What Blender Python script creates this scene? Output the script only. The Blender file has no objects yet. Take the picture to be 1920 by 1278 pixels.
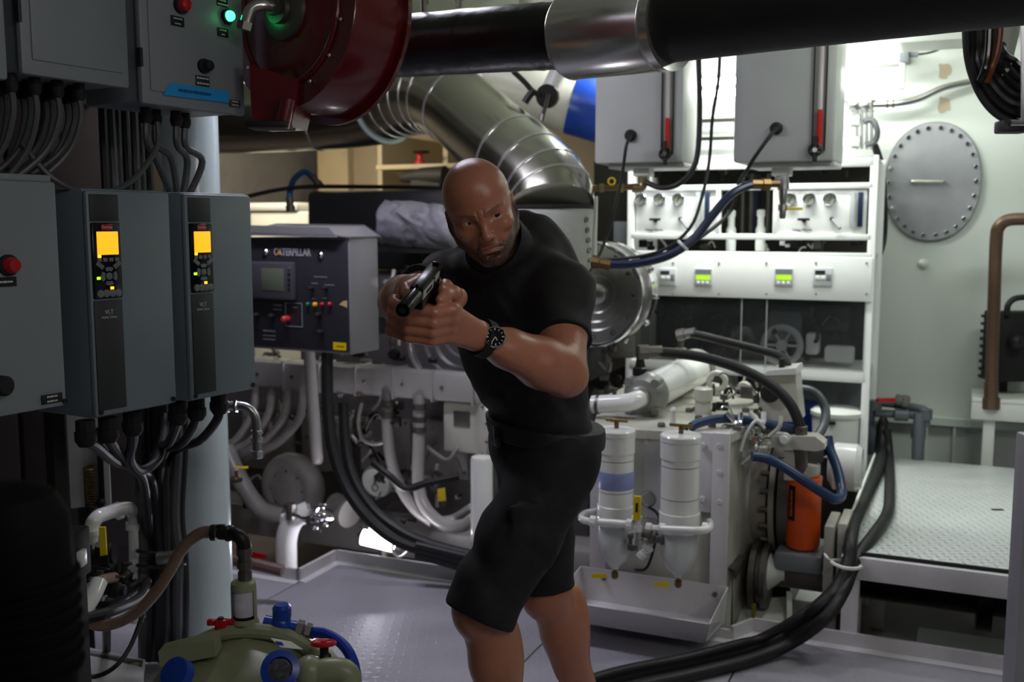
import bpy, bmesh, math, random
import numpy as np
from mathutils import Vector, Matrix, noise as mnoise

random.seed(7)
sc = bpy.context.scene
# ------------------------------------------------------------------ camera
FPX = 1920.0
CAMH = 1.42
PITCH = math.radians(6.6)
camd = bpy.data.cameras.new('camera')
camd.sensor_width = 36.0
camd.lens = 36.0
camd.clip_start = 0.05
camd.clip_end = 60
cam = bpy.data.objects.new('camera', camd)
cam.location = (0, 0, CAMH)
cam.rotation_euler = (math.pi/2 - PITCH, 0, 0)
sc.collection.objects.link(cam)
sc.camera = cam
camd.dof.use_dof = True
camd.dof.focus_distance = 2.12
camd.dof.aperture_fstop = 4.2
# ------------------------------------------------------------------ world, exposure
w = bpy.data.worlds.new('world')
sc.world = w
w.use_nodes = True
w.node_tree.nodes['Background'].inputs[0].default_value = (0.62, 0.66, 0.72, 1)
w.node_tree.nodes['Background'].inputs[1].default_value = 0.010
sc.view_settings.view_transform = 'Standard'
sc.view_settings.look = 'None'
sc.view_settings.gamma = 1
sc.view_settings.use_curve_mapping = False
sc.view_settings.exposure = 0.45
# ------------------------------------------------------------------ large lights
def area(name, loc, target, sx, sy, power, col, spread=180):
    l = bpy.data.lights.new(name, 'AREA')
    l.shape = 'RECTANGLE'; l.size = sx; l.size_y = sy; l.energy = power; l.color = col
    l.spread = math.radians(spread)
    o = bpy.data.objects.new(name, l)
    o.location = loc
    d = Vector(target) - Vector(loc)
    o.rotation_euler = d.to_track_quat('-Z', 'Y').to_euler()
    sc.collection.objects.link(o)
    return o
# deckhead fluorescents over the walkway (out of frame), cool on the left, greenish on the right
area('deckhead_light_walkway', (0.75, 0.15, 2.40), (-0.1, 3.0, 0.6), 1.2, 0.14, 5, (1.0, 0.96, 0.95))
# unseen fill light added right of the camera to brighten the man's face
area('front_fill_light', (1.45, 0.55, 1.80), (0.15, 2.6, 0.9), 0.45, 0.45, 4.0, (1.0, 0.95, 0.93))
area('deckhead_light_port', (-0.72, 3.55, 2.42), (-0.66, 3.7, 0.0), 1.2, 0.14, 18, (0.86, 0.84, 1.0))
area('deckhead_light_aft', (1.00, 4.53, 2.42), (1.12, 4.80, 0.9), 1.2, 0.12, 30, (0.97, 1.0, 0.95))
area('deckhead_light_starboard', (1.95, 3.25, 2.42), (1.85, 4.3, 0.0), 1.2, 0.14, 12, (0.95, 1.0, 0.97))
area('deckhead_light_far_port', (-1.7, 6.5, 2.25), (-2.2, 7.6, 1.2), 1.0, 0.12, 30, (1.0, 0.90, 0.74))

# ------------------------------------------------------------------ pixel rays
cp, sp = math.cos(PITCH), math.sin(PITCH)
def ray(px, py):
    a = (px - 960) / FPX; b = -(py - 639) / FPX
    return Vector((a, cp + b*sp, -sp + b*cp))
CO = Vector((0, 0, CAMH))
def P(px, py, Y):
    r = ray(px, py); return CO + r * (Y / r.y)
def PZ(px, py, z):
    r = ray(px, py); return CO + r * ((z - CAMH) / r.z)
def S(px, Y):                       # length of px pixels at distance Y
    return px * Y / FPX
EANG = -math.atan(0.44)             # heading of engine, platform, back bulkhead
E = Vector((math.cos(EANG), math.sin(EANG), 0)); W = Vector((-math.sin(EANG), math.cos(EANG), 0)); UP = Vector((0, 0, 1))
def PE(px, py, Y0):                 # point on an upright plane parallel to the back bulkhead
    r = ray(px, py); k = Y0 / (r.y + 0.44*r.x); return CO + r*k
class Fr:
    """local frame: x along the face, y away from the viewer, z up"""
    def __init__(s, o, ang):
        s.o = Vector(o); s.ang = ang
        s.M = Matrix.Translation(s.o) @ Matrix.Rotation(ang, 4, 'Z'); s.I = s.M.inverted()
    def w(s, x, y, z): return s.M @ Vector((x, y, z))
    def px(s, px, py, y=0.0):       # pixel -> local point on the plane y
        o = s.I @ CO; d = s.I.to_3x3() @ ray(px, py)
        k = (y - o.y) / d.y; q = o + d*k
        return Vector((q.x, y, q.z))
    def rect(s, x0, y0, x1, y1, y=0.0):
        a = s.px(x0, (y0+y1)/2, y).x; b = s.px(x1, (y0+y1)/2, y).x
        t = s.px((x0+x1)/2, y0, y).z; u = s.px((x0+x1)/2, y1, y).z
        return a, b, u, t
PAN = Fr(P(160, 352, 2.17), math.atan2(.867, .498))

# ------------------------------------------------------------------ materials
MATS = {}
def hexc(h):
    h = h.lstrip('#'); v = [int(h[i:i+2], 16)/255 for i in (0, 2, 4)]
    return tuple((c/12.92 if c <= .04045 else ((c+.055)/1.055)**2.4) for c in v)
def mat(name, col, rough=.5, metal=0., var=.10, scale=9., bump=0., bscale=60., emit=0., trans=0., dirt=0., coat=0., alpha=1.):
    if name in MATS: return MATS[name]
    c = hexc(col) if isinstance(col, str) else col
    m = bpy.data.materials.new(name); m.use_nodes = True
    n = m.node_tree.nodes; l = m.node_tree.links
    b = n['Principled BSDF']
    b.inputs['Metallic'].default_value = metal
    b.inputs['Coat Weight'].default_value = coat
    b.inputs['Coat Roughness'].default_value = .12
    tc = n.new('ShaderNodeTexCoord')
    no = n.new('ShaderNodeTexNoise'); no.inputs['Scale'].default_value = scale; no.inputs['Detail'].default_value = 5
    l.new(tc.outputs['Object'], no.inputs['Vector'])
    mx = n.new('ShaderNodeMix'); mx.data_type = 'RGBA'
    mx.inputs[6].default_value = (*[max(0, v*(1-var)) for v in c], 1)
    mx.inputs[7].default_value = (*[min(1, v*(1+var)) for v in c], 1)
    l.new(no.outputs['Fac'], mx.inputs[0])
    out = mx.outputs[2]
    if dirt > 0:
        n2 = n.new('ShaderNodeTexNoise'); n2.inputs['Scale'].default_value = scale*.55; n2.inputs['Detail'].default_value = 8; n2.inputs['Roughness'].default_value = .7
        l.new(tc.outputs['Object'], n2.inputs['Vector'])
        rp = n.new('ShaderNodeValToRGB'); rp.color_ramp.elements[0].position = .52; rp.color_ramp.elements[1].position = .78
        rp.color_ramp.elements[1].color = (dirt, dirt, dirt, 1)
        l.new(n2.outputs['Fac'], rp.inputs[0])
        m2 = n.new('ShaderNodeMix'); m2.data_type = 'RGBA'
        l.new(rp.outputs[0], m2.inputs[0]); l.new(out, m2.inputs[6]); m2.inputs[7].default_value = (.06, .045, .03, 1)
        out = m2.outputs[2]
    l.new(out, b.inputs['Base Color'])
    mr = n.new('ShaderNodeMapRange'); mr.inputs['To Min'].default_value = max(.02, rough*.8); mr.inputs['To Max'].default_value = min(1, rough*1.2)
    l.new(no.outputs['Fac'], mr.inputs['Value']); l.new(mr.outputs[0], b.inputs['Roughness'])
    if bump > 0:
        n3 = n.new('ShaderNodeTexNoise'); n3.inputs['Scale'].default_value = bscale; n3.inputs['Detail'].default_value = 4
        l.new(tc.outputs['Object'], n3.inputs['Vector'])
        bp = n.new('ShaderNodeBump'); bp.inputs['Strength'].default_value = bump; bp.inputs['Distance'].default_value = .01
        l.new(n3.outputs['Fac'], bp.inputs['Height']); l.new(bp.outputs[0], b.inputs['Normal'])
    if emit > 0:
        b.inputs['Emission Color'].default_value = (*c, 1); b.inputs['Emission Strength'].default_value = emit
    if trans > 0:
        b.inputs['Transmission Weight'].default_value = trans; b.inputs['IOR'].default_value = 1.45
    if alpha < 1: b.inputs['Alpha'].default_value = alpha
    MATS[name] = m
    return m
def treadplate(name, col, pitch, rough, metal, ang, strength=.5, dist=.004):
    m = mat(name, col, rough, metal, var=.14, scale=3.0, dirt=.25)
    n = m.node_tree.nodes; l = m.node_tree.links; b = n['Principled BSDF']
    tc = n.new('ShaderNodeTexCoord'); mp = n.new('ShaderNodeMapping')
    mp.inputs['Rotation'].default_value = (0, 0, ang); mp.inputs['Scale'].default_value = (1/pitch,)*3
    l.new(tc.outputs['Object'], mp.inputs[0])
    sx = n.new('ShaderNodeSeparateXYZ'); l.new(mp.outputs[0], sx.inputs[0])
    def M(op, a, b_=None):
        q = n.new('ShaderNodeMath'); q.operation = op
        for i, v in ((0, a), (1, b_)):
            if v is None: continue
            if isinstance(v, (int, float)): q.inputs[i].default_value = v
            else: l.new(v, q.inputs[i])
        return q.outputs[0]
    fx = M('SUBTRACT', M('FRACT', sx.outputs[0]), .5); fy = M('SUBTRACT', M('FRACT', sx.outputs[1]), .5)
    par = M('FLOORED_MODULO', M('ADD', M('FLOOR', sx.outputs[0]), M('FLOOR', sx.outputs[1])), 2.0)
    def lug(a, c): 
        d = M('ADD', M('POWER', M('MULTIPLY', a, 2.2), 2.0), M('POWER', M('MULTIPLY', c, 6.5), 2.0))
        return M('MAXIMUM', M('SUBTRACT', 1.0, d), 0.0)
    h = M('ADD', M('MULTIPLY', lug(fx, fy), par), M('MULTIPLY', lug(fy, fx), M('SUBTRACT', 1.0, par)))
    bp = n.new('ShaderNodeBump'); bp.inputs['Strength'].default_value = strength; bp.inputs['Distance'].default_value = dist
    l.new(h, bp.inputs['Height']); l.new(bp.outputs[0], b.inputs['Normal'])
    return m
WHITE = mat('white_paint', '#d6d9d2', .32, var=.05, dirt=.10)
TANKW = mat('tank_white_shaded', '#b2b5b1', .36, var=.05, dirt=.08)  # tank white darkened in its colour to stand in for shade
WHITE2 = mat('white_gloss_paint', '#dfe0dc', .18, var=.04, dirt=.10, coat=.4)
ENGW = mat('engine_white_paint', '#a19e9b', .30, var=.10, dirt=.45, scale=6)
GEARW = mat('gearbox_white_paint', '#bdbcb0', .30, var=.10, dirt=.35, scale=6)
WALLM = mat('bulkhead_paint', '#cfd6cf', .42, var=.05, scale=2.2, bump=.05, bscale=3, dirt=.06)
BEIGE = mat('beige_paint', '#b9a888', .5, var=.12, scale=3, dirt=.4)
GREY = mat('grey_enclosure', '#7d8389', .45, var=.05, bump=.03, bscale=200)
VFDG = mat('drive_blue_grey', '#707c84', .42, var=.05)
DARKG = mat('dark_grey_plastic', '#2a2c2e', .45)
CHAR = mat('charcoal_panel', '#2c2b31', .42, var=.06)
BLACK = mat('black_rubber', '#101012', .55, var=.2)
BLACKG = mat('black_gloss', '#0c0c0e', .18, var=.2)
BLACKM = mat('black_matte', '#0b0b0c', .75, var=.2)
CABG = mat('grey_cable', '#4a4b4e', .45, var=.12)
STEEL = mat('polished_steel', '#cfcec9', .24, .9, var=.08, bump=.03, bscale=12)
CHROME = mat('chrome', '#d6d6da', .10, 1., var=.04)
ALU = mat('brushed_aluminium', '#b9b9b9', .30, 1., var=.10, scale=5, bump=.02, bscale=30)
DULLM = mat('dull_metal', '#6d6a64', .42, .8, var=.25, scale=14)
DARKM = mat('dark_metal', '#2b2926', .45, .6, var=.3)
BRASS = mat('brass', '#7c6442', .38, .9, var=.2)
COPPER = mat('copper_tube', '#6e5748', .40, .6, var=.25, scale=7)
RED = mat('red_paint', '#5a0a10', .28, var=.12, coat=.4)
REDP = mat('red_plastic', '#b3111c', .3)
BLUE = mat('blue_paint', '#1a3f9c', .30, var=.12)
BLUEH = mat('blue_hose', '#1d3558', .36, var=.15)
BLUED = mat('dark_blue_hose', '#16203c', .34, var=.15)
YEL = mat('yellow_label', '#e0c400', .45, var=.05)
ORANGE = mat('orange_paint', '#e0550f', .32, var=.08)
GREENT = mat('pale_green_paint', '#8c9172', .38, var=.10, dirt=.12)
COLW = mat('pale_blue_white_paint', '#cfdde0', .22, var=.06, dirt=.08, coat=.3)
BILGE = mat('bilge_paint', '#5a5152', .45, var=.3, dirt=.6, scale=4)
DARKBG = mat('dark_machinery_and_gap', '#26241f', .6, var=.4, scale=7)
FABRIC = mat('grey_lagging_cloth', '#83818a', .75, var=.15, bump=.35, bscale=16)
GLASS = mat('clear_glass', '#ffffff', .03, trans=1., var=0)
ACRYL = mat('smoked_acrylic', (.035, .037, .04), .05, var=0., alpha=.30)

# ------------------------------------------------------------------ mesh builder
def catmull(pts, n=8, closed=False):
    pts = [Vector(p) for p in pts]
    if len(pts) < 3: return pts
    out = []
    N = len(pts)
    for i in range(N if closed else N-1):
        if closed: a, b, c, d = pts[i-1], pts[i], pts[(i+1) % N], pts[(i+2) % N]
        else: a, b, c, d = pts[max(i-1, 0)], pts[i], pts[i+1], pts[min(i+2, N-1)]
        for k in range(n):
            t = k/n
            out.append(.5*((2*b) + (c-a)*t + (2*a-5*b+4*c-d)*t*t + (3*b-a-3*c+d)*t**3))
    if not closed: out.append(pts[-1])
    return out
class MB:
    def __init__(s, M=None): s.v = []; s.f = []; s.M = M
    def add(s, vs, fs, M=None):
        k = len(s.v)
        for p in vs:
            p = Vector(p)
            if M is not None: p = M @ p
            if s.M is not None: p = s.M @ p
            s.v.append(p)
        for f in fs: s.f.append(tuple(i+k for i in f))
        return s
    def box(s, c, sz, M=None, bev=0., seg=2):
        x, y, z = [q/2 for q in sz]
        if bev <= 0:
            vs = [(c[0]+a*x, c[1]+b*y, c[2]+d*z) for a in (-1, 1) for b in (-1, 1) for d in (-1, 1)]
            return s.add(vs, [(0, 1, 3, 2), (4, 6, 7, 5), (0, 4, 5, 1), (2, 3, 7, 6), (0, 2, 6, 4), (1, 5, 7, 3)], M)
        bm = bmesh.new(); bmesh.ops.create_cube(bm, size=1)
        for v in bm.verts: v.co = Vector((v.co.x*sz[0]+c[0], v.co.y*sz[1]+c[1], v.co.z*sz[2]+c[2]))
        bmesh.ops.bevel(bm, geom=bm.edges[:], offset=min(bev, .49*min(sz)), segments=seg, profile=.5, affect='EDGES')
        bm.verts.index_update()
        s.add([v.co.copy() for v in bm.verts], [[v.index for v in f.verts] for f in bm.faces], M); bm.free()
        return s
    def b2(s, x0, x1, y0, y1, z0, z1, bev=0., M=None):
        return s.box(((x0+x1)/2, (y0+y1)/2, (z0+z1)/2), (abs(x1-x0), abs(y1-y0), abs(z1-z0)), M, bev)
    def tube(s, pts, r, seg=10, caps=True, smooth=0, closed=False, M=None):
        if smooth: 
            if isinstance(r, (list, tuple)):
                rr = []
                for i in range(len(r)-1): rr += [r[i]+(r[i+1]-r[i])*k/smooth for k in range(smooth)]
                r = rr + [r[-1]]
            pts = catmull(pts, smooth, closed)
        pts = [Vector(p) for p in pts]; N = len(pts)
        if not isinstance(r, (list, tuple)): r = [r]*N
        t0 = (pts[1]-pts[0]).normalized()
        ref = Vector((0, 0, 1)) if abs(t0.z) < .9 else Vector((1, 0, 0))
        nrm = t0.cross(ref).normalized()
        vs = []; fs = []
        for i in range(N):
            if closed: t = (pts[(i+1) % N]-pts[i-1])
            else: t = (pts[min(i+1, N-1)]-pts[max(i-1, 0)])
            if t.length < 1e-9: t = t0.copy()
            t.normalize()
            nrm = (nrm - t*nrm.dot(t))
            if nrm.length < 1e-6: nrm = t.orthogonal()
            nrm.normalize(); bn = t.cross(nrm)
            for k in range(seg):
                a = 2*math.pi*k/seg
                vs.append(pts[i] + (nrm*math.cos(a)+bn*math.sin(a))*r[i])
        R = N if closed else N-1
        for i in range(R):
            for k in range(seg):
                a = i*seg+k; b = i*seg+(k+1) % seg; c = ((i+1) % N)*seg+(k+1) % seg; d = ((i+1) % N)*seg+k
                fs.append((a, b, c, d))
        if caps and not closed:
            fs.append(tuple(range(seg-1, -1, -1))); fs.append(tuple((N-1)*seg+k for k in range(seg)))
        return s.add(vs, fs, M)
    def cyl(s, p0, p1, r0, r1=None, seg=20, M=None):
        return s.tube([p0, p1], [r0, r0 if r1 is None else r1], seg, M=M)
    def lathe(s, prof, o, axis, seg=28, M=None, cap=True):
        """prof: list of (radius, distance along axis)"""
        o = Vector(o); ax = Vector(axis).normalized(); a = ax.orthogonal().normalized(); b = ax.cross(a)
        vs = []; fs = []
        for r, h in prof:
            for k in range(seg):
                t = 2*math.pi*k/seg
                vs.append(o+ax*h+(a*math.cos(t)+b*math.sin(t))*max(r, 1e-5))
        for i in range(len(prof)-1):
            for k in range(seg):
                fs.append((i*seg+k, i*seg+(k+1) % seg, (i+1)*seg+(k+1) % seg, (i+1)*seg+k))
        if cap:
            fs.append(tuple(range(seg-1, -1, -1))); fs.append(tuple((len(prof)-1)*seg+k for k in range(seg)))
        return s.add(vs, fs, M)
    def ball(s, c, r, seg=14, rings=8, M=None, sc3=(1, 1, 1)):
        vs = []; fs = []
        for i in range(rings+1):
            t = math.pi*i/rings
            for k in range(seg):
                a = 2*math.pi*k/seg
                vs.append(Vector(c)+Vector((r*sc3[0]*math.sin(t)*math.cos(a), r*sc3[1]*math.sin(t)*math.sin(a), r*sc3[2]*math.cos(t))))
        for i in range(rings):
            for k in range(seg):
                fs.append((i*seg+k, (i+1)*seg+k, (i+1)*seg+(k+1) % seg, i*seg+(k+1) % seg))
        return s.add(vs, fs, M)
    def prism(s, poly, d, M=None):
        """polygon of 3D points extruded by vector d"""
        n = len(poly); d = Vector(d); p = [Vector(q) for q in poly]
        vs = p + [q+d for q in p]
        fs = [tuple(range(n-1, -1, -1)), tuple(range(n, 2*n))] + [(i, (i+1) % n, n+(i+1) % n, n+i) for i in range(n)]
        return s.add(vs, fs, M)
    def torus(s, c, ax, R, r, seg=28, sub=8, M=None):
        c = Vector(c); ax = Vector(ax).normalized(); a = ax.orthogonal().normalized(); b = ax.cross(a)
        return s.tube([c+(a*math.cos(2*math.pi*k/seg)+b*math.sin(2*math.pi*k/seg))*R for k in range(seg)], r, sub, closed=True, M=M)
    def text(s, body, size, M, align='CENTER', depth=.0004, bold=0.):
        cu = bpy.data.curves.new('t', 'FONT'); cu.body = body; cu.size = size; cu.align_x = align; cu.align_y = 'CENTER'
        cu.extrude = depth; cu.offset = bold; cu.resolution_u = 3
        o = bpy.data.objects.new('t', cu); sc.collection.objects.link(o)
        bpy.context.view_layer.update()
        me = bpy.data.meshes.new_from_object(o.evaluated_get(bpy.context.evaluated_depsgraph_get()))
        s.add([v.co.copy() for v in me.vertices], [tuple(p.vertices) for p in me.polygons], M)
        bpy.data.objects.remove(o); bpy.data.curves.remove(cu); bpy.data.meshes.remove(me)
        return s
    def greek(s, n, size, M):
        """a line of print too small to read: a row of short strokes about n letters long"""
        rnd = random.Random(n*31+int(size*1e5)); x = -n*size*.3; k = 0
        while k < n:
            L = min(n-k, 1 if rnd.random() < .3 else 2)
            h = size*rnd.uniform(.42, .62)
            s.box((x+L*size*.27, 0, .0003), (L*size*.5, h, .0006), M); x += L*size*.6; k += L
        return s
    def build(s, name, m, parent=None, smooth=True, ang=35):
        org = Vector(parent['_o']) if parent is not None else s.base()
        me = bpy.data.meshes.new(name)
        me.from_pydata([tuple(p-org) for p in s.v], [], s.f)
        me.materials.append(m)
        me.validate(); me.update()
        if smooth:
            me.shade_smooth(); me.set_sharp_from_angle(angle=math.radians(ang))
        o = bpy.data.objects.new(name, me); sc.collection.objects.link(o)
        o['_o'] = tuple(org)
        if parent is not None: o.parent = parent
        else: o.location = org
        return o
    def base(s):
        n = len(s.v)
        return Vector((sum(p.x for p in s.v)/n, sum(p.y for p in s.v)/n, min(p.z for p in s.v)))
def tag(o, label, cat, group=None):
    o['label'] = label; o['category'] = cat
    if group: o['group'] = group
    return o
def thing(name, loc, label, cat, group=None):
    o = bpy.data.objects.new(name, None); o.empty_display_size = .05
    o.location = loc; o['_o'] = tuple(loc); sc.collection.objects.link(o)
    return tag(o, label, cat, group)
def struct(o): o['kind'] = 'structure'; return o
def part(root, name, m, fn, M=None, smooth=True, ang=35, label=None):
    mb = MB(M); fn(mb); o = mb.build(name, m, root, smooth, ang)
    if label: o['label'] = label
    return o
def px3(pts): return [P(*p) for p in pts]
def hose(name, label, cat, pts, r, m, fit=None, group=None, seg=10, n=8, world=False):
    """a hose or cable through pixel points (px, py, Y); fit = end coupling material"""
    q = [Vector(p) for p in pts] if world else px3(pts)
    if fit is None:
        return tag(MB().tube(q, r, seg, smooth=n).build(name, m), label, cat, group)
    t = thing(name, q[0], label, cat, group)
    MB().tube(q, r, seg, smooth=n).build('hose_body', m, t)
    c = catmull(q, n)
    for a, b in ((c[0], c[3]), (c[-1], c[-4])):
        d = (b-a).normalized()
        MB().lathe([(r*1.05, -.004), (r*1.45, -.004), (r*1.45, r*1.6), (r*1.18, r*1.7), (r*1.18, r*4.2), (r, r*4.3)], a, d, 8).build('coupling', fit, t, ang=30)
    return t
def boltring(root, c, ax, R, n, r=.008, h=.008, m=None, name='bolt', a0=0., hexa=True):
    c = Vector(c); ax = Vector(ax).normalized(); a = ax.orthogonal().normalized()
    a = Vector((0, 0, 1)) - ax*ax.z
    a = a.normalized() if a.length > .1 else ax.orthogonal().normalized()
    b = ax.cross(a); first = None
    for k in range(n):
        t = a0+2*math.pi*k/n
        p = c+(a*math.cos(t)+b*math.sin(t))*R
        if first is None:
            first = MB().lathe([(r, 0), (r, h*.7), (r*.75, h)], p, ax, 6 if hexa else 10).build(name, m or DULLM, root)
            first['_p'] = tuple(p)
        else:
            q = first.copy(); sc.collection.objects.link(q); q.parent = root; q.location = p-Vector(first['_p'])
# ================================================================== STRUCTURE
RIG = Fr((0, 0, 0), EANG)
R_ = RIG.w
FLOORM = treadplate('floor_treadplate', '#9f9da7', .034, .44, .10, 0.0, .30)
floor = bpy.data.objects.new('floor', None); floor['_o'] = (0, 0, 0); sc.collection.objects.link(floor); struct(floor)
def plate(e0, e1, w0, w1):
    MB(RIG.M).b2(e0+.003, e1-.003, w0+.003, w1-.003, -.012, 0, .002).build('floor_plate', FLOORM, floor)
ED = [-4.6, -3.6, -2.36, -1.25, -.61, .65, 1.9, 3.2]
WE = [3.26, 3.26, 3.53, 3.38, 3.48, 3.48, 3.48]
for i in range(7):
    plate(ED[i], ED[i+1], 1.55, WE[i]); plate(ED[i], ED[i+1], -.6, 1.55)
    plate(ED[i], ED[i+1], -2.6, -.6)
sub = MB(RIG.M)
for w0 in (-.6, 1.55, 3.2): sub.b2(-4.6, 3.2, w0-.04, w0+.04, -.5, -.013)
sub.build('floor_bearer', BILGE, floor)
KERB = mat('kerb_white_paint', '#c9c6c8', .4, var=.06, dirt=.2)
trim = bpy.data.objects.new('trim_1', None); trim['_o'] = (0, 0, 0); sc.collection.objects.link(trim); struct(trim)
def kerb(e0, w0, e1, w1, h=.05, t=.014, z0=-.10):
    a = R_(e0, w0, 0); b = R_(e1, w1, 0); d = (b-a).normalized(); nn = Vector((-d.y, d.x, 0))*t
    MB().prism([a+UP*z0, b+UP*z0, b+UP*h, a+UP*h], nn).build('coaming', KERB, trim)
    MB().prism([a+UP*.002-nn*2.2, b+UP*.002-nn*2.2, b+UP*.006, a+UP*.006], UP*-.005).build('coaming_foot', KERB, trim)
kerb(-4.6, 3.26, -2.36, 3.26); kerb(-2.36, 3.26, -2.36, 3.53); kerb(-2.36, 3.53, -1.25, 3.53)
kerb(-1.25, 3.38, -.66, 3.38, .035); kerb(-.66, 3.38, -.61, 3.48); kerb(-.61, 3.48, 3.2, 3.48)
# bilge tank top
struct(MB(RIG.M).b2(-5.2, 3.4, 2.6, 8.6, -.56, -.5).build('floor_bilge', BILGE))
# aft bulkhead (right) and the far compartment behind the engine
WB = 6.04*math.cos(EANG)
wall_b = struct(MB(RIG.M).b2(-1.72, 3.6, WB, WB+.06, -.5, 2.5).build('wall_back', WALLM))
for (x, y, rx, ry, sd) in ((1771, 133, 13, 17, 1), (1770, 197, 13, 17, 2)):
    c = RIG.px(x, y, WB-.0015)
    pts = []
    for k in range(22):
        a = 2*math.pi*k/22; q = .82 + .1*math.sin(3*a+sd)+.08*math.sin(5*a+2*sd)
        e_ = (abs(math.cos(a))**.6*math.copysign(1, math.cos(a)), abs(math.sin(a))**.6*math.copysign(1, math.sin(a)))
        pts.append(RIG.w(c.x+S(rx, 5)*e_[0]*q, c.y, c.z+S(ry, 5)*e_[1]*q))
    MB().prism(pts, W*.002).build('primer_patch', mat('bare_primer', '#b3a68f', .6, var=.15, scale=30), wall_b)
a_, b_, u_, t_ = RIG.rect(1738, 782, 1860, 796, WB)
MB(RIG.M).b2(a_-.4, 3.0, WB-.06, WB, u_, t_).build('stringer', WALLM, wall_b)
for x in (1738, 1790, 1850):
    q = RIG.px(x, 800, WB)
    MB(RIG.M).b2(q.x-.006, q.x+.006, WB-.05, WB, q.z-.35, q.z+.02).build('stiffener', WALLM, wall_b)
struct(MB(RIG.M).b2(-1.72, -1.66, WB+.06, 8.0, -.5, 2.5).build('wall_jog', BEIGE))
wf = struct(MB(RIG.M).b2(-5.4, -1.66, 8.0, 8.06, -.5, 2.5).build('wall_far', BEIGE))
for x, w_ in ((455, 20), (600, 10), (655, 24), (700, 12)):       # frames on the far wall
    q = RIG.px(x, 300, 7.95)
    MB(RIG.M).b2(q.x-S(w_, 8)/2, q.x+S(w_, 8)/2, 7.9, 8.0, -.5, 2.5).build('wall_frame', BEIGE, wf)
struct(MB(RIG.M).b2(-5.4, -5.34, -2.6, 8.06, -.5, 2.5).build('wall_left', mat('hull_dark_paint', '#6b6864', .5, var=.2, dirt=.5)))
struct(MB(RIG.M).b2(-5.4, 3.6, -2.66, -2.6, -.5, 2.5).build('wall_front', WALLM))
struct(MB(RIG.M).b2(3.2, 3.26, -2.6, WB, -.5, 2.5).build('wall_right', WALLM))
CEILM = mat('deckhead_paint', '#e2e8d6', .4, var=.08, scale=3, bump=.1, bscale=6)
ceil = struct(MB(RIG.M).b2(-5.4, 3.6, -2.66, 8.06, 2.5, 2.56).build('ceiling', CEILM))
for w0 in (2.2, 3.7, 5.0, 6.4): MB(RIG.M).b2(-5.3, 3.2, w0-.008, w0+.008, 2.36, 2.5).build('deck_beam', CEILM, ceil)
for e0 in (-3.0, -1.6, .4): MB(RIG.M).b2(e0-.008, e0+.008, -2.6, 8.0, 2.40, 2.5).build('deck_longitudinal', CEILM, ceil)
# pillar on the left
cpos = P(372, 700, 3.32)
pil = thing('support_column', (cpos.x, cpos.y, 0), 'tall round pale blue-white steel column behind the drive cabinets', 'column')
part(pil, 'shaft', COLW, lambda m: m.cyl((cpos.x, cpos.y, 0), (cpos.x, cpos.y, 2.5), .088, seg=36))
part(pil, 'base_plate', COLW, lambda m: m.box((cpos.x, cpos.y, .008), (.26, .26, .016), bev=.003))
# oval manhole cover on the bulkhead
hc = RIG.px(1748, 341, WB-.0); hw, hh = S(92, 4.62), S(121, 4.62)
hat = thing('manhole_cover', RIG.w(hc.x, WB, hc.z-hh), 'oval brushed steel manhole cover ringed with bolts on the white bulkhead', 'hatch')
def oval(k, sx, sz, y, n=64):
    out = []
    for i in range(n):
        a = 2*math.pi*i/n; p = .92
        cx, sx_ = math.cos(a), math.sin(a)
        out.append(Vector((hc.x+sx*math.copysign(abs(cx)**p, cx)*k, y, hc.z+sz*math.copysign(abs(sx_)**p, sx_)*k)))
    return out
HATM = mat('hatch_steel', '#aeb1b5', .34, .65, var=.35, scale=5, bump=.10, bscale=3.5)
part(hat, 'coaming_ring', DULLM, lambda m: m.prism(oval(1.0, hw, hh, WB-.001), (0, -.012, 0)), RIG.M)
part(hat, 'cover_plate', HATM, lambda m: m.prism(oval(.985, hw, hh, WB-.013), (0, -.012, 0)), RIG.M, ang=20)
bl = None
ring = oval(.90, hw, hh, WB-.025, 26)
for p in ring:
    if bl is None:
        bl = MB(RIG.M).lathe([(.0125, 0), (.0125, -.008), (.009, -.012)], p, (0, 1, 0), 6).build('bolt', CHROME, hat); p0 = RIG.w(*p)
    else:
        q = bl.copy(); sc.collection.objects.link(q); q.parent = hat; q.location = RIG.w(*p)-p0
ha, hb = RIG.px(1710, 340, WB-.05), RIG.px(1770, 340, WB-.05)
part(hat, 'handle', STEEL, lambda m: m.tube([ha+Vector((0, .026, 0)), ha+Vector((0, .005, 0)), ha+Vector((.02, 0, 0)), hb-Vector((.02, 0, 0)), hb+Vector((0, .005, 0)), hb+Vector((0, .026, 0))], .007, 8, smooth=4), RIG.M)
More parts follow.
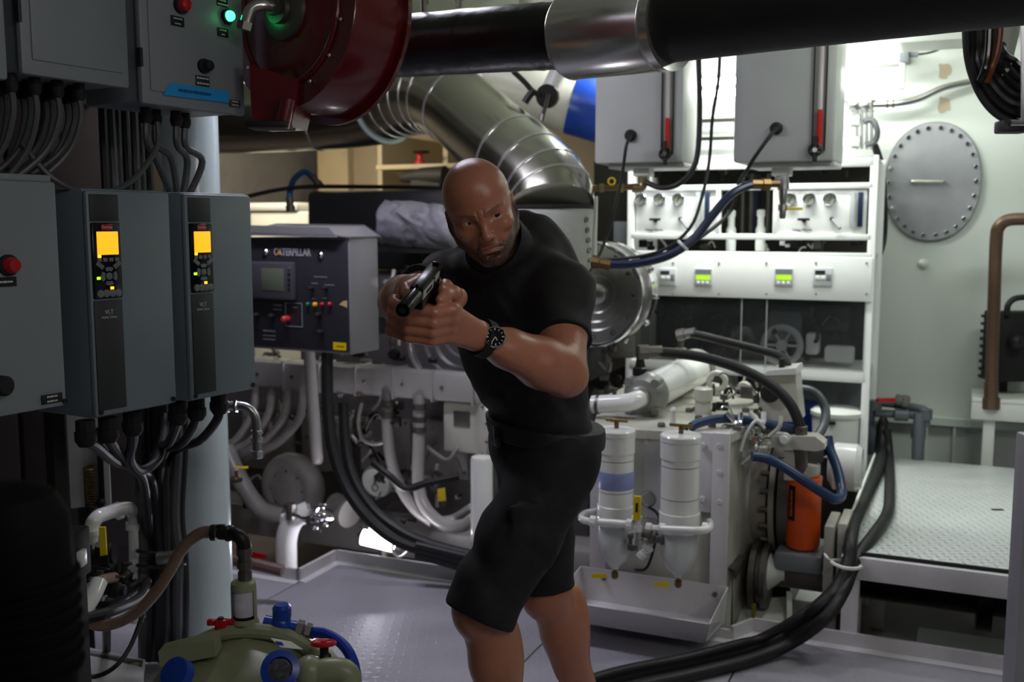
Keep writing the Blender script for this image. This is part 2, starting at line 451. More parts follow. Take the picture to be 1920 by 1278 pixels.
# fluorescent fixture on the bulkhead, its own tubes light the room
fl = thing('fluorescent_fitting', PE(1290, 200, 5.9), 'lit fluorescent batten high on the white bulkhead behind the header tanks', 'light')
fy = 5.78*math.cos(EANG)
fa = RIG.px(1262, 112, fy); fb = RIG.px(1700, 103, fy)
part(fl, 'housing', WHITE, lambda m: m.b2(fa.x, fb.x, fy-.03, WB, fb.z-.02, fb.z+.045, .008), RIG.M)
part(fl, 'end_cap', GREY, lambda m: (m.b2(fb.x-.03, fb.x+.012, fy-.045, fy+.05, fb.z-.04, fb.z+.05, .006), m.cyl((fb.x+.012, fy, fb.z), (fb.x+.05, fy, fb.z), .012)), RIG.M)
TUBE = mat('lit_tube', (1.0, 1.0, .97), .3, var=0, emit=8)
for dz in (-.075, -.135):
    part(fl, 'tube', TUBE, lambda m: m.cyl((fa.x+.02, fy-.012, fb.z+dz), (fb.x-.02, fy-.012, fb.z+dz), .017, seg=12), RIG.M)
    for xx in (fa.x+.01, fb.x-.015):
        part(fl, 'lamp_holder', WHITE, lambda m: m.b2(xx-.012, xx+.012, fy-.035, fy+.012, fb.z+dz-.025, fb.z+dz+.06, .004), RIG.M)
hose('lamp_cable', 'thin black cable leaving the right end of the fluorescent batten', 'cable', [(1702, 102, 4.95), (1730, 101, 4.95), (1755, 95, 4.95), (1775, 84, 4.95)], .005, BLACK)
# white overhead cable tray top right
ct = thing('cable_tray', PE(1570, 100, 5.2), 'white steel cable tray under the black pipe at upper right', 'tray')
cy = 5.0*math.cos(EANG); ca = RIG.px(1560, 84, cy); cb = RIG.px(1828, 70, cy)
part(ct, 'channel', WHITE, lambda m: (m.b2(ca.x, cb.x, cy, cy+.25, ca.z-.01, ca.z), m.b2(ca.x, cb.x, cy-.006, cy, ca.z-.01, ca.z+.06), m.b2(ca.x, cb.x, cy+.25, cy+.256, ca.z-.01, ca.z+.06)), RIG.M)
for x in (ca.x+.1, cb.x-.03): part(ct, 'hanger', WHITE, lambda m: m.b2(x-.015, x+.015, cy+.1, cy+.106, ca.z, 2.5), RIG.M)
# ================================================================== LEFT: cabinets, drives, cables
pz = PAN.o.z
def prect(x0, y0, x1, y1, y=0.): return PAN.rect(x0, y0, x1, y1, y)
# equipment frame carrying the boxes
ef = thing('support_stand', PAN.w(.1, .26, 0), 'dark steel stand carrying the grey cabinets and drives', 'stand')
for xx in (-.30, .07):
    part(ef, 'upright', DARKM, lambda m: m.b2(xx-.016, xx+.016, .225, .255, 0-PAN.o.z, 2.5-PAN.o.z), PAN.M)
for zz in (.40, -.06, -.42):
    part(ef, 'rail', DARKM, lambda m: m.b2(-.75, .50, .205, .225, zz-.02, zz+.02), PAN.M)

def drive(x0, x1, z0, z1, sx0, sx1, label, scr_px):
    t = thing('frequency_drive', PAN.w((x0+x1)/2, .1, z0), label, 'drive', 'frequency drives')
    part(t, 'housing', VFDG, lambda m: m.b2(x0, x1, .012, .205, z0, z1, .006), PAN.M)
    part(t, 'front_cover', VFDG, lambda m: m.b2(x0, x1, 0, .016, z0+.004, z1-.004, .006), PAN.M)
    h = z1-z0
    def zz(f): return z1-h*f
    part(t, 'top_strip', DARKG, lambda m: m.b2(sx0, sx1, -.003, .002, zz(.14), zz(.025), .001), PAN.M)
    key = part(t, 'control_panel', BLACKG, lambda m: m.b2(sx0, sx1, -.007, .002, zz(.475), zz(.146), .003), PAN.M)
    part(t, 'lower_strip', mat('drive_strip', '#26282a', .5), lambda m: m.b2(sx0, sx1, -.003, .002, zz(.965), zz(.483), .001), PAN.M)
    w_ = sx1-sx0; cx = (sx0+sx1)/2
    ORS = mat('amber_screen', (1.0, .33, .01), .4, var=.12, scale=25, emit=1.15)
    part(key, 'screen', ORS, lambda m: m.b2(cx-w_*.36, cx+w_*.38, -.009, -.006, zz(.285), zz(.185), .001), PAN.M)
    part(key, 'brand_tab', REDP, lambda m: m.b2(cx-w_*.18, cx+w_*.18, -.0085, -.006, zz(.178), zz(.154), .001), PAN.M)
    TXT = mat('pale_print', '#b9bcc0', .5)
    FT = Matrix(((1, 0, 0, 0), (0, 0, -1, 0), (0, 1, 0, 0), (0, 0, 0, 1)))
    def tx(s, f, size, y=-.0088, parent=key, mm=TXT, dx=0):
        part(parent, 'lettering', mm, lambda m: m.text(s, size, Matrix.Translation((cx+dx, y, zz(f))) @ Matrix.Rotation(math.pi/2, 4, 'X')), PAN.M, smooth=False)
    tx('Danfoss', .166, .0085)
    tx('VLT', .535, .013, -.0035, t); tx('HVAC Drive', .558, .0075, -.0035, t)
    KEYM = mat('keypad_grey', '#6a6d72', .5)
    for i in range(4):
        part(key, 'soft_key', KEYM, lambda m: m.b2(cx-w_*.38+i*w_*.205, cx-w_*.38+i*w_*.205+w_*.15, -.0095, -.006, zz(.316), zz(.298), .002), PAN.M)
        part(key, 'mode_key', KEYM, lambda m: m.lathe([(.0085, 0), (.0085, -.003), (.006, -.004)], (cx-w_*.33+i*w_*.21, -.007, zz(.452)), (0, 1, 0), 14), PAN.M)
    c0 = Vector((cx, -.007, zz(.378)))
    part(key, 'ok_key', KEYM, lambda m: m.lathe([(.008, 0), (.008, -.003), (.006, -.004)], c0, (0, 1, 0), 14), PAN.M)
    for i in range(4):
        a = math.pi/2*i
        def seg(m):
            o = []; n = 5
            for rr, rev in ((.020, 0), (.0115, 1)):
                q = [Vector((c0.x+rr*math.cos(a+(j/(n-1)-.5)*1.1), -.007, c0.z+rr*math.sin(a+(j/(n-1)-.5)*1.1))) for j in range(n)]
                o += q[::-1] if rev else q
            m.prism(o, (0, -.0035, 0))
        part(key, 'arrow_key', KEYM, seg, PAN.M)
    for sgn in (-1, 1):
        part(key, 'corner_key', KEYM, lambda m: m.box((0, 0, 0), (.020, .004, .010), Matrix.Translation((cx+sgn*w_*.3, -.008, zz(.33))) @ Matrix.Rotation(-sgn*.6, 4, 'Y'), bev=.0015), PAN.M)
    def led(x, f, m_): part(key, 'indicator_led', m_, lambda m: m.b2(x-.004, x+.004, -.0095, -.006, zz(f)-.003, zz(f)+.003, .001), PAN.M)
    led(cx-w_*.36, .385, mat('green_led', (.35, .9, .02), .4, var=0, emit=1.6))
    led(cx+w_*.10, .43, mat('amber_led', (1., .42, .01), .4, var=0, emit=1.8)); led(cx-w_*.30, .291, MATS['amber_led'])
    for sx in (x0+.012, x1-.012):
        part(t, 'screw', DARKM, lambda m: m.lathe([(.006, 0), (.006, -.003)], (sx, 0, z0+.014), (0, 1, 0), 10), PAN.M)
    return t
a, b, z0, z1 = prect(162, 352, 328, 770)
z0 = PAN.px(190, 785).z; a = 0.0; b = PAN.px(317, 355).x
s0, s1 = PAN.px(163, 360).x, PAN.px(219, 360).x
drive(a, b, z0, 0, s0+.003, s1, 'blue-grey frequency drive with amber screen beside the plain grey cabinet', None)
a2 = PAN.px(345, 358).x; b2_ = PAN.px(470, 362).x
s0, s1 = PAN.px(349, 362).x, PAN.px(392, 362).x
drive(a2, b2_, PAN.px(420, 742).z, PAN.px(420, 362).z, s0+.003, s1, 'blue-grey frequency drive with amber screen next to the engine, nearest the column', None)
DR2 = (a2, b2_)

def enclosure(t, x0, x1, z0, z1, dep=.2, y0=0., m=GREY):
    part(t, 'body', m, lambda q: q.b2(x0+.004, x1-.004, y0+.022, y0+dep, z0+.004, z1-.004, .008), PAN.M)
    part(t, 'door', m, lambda q: q.b2(x0, x1, y0, y0+.02, z0, z1, .007), PAN.M)
    part(t, 'door_panel', m, lambda q: q.b2(x0+.022, x1-.018, y0-.004, y0+.002, z0+.03, z1-.03, .004), PAN.M)
def lbl(t, x0, x1, z0, z1, lines, bg=None, fg=None, size=.008, y=-.0045):
    l = part(t, 'label_plate', bg or BLACKM, lambda q: q.b2(x0, x1, y-.002, y+.001, z0, z1, .0005), PAN.M)
    n = len(lines)
    part(l, 'lettering', fg or MATS['pale_print'], lambda q: [q.greek(len(s), size, Matrix.Translation(((x0+x1)/2, y-.0022, z1-(z1-z0)*(i+.5)/n)) @ Matrix.Rotation(math.pi/2, 4, 'X')) for i, s in enumerate(lines)], PAN.M, smooth=False)
# plain lower left cabinet with red lamp
xr = PAN.px(105, 340, -.01).x; zb = PAN.px(125, 760, -.01).z; zt = PAN.px(60, 338, -.01).z
cab = thing('control_cabinet', PAN.w(xr-.2, .1, zb), 'plain grey cabinet with a red lamp, left of the drives', 'cabinet', 'grey cabinets')
part(cab, 'body', GREY, lambda q: q.b2(xr-.40, xr-.004, .012, .205, zb+.01, zt-.004, .006), PAN.M)
part(cab, 'door', GREY, lambda q: q.b2(xr-.40, xr, -.01, .01, zb, zt, .007), PAN.M)
part(cab, 'lid_flange', GREY, lambda q: q.b2(xr-.40, xr-.012, -.012, .20, zt-.002, zt+.012, .004), PAN.M)
q_ = PAN.px(14, 497, -.01)
rl = part(cab, 'red_lamp', REDP, lambda m: m.lathe([(.016, 0), (.016, -.018), (.012, -.026), (0, -.028)], q_, (0, 1, 0), 18), PAN.M)
part(rl, 'bezel', BLACKM, lambda m: m.lathe([(.021, 0), (.021, -.007), (.016, -.008)], q_, (0, 1, 0), 18), PAN.M)
q2 = PAN.px(12, 528, -.01); lbl(cab, q2.x-.025, q2.x+.02, q2.z-.009, q2.z+.009, ['-------'], y=-.011, size=.007)
q2 = PAN.px(98, 746, -.01); lbl(cab, q2.x-.026, q2.x+.022, q2.z-.010, q2.z+.009, ['------', '------'], y=-.011, size=.007)
q2 = PAN.px(-2, 722, -.01); part(cab, 'knob', BLACKM, lambda m: m.lathe([(.02, 0), (.02, -.02), (.015, -.025)], q2, (0, 1, 0), 16), PAN.M)
q2 = PAN.px(121, 752, -.01); part(cab, 'lock', DARKM, lambda m: m.lathe([(.006, 0), (.006, -.004)], q2, (0, 1, 0), 10), PAN.M)
# upper cabinets
x0, x1 = PAN.px(40, 100).x, PAN.px(243, 130).x; zb = PAN.px(140, 152).z
cb1 = thing('switch_box', PAN.w((x0+x1)/2, .1, zb), 'upper grey cabinet with a blank door, top left', 'cabinet', 'grey cabinets')
enclosure(cb1, x0, x1, zb, zb+.42)
for dz in (.1, .3): part(cb1, 'hinge', DARKG, lambda m: m.b2(x0-.003, x0+.004, -.002, .012, zb+dz, zb+dz+.05), PAN.M)
xq = PAN.px(14, 100).x
cb0 = thing('switch_box', PAN.w(xq-.1, .1, zb), 'grey cabinet cut by the left picture edge, top corner', 'cabinet', 'grey cabinets')
enclosure(cb0, xq-.26, xq, PAN.px(8, 150).z, zb+.42)
x0, x1 = PAN.px(266, 150).x, PAN.px(459, 150).x; zb = PAN.px(360, 205, 0).z
cb2 = thing('control_cabinet', PAN.w((x0+x1)/2, .1, zb), 'upper grey cabinet with lit green lamp and blue tape on its door', 'cabinet', 'grey cabinets')
enclosure(cb2, x0, x1, zb, zb+.40)
def lamp(t, px, py, r, m, bez=BLACKM, h=.02, name='lamp'):
    c = PAN.px(px, py, -.004)
    o = part(t, name, m, lambda q: q.lathe([(r, 0), (r, -h), (r*.85, -h-.005), (r*.4, -h-.008), (0, -h-.0085)], c, (0, 1, 0), 20), PAN.M)
    part(o, 'bezel', bez, lambda q: q.lathe([(r*1.3, 0), (r*1.3, -.01), (r*1.08, -.012)], c, (0, 1, 0), 20), PAN.M)
lamp(cb2, 337, 10, .015, REDP, name='red_button')
lamp(cb2, 423, 31, .0125, mat('green_lamp', (.03, 1., .28), .3, var=0, emit=6.), h=.016, name='green_lamp')
lamp(cb2, 380, 124, .013, BLACKM, h=.022, name='selector_knob')
for (px, py, w_, h_, tx, bg) in ((332, 40, .038, .022, ['-------', '-----'], None), (416, 5, .034, .018, ['------', '---------'], None), (417, 61, .034, .020, ['------', '---'], None), (379, 152, .042, .024, ['----------', '----------'], DARKG), (440, 194, .034, .016, ['------', '------'], DULLM)):
    q = PAN.px(px, py, -.004); lbl(cb2, q.x-w_/2, q.x+w_/2, q.z-h_/2, q.z+h_/2, tx, bg, None, .0062)
TAPE = mat('blue_tape', '#1a8fd6', .6, var=.1)
ta = [PAN.px(*p, -.0055) for p in ((306, 178), (320, 155), (428, 171), (430, 193))]
part(cb2, 'tape_strip', TAPE, lambda m: m.prism(ta, (0, .0008, 0)), PAN.M)
part(cb2, 'pen_lettering', mat('pen_ink', '#0d4a80', .6), lambda m: m.greek(14, .012, Matrix.Translation((PAN.px(366, 174, -.006).x, -.0062, PAN.px(366, 174).z)) @ Matrix.Rotation(math.pi/2, 4, 'X')), PAN.M, smooth=False)
for dz in (.08, .28): part(cb2, 'hinge', DARKG, lambda m: m.b2(x0-.003, x0+.004, -.002, .012, zb+dz, zb+dz+.04), PAN.M)
# glands under upper cabinets with grey cables
def gland(t, p, r=.014, h=.03, m=BLACKM):
    MB().lathe([(r, 0), (r, -h*.4), (r*1.15, -h*.4), (r*1.15, -h*.7), (r*.85, -h)], p, (0, 0, 1), 10).build('cable_gland', m, t)
zu1 = PAN.px(140, 152).z
for i in range(12):
    xs = PAN.px(40, 150).x + .012 + i*.0175; yb = .05+.045*(i % 3)
    p = PAN.w(xs, yb, zu1+.004); gland(cb1, p, .012, .035)
    sway = -.05-.005*i+.02*(i % 2)
    tag(MB().tube([p-UP*.03, p-UP*.08, PAN.w(xs+sway*.35, yb+.02, zu1-.15), PAN.w(xs+sway*1.6, yb+.06, zu1-.24), PAN.w(xs+sway*2.2-.02, .13+.006*i, zu1-.31)], .0068, 8, smooth=6).build('grey_cable', CABG),
        'grey cable hanging from the blank upper cabinet, %s from its left end' % ['first', 'second', 'third', 'fourth', 'fifth', 'sixth', 'seventh', 'eighth', 'ninth', 'tenth', 'eleventh', 'last'][i], 'cable', 'cables under the blank upper cabinet')
zu2 = PAN.px(360, 205).z
for i in range(4):
    xs = x0+.085+i*.045; p = PAN.w(xs, .09+.02*(i % 2), zu2+.004); gland(cb2, p, .013, .036)
    tag(MB().tube([p-UP*.03, p-UP*.08, PAN.w(xs+.05+.004*i, .12, zu2-.11), PAN.w(x0+.205+.012*i, .14, zu2-.21)], .0085, 8, smooth=6).build('grey_cable', CABG),
        'grey cable from under the cabinet with green lamp, %s of the slanting row' % ['first', 'second', 'third', 'last'][i], 'cable', 'cables under the lit cabinet')
p = PAN.w(x0+.10, .07, zu2)
tag(MB().tube([p-UP*.03, PAN.w(x0+.085, .06, zu2-.09), PAN.w(x0+.0, .05, zu2-.17), PAN.w(x0-.10, .05, zu2-.20), PAN.w(x0-.19, .06, zu2-.17), PAN.w(x0-.23, .1, zu2-.10)], .0065, 8, smooth=8).build('looped_cable', CABG),
    'single grey cable drooping in a loop above the drives', 'cable')
for i in range(7):
    xs = PAN.px(200+i*14, 280, .30).x
    tag(MB().tube([PAN.w(xs, .30+.02*(i % 2), 2.49-pz), PAN.w(xs+.004*math.sin(i*2), .31, .12), PAN.w(xs, .30, -.2), PAN.w(xs+.03+.01*i, .32, -.5)], .011, 8, smooth=5).build('black_cable', [BLACK, CABG, DARKG][i % 3]),
        'thick vertical cable of the bundle behind the upper cabinets, %s from left' % ['first', 'second', 'third', 'fourth', 'fifth', 'sixth', 'seventh'][i], 'cable', 'vertical bundle behind upper cabinets')
# glands and black cables under the drives
BX, BY = P(290, 880, 2.95), None
def dcable(i, px, py, mids, lab):
    p = P(px, py, 2.18+i*.075)
    t = thing('drive_cable', p, lab, 'cable', 'black power cables under the drives')
    MB().lathe([(.021, .012), (.021, -.012), (.024, -.013), (.024, -.032), (.016, -.045)], p, (0, 0, 1), 10).build('cable_gland', BLACKM, t)
    MB().tube([p-UP*.035]+px3(mids), .0125, 10, smooth=8).build('cable_run', BLACK, t)
dcable(0, 160, 798, [(178, 835, 2.25), (215, 865, 2.45), (255, 878, 2.7), (285, 905, 2.95), (292, 1000, 3.0)], 'black cable under the nearer drive, leftmost gland')
dcable(1, 202, 792, [(212, 835, 2.35), (238, 868, 2.55), (268, 900, 2.8), (280, 1000, 2.98)], 'black cable under the nearer drive, middle gland')
dcable(2, 248, 780, [(248, 830, 2.4), (243, 862, 2.5), (262, 882, 2.6), (295, 862, 2.7), (306, 820, 2.9), (308, 770, 3.05)], 'black cable under the nearer drive, rightmost gland curling back up')
dcable(4, 332, 762, [(330, 800, 2.55), (316, 830, 2.7), (298, 840, 2.85), (285, 880, 2.98), (283, 980, 3.0)], 'black cable under the farther drive, leftmost gland')
dcable(5, 368, 755, [(362, 800, 2.6), (340, 832, 2.75), (310, 845, 2.9), (298, 900, 3.0), (300, 1010, 3.02)], 'black cable under the farther drive, middle gland')
dcable(6, 410, 744, [(405, 790, 2.65), (375, 825, 2.8), (335, 842, 2.95), (315, 880, 3.05), (312, 1010, 3.06)], 'black cable under the farther drive, rightmost gland')
# vertical bundle to deck
ords = ['first', 'second', 'third', 'fourth', 'fifth', 'sixth', 'seventh', 'eighth']
for i in range(8):
    xt, xb = 258+i*12, 268+i*11; dd = 3.0+.03*(i % 3)
    tag(MB().tube([P(xt, 690, dd), P(xt+3, 830, dd), P(xb-4+4*math.sin(i*1.7), 960, dd), P(xb, 1040, dd), P(xb+3*math.sin(i), 1120, dd), PZ(xb, 1235, 0.02)], .0135 if i % 3 else .016, 8, smooth=6).build('riser_cable', [CABG, DARKG, CABG, BLACK][i % 4]),
        'dark grey cable of the strapped riser left of the column, %s from left' % ords[i], 'cable', 'strapped riser cables')
for y in (1033, 1060):
    c0, c1 = P(258, y, 2.94), P(345, y-2, 2.97)
    tag(MB().tube([c0, P(290, y+3, 2.93), P(320, y+2, 2.94), c1, P(335, y-6, 3.1), P(275, y-5, 3.1)], .005, 6, smooth=5, closed=True).build('cable_tie', BLACK), 'black strap around the riser cables, %s of two' % ('upper' if y < 1050 else 'lower'), 'strap', 'riser straps')
tag(MB().b2(0, 0, 0, 0, 0, 0).build('x', BLACK) if False else MB().tube([P(296, 1046, 2.92), P(332, 1043, 2.92)], .02, 10).build('cable_clamp', ALU), 'grey metal clamp gripping the riser cables', 'clamp')
# conduit elbow with chrome unions
ce = thing('conduit_elbow', P(420, 762, 2.78), 'shiny metal conduit elbow with hex unions right of the drives', 'conduit')
part(ce, 'bend', ALU, lambda m: m.tube(px3([(412, 762, 2.78), (448, 760, 2.78), (470, 768, 2.78), (481, 792, 2.78), (482, 852, 2.78)]), .0125, 12, smooth=6))
for (x, y, dx, dy) in ((424, 762, 9, 0), (441, 761, 6, 0), (482, 808, 0, 5), (482, 822, 0, 7), (482, 850, 0, 14)):
    part(ce, 'union_nut', CHROME, lambda m: m.lathe([(.015, 0), (.0185, .002), (.0185, 1), (.015, 1.002)][:2]+[(.0185, S(max(dx, dy), 2.78)), (.015, S(max(dx, dy), 2.78)+.003)], P(x-dx/2, y-dy/2, 2.78), P(x+dx/2, y+dy/2, 2.78)-P(x-dx/2, y-dy/2, 2.78), 6), ang=25)
# gauge board behind the cabinets
gb = Fr(P(165, 955, 3.2), .35)
gt = thing('gauge_board', gb.o, 'white board with coiled capillary and dark gauge column under the cabinets', 'board')
a, b, u, t = gb.rect(128, 770, 205, 950)
part(gt, 'board', WHITE, lambda m: m.b2(a, b, 0, .02, u, t+.1, .003), gb.M)
cx = gb.px(168, 900).x; zt, zb_ = gb.px(168, 872).z, gb.px(168, 945).z
part(gt, 'coil', BRASS, lambda m: m.tube([(cx+.016*math.cos(k*.8), -.02+.016*math.sin(k*.8), zt+(zb_-zt)*k/110) for k in range(111)], .0028, 5), gb.M)
part(gt, 'coil_cap', BLACKM, lambda m: m.lathe([(.02, 0), (.02, .04), (.012, .06)], (cx, -.02, zb_-.05), (0, 0, 1), 12), gb.M)
gx = gb.px(186, 850).x
part(gt, 'sight_tube', BLACKM, lambda m: (m.b2(gx-.006, gx+.012, -.018, 0, gb.px(190, 935).z, gb.px(190, 800).z, .002), m.ball((gx, -.02, gb.px(190, 940).z), .016)), gb.M)
part(gt, 'leg', DARKM, lambda m: m.b2(a+.02, a+.05, .02, .05, -gb.o.z+.0, u+.05), gb.M)
# white pipework at lower left
wp = thing('white_pipe_loop', PZ(250, 1160, 0), 'white pipe loop with elbows behind the tan hose, lower left', 'pipe')
part(wp, 'pipe', WHITE2, lambda m: m.tube(px3([(170, 1040, 2.75), (172, 990, 2.75), (180, 972, 2.76), (196, 963, 2.8), (236, 952, 2.95), (250, 962, 3.0), (253, 985, 3.0), (255, 1060, 3.0), (256, 1165, 3.0)]), .020, 14, smooth=6))
for (x, y, d, dx, dy) in ((172, 996, 2.75, 0, 10), (222, 957, 2.92, 8, -3), (252, 985, 3.0, 0, 12), (256, 1150, 3.0, 0, 14)):
    part(wp, 'collar', WHITE2, lambda m: m.cyl(P(x-dx/2, y-dy/2, d), P(x+dx/2, y+dy/2, d), .026, seg=14))
yv = thing('lever_valve', P(190, 1040, 2.7), 'dark valve with upright yellow lever below the white pipe loop', 'valve')
part(yv, 'lever', YEL, lambda m: m.prism(px3([(185, 988, 2.68), (197, 988, 2.68), (200, 1040, 2.68), (188, 1042, 2.68)]), (0, .006, 0)))
part(yv, 'body', DARKM, lambda m: (m.cyl(P(160, 1045, 2.72), P(215, 1040, 2.72), .022), m.cyl(P(188, 1050, 2.72), P(188, 1020, 2.70), .014)))
part(yv, 'flange', DARKM, lambda m: (m.cyl(P(165, 1045, 2.72), P(170, 1045, 2.72), .034), m.cyl(P(206, 1041, 2.72), P(211, 1041, 2.72), .034)))
pv = thing('valve_cluster', P(200, 1120, 2.75), 'dark cluster of small valves and pipes behind the tan hose', 'valve')
for i, (x, y, d) in enumerate(((160, 1075, 2.8), (188, 1090, 2.75), (215, 1105, 2.7), (232, 1080, 2.85), (175, 1115, 2.72), (205, 1062, 2.82))):
    part(pv, 'valve_body', [DARKM, DULLM, BLACKM][i % 3], lambda m: (m.ball(P(x, y, d), .024), m.cyl(P(x, y-22, d), P(x, y+14, d), .010, seg=10), m.cyl(P(x-20, y, d), P(x+20, y+2, d), .014, seg=10)))
    part(pv, 'handwheel', [BLACK, DARKM][i % 2], lambda m: m.torus(P(x, y-24, d), (0, .4, 1), .022, .004, 18, 6))
part(pv, 'manifold', DARKM, lambda m: m.tube(px3([(150, 1120, 2.8), (200, 1130, 2.78), (255, 1095, 2.9)]), .018, 10, smooth=5))
part(pv, 'stem', DARKM, lambda m: m.cyl(P(200, 1128, 2.78), PZ(200, 1250, 0)+Vector((0, 0, 0)), .012, seg=8))
bp_ = thing('bent_pipe', PZ(145, 1330, 0), 'white pipe bending down in front of the valve cluster', 'pipe')
part(bp_, 'pipe', WHITE2, lambda m: m.tube(px3([(186, 1090, 2.5), (172, 1120, 2.46), (150, 1155, 2.42), (138, 1185, 2.40), (137, 1230, 2.40), (139, 1300, 2.40), (140, 1420, 2.40)]), .021, 14, smooth=6))
part(bp_, 'collar', WHITE2, lambda m: m.cyl(P(148, 1160, 2.42), P(156, 1148, 2.43), .026, seg=14))
cl_ = PZ(185, 1215, .0)
struct_b = thing('machinery_plinth', PZ(190, 1260, 0), 'low white plinth on the deck under the lower left pipes', 'plinth')
part(struct_b, 'top_plate', KERB, lambda m: m.prism([PZ(105, 1200, .10), PZ(272, 1236, .10), PZ(262, 1330, .10), PZ(60, 1300, .10)], (0, 0, -.012)))
part(struct_b, 'web', KERB, lambda m: m.prism([PZ(110, 1204, .10), PZ(268, 1238, .10), PZ(266, 1250, .10), PZ(108, 1215, .10)], (0, 0, -.098)))
# near black motor, out of focus at the left edge
pm = P(20, 1080, 1.0)
mo = thing('pump_motor', (pm.x, pm.y, 0), 'black rounded pump motor close to the camera at the left edge', 'motor')
mat('motor_black', '#030304', .7).node_tree.nodes['Principled BSDF'].inputs['Specular IOR Level'].default_value = .12
part(mo, 'casing', MATS['motor_black'], lambda m: m.lathe([(.055, 0), (.06, .02), (.06, pm.z+.02), (.058, pm.z+.06), (.045, pm.z+.085), (.02, pm.z+.095), (0, pm.z+.096)], (pm.x, pm.y, 0), (0, 0, 1), 28))
for k in range(7):
    part(mo, 'cooling_fin', MATS['motor_black'], lambda m: m.lathe([(.058, 0), (.066, .002), (.066, .006), (.058, .008)], (pm.x, pm.y, pm.z-.10+.016*k), (0, 0, 1), 28))
tb = P(108, 1040, 2.2)
tbx = thing('terminal_box', (tb.x, tb.y, 0), 'black terminal box with small white tag beside the pump motor', 'box')
part(tbx, 'box', BLACKM, lambda m: m.box(tb, (.11, .10, .11), bev=.008))
part(tbx, 'tag', WHITE, lambda m: m.box(tb+Vector((.062, -.02, .0)), (.012, .03, .035), bev=.002))
part(tbx, 'pedestal', BLACKM, lambda m: m.b2(tb.x-.04, tb.x+.04, tb.y-.03, tb.y+.05, 0, tb.z-.05))
hose('black_hose', 'black hose running from the dark motor behind the tan hose loop', 'hose', [(95, 1178, 2.3), (150, 1160, 2.4), (210, 1145, 2.5), (262, 1120, 2.75), (275, 1090, 2.9)], .014, BLACK)
hose('thin_black_cable', 'thin black cable sagging to the plinth below the tan hose', 'cable', [(268, 1150, 2.6), (245, 1210, 2.55), (215, 1250, 2.5), (175, 1268, 2.5), (135, 1255, 2.45), (120, 1215, 2.5), (140, 1165, 2.6)], .006, BLACK)
# red hose-reel drum, top
rc = P(548, 22, 2.55); rax = Vector((-.62, -.78, .04)).normalized(); rr = S(182, 2.55)
red = thing('red_fan_casing', rc-UP*rr, 'dark red round fan casing with outlet, hung beside the cabinets', 'fan')
part(red, 'drum', RED, lambda m: m.lathe([(rr*.70, -.02), (rr*.96, -.02), (rr*.97, -.025), (rr*.97, -.17), (rr*1.05, -.17), (rr*1.05, -.182), (rr*.6, -.185)], rc+rax*.03, rax, 56))
part(red, 'face_plate', RED, lambda m: m.lathe([(0, 0), (rr*.66, 0), (rr*.70, .004), (rr*.70, .012), (rr*.66, .016), (rr*.2, .022), (0, .022)], rc, rax, 48))
part(red, 'rim_ring', RED, lambda m: m.torus(rc+rax*.012, rax, rr*.72, .007, 48, 8))
part(red, 'hub', DULLM, lambda m: m.lathe([(rr*.30, .015), (rr*.30, .03), (rr*.26, .036), (rr*.15, .038), (rr*.15, .05), (0, .05)], rc, rax, 28))
hb_ = rc+rax*.05
part(red, 'swivel_elbow', STEEL, lambda m: m.tube([hb_-rax*.02, hb_+rax*.03, hb_+rax*.045-UP*.012+Vector((-.02, 0, 0)), hb_+rax*.045-UP*.045+Vector((-.035, 0, 0)), hb_+rax*.045-UP*.06+Vector((-.038, 0, 0))], .014, 12, smooth=5))
part(red, 'swivel_nut', DULLM, lambda m: m.cyl(hb_+rax*.0, hb_+rax*.016, .021, seg=6))
part(red, 'swivel_nut', DULLM, lambda m: m.cyl(hb_+rax*.045-UP*.042+Vector((-.034, 0, 0)), hb_+rax*.045-UP*.06+Vector((-.039, 0, 0)), .020, seg=6))
boltring(red, rc+rax*.012, rax, rr*.80, 14, .005, .005, STEEL)
part(red, 'outlet', RED, lambda m: m.prism(px3([(468, 120, 2.5), (560, 150, 2.5), (556, 190, 2.5), (545, 238, 2.5), (476, 240, 2.5), (470, 190, 2.5)]), (.02, .10, 0)))
part(red, 'outlet_flange', BLACK, lambda m: (m.box(P(508, 236, 2.50), (.10, .10, .016), bev=.004)))
part(red, 'outlet_roller', RED, lambda m: m.cyl(P(528, 238, 2.47), P(540, 185, 2.47), .018))
part(red, 'hanger', DARKM, lambda m: m.b2(rc.x+.02, rc.x+.07, rc.y+.02, rc.y+.12, rc.z, 2.5))
# tan clear hose and pale green tank with sight glass
tk = thing('green_tank', PZ(480, 1330, 0)*1, 'pale green pump tank with sight glass neck at the bottom left', 'tank')
tc_ = P(468, 1300, 2.3); tc_.z = 0
tz = P(468, 1200, 2.3).z
part(tk, 'shell', GREENT, lambda m: m.lathe([(.12, 0), (.20, .02), (.235, .08), (.245, tz-.16), (.235, tz-.11), (.20, tz-.06), (.13, tz-.02), (.06, tz+.004), (.04, tz+.012), (0, tz+.014)], tc_, (0, 0, 1), 48))
for k in range(2):
    part(tk, 'rib', GREENT, lambda m: m.prism([P(296, 1222, 2.2), P(372, 1203, 2.2), P(400, 1199, 2.2), P(405, 1230, 2.2), P(300, 1250, 2.2)], (.0, .05 , 0)) if k == 0 else m.tube(px3([(380, 1200, 2.28), (430, 1184, 2.28), (500, 1184, 2.28), (560, 1202, 2.28), (600, 1240, 2.28)]), .018, 10, smooth=5))
nk0, nk1 = P(462, 1190, 2.3), P(462, 1172, 2.3)
part(tk, 'neck', GREENT, lambda m: m.lathe([(.030, -.03), (.030, .02), (.026, .03)], nk0, (0, 0, 1), 24))
sg0 = P(459, 1174, 2.3); L = P(459, 1086, 2.3).z-sg0.z
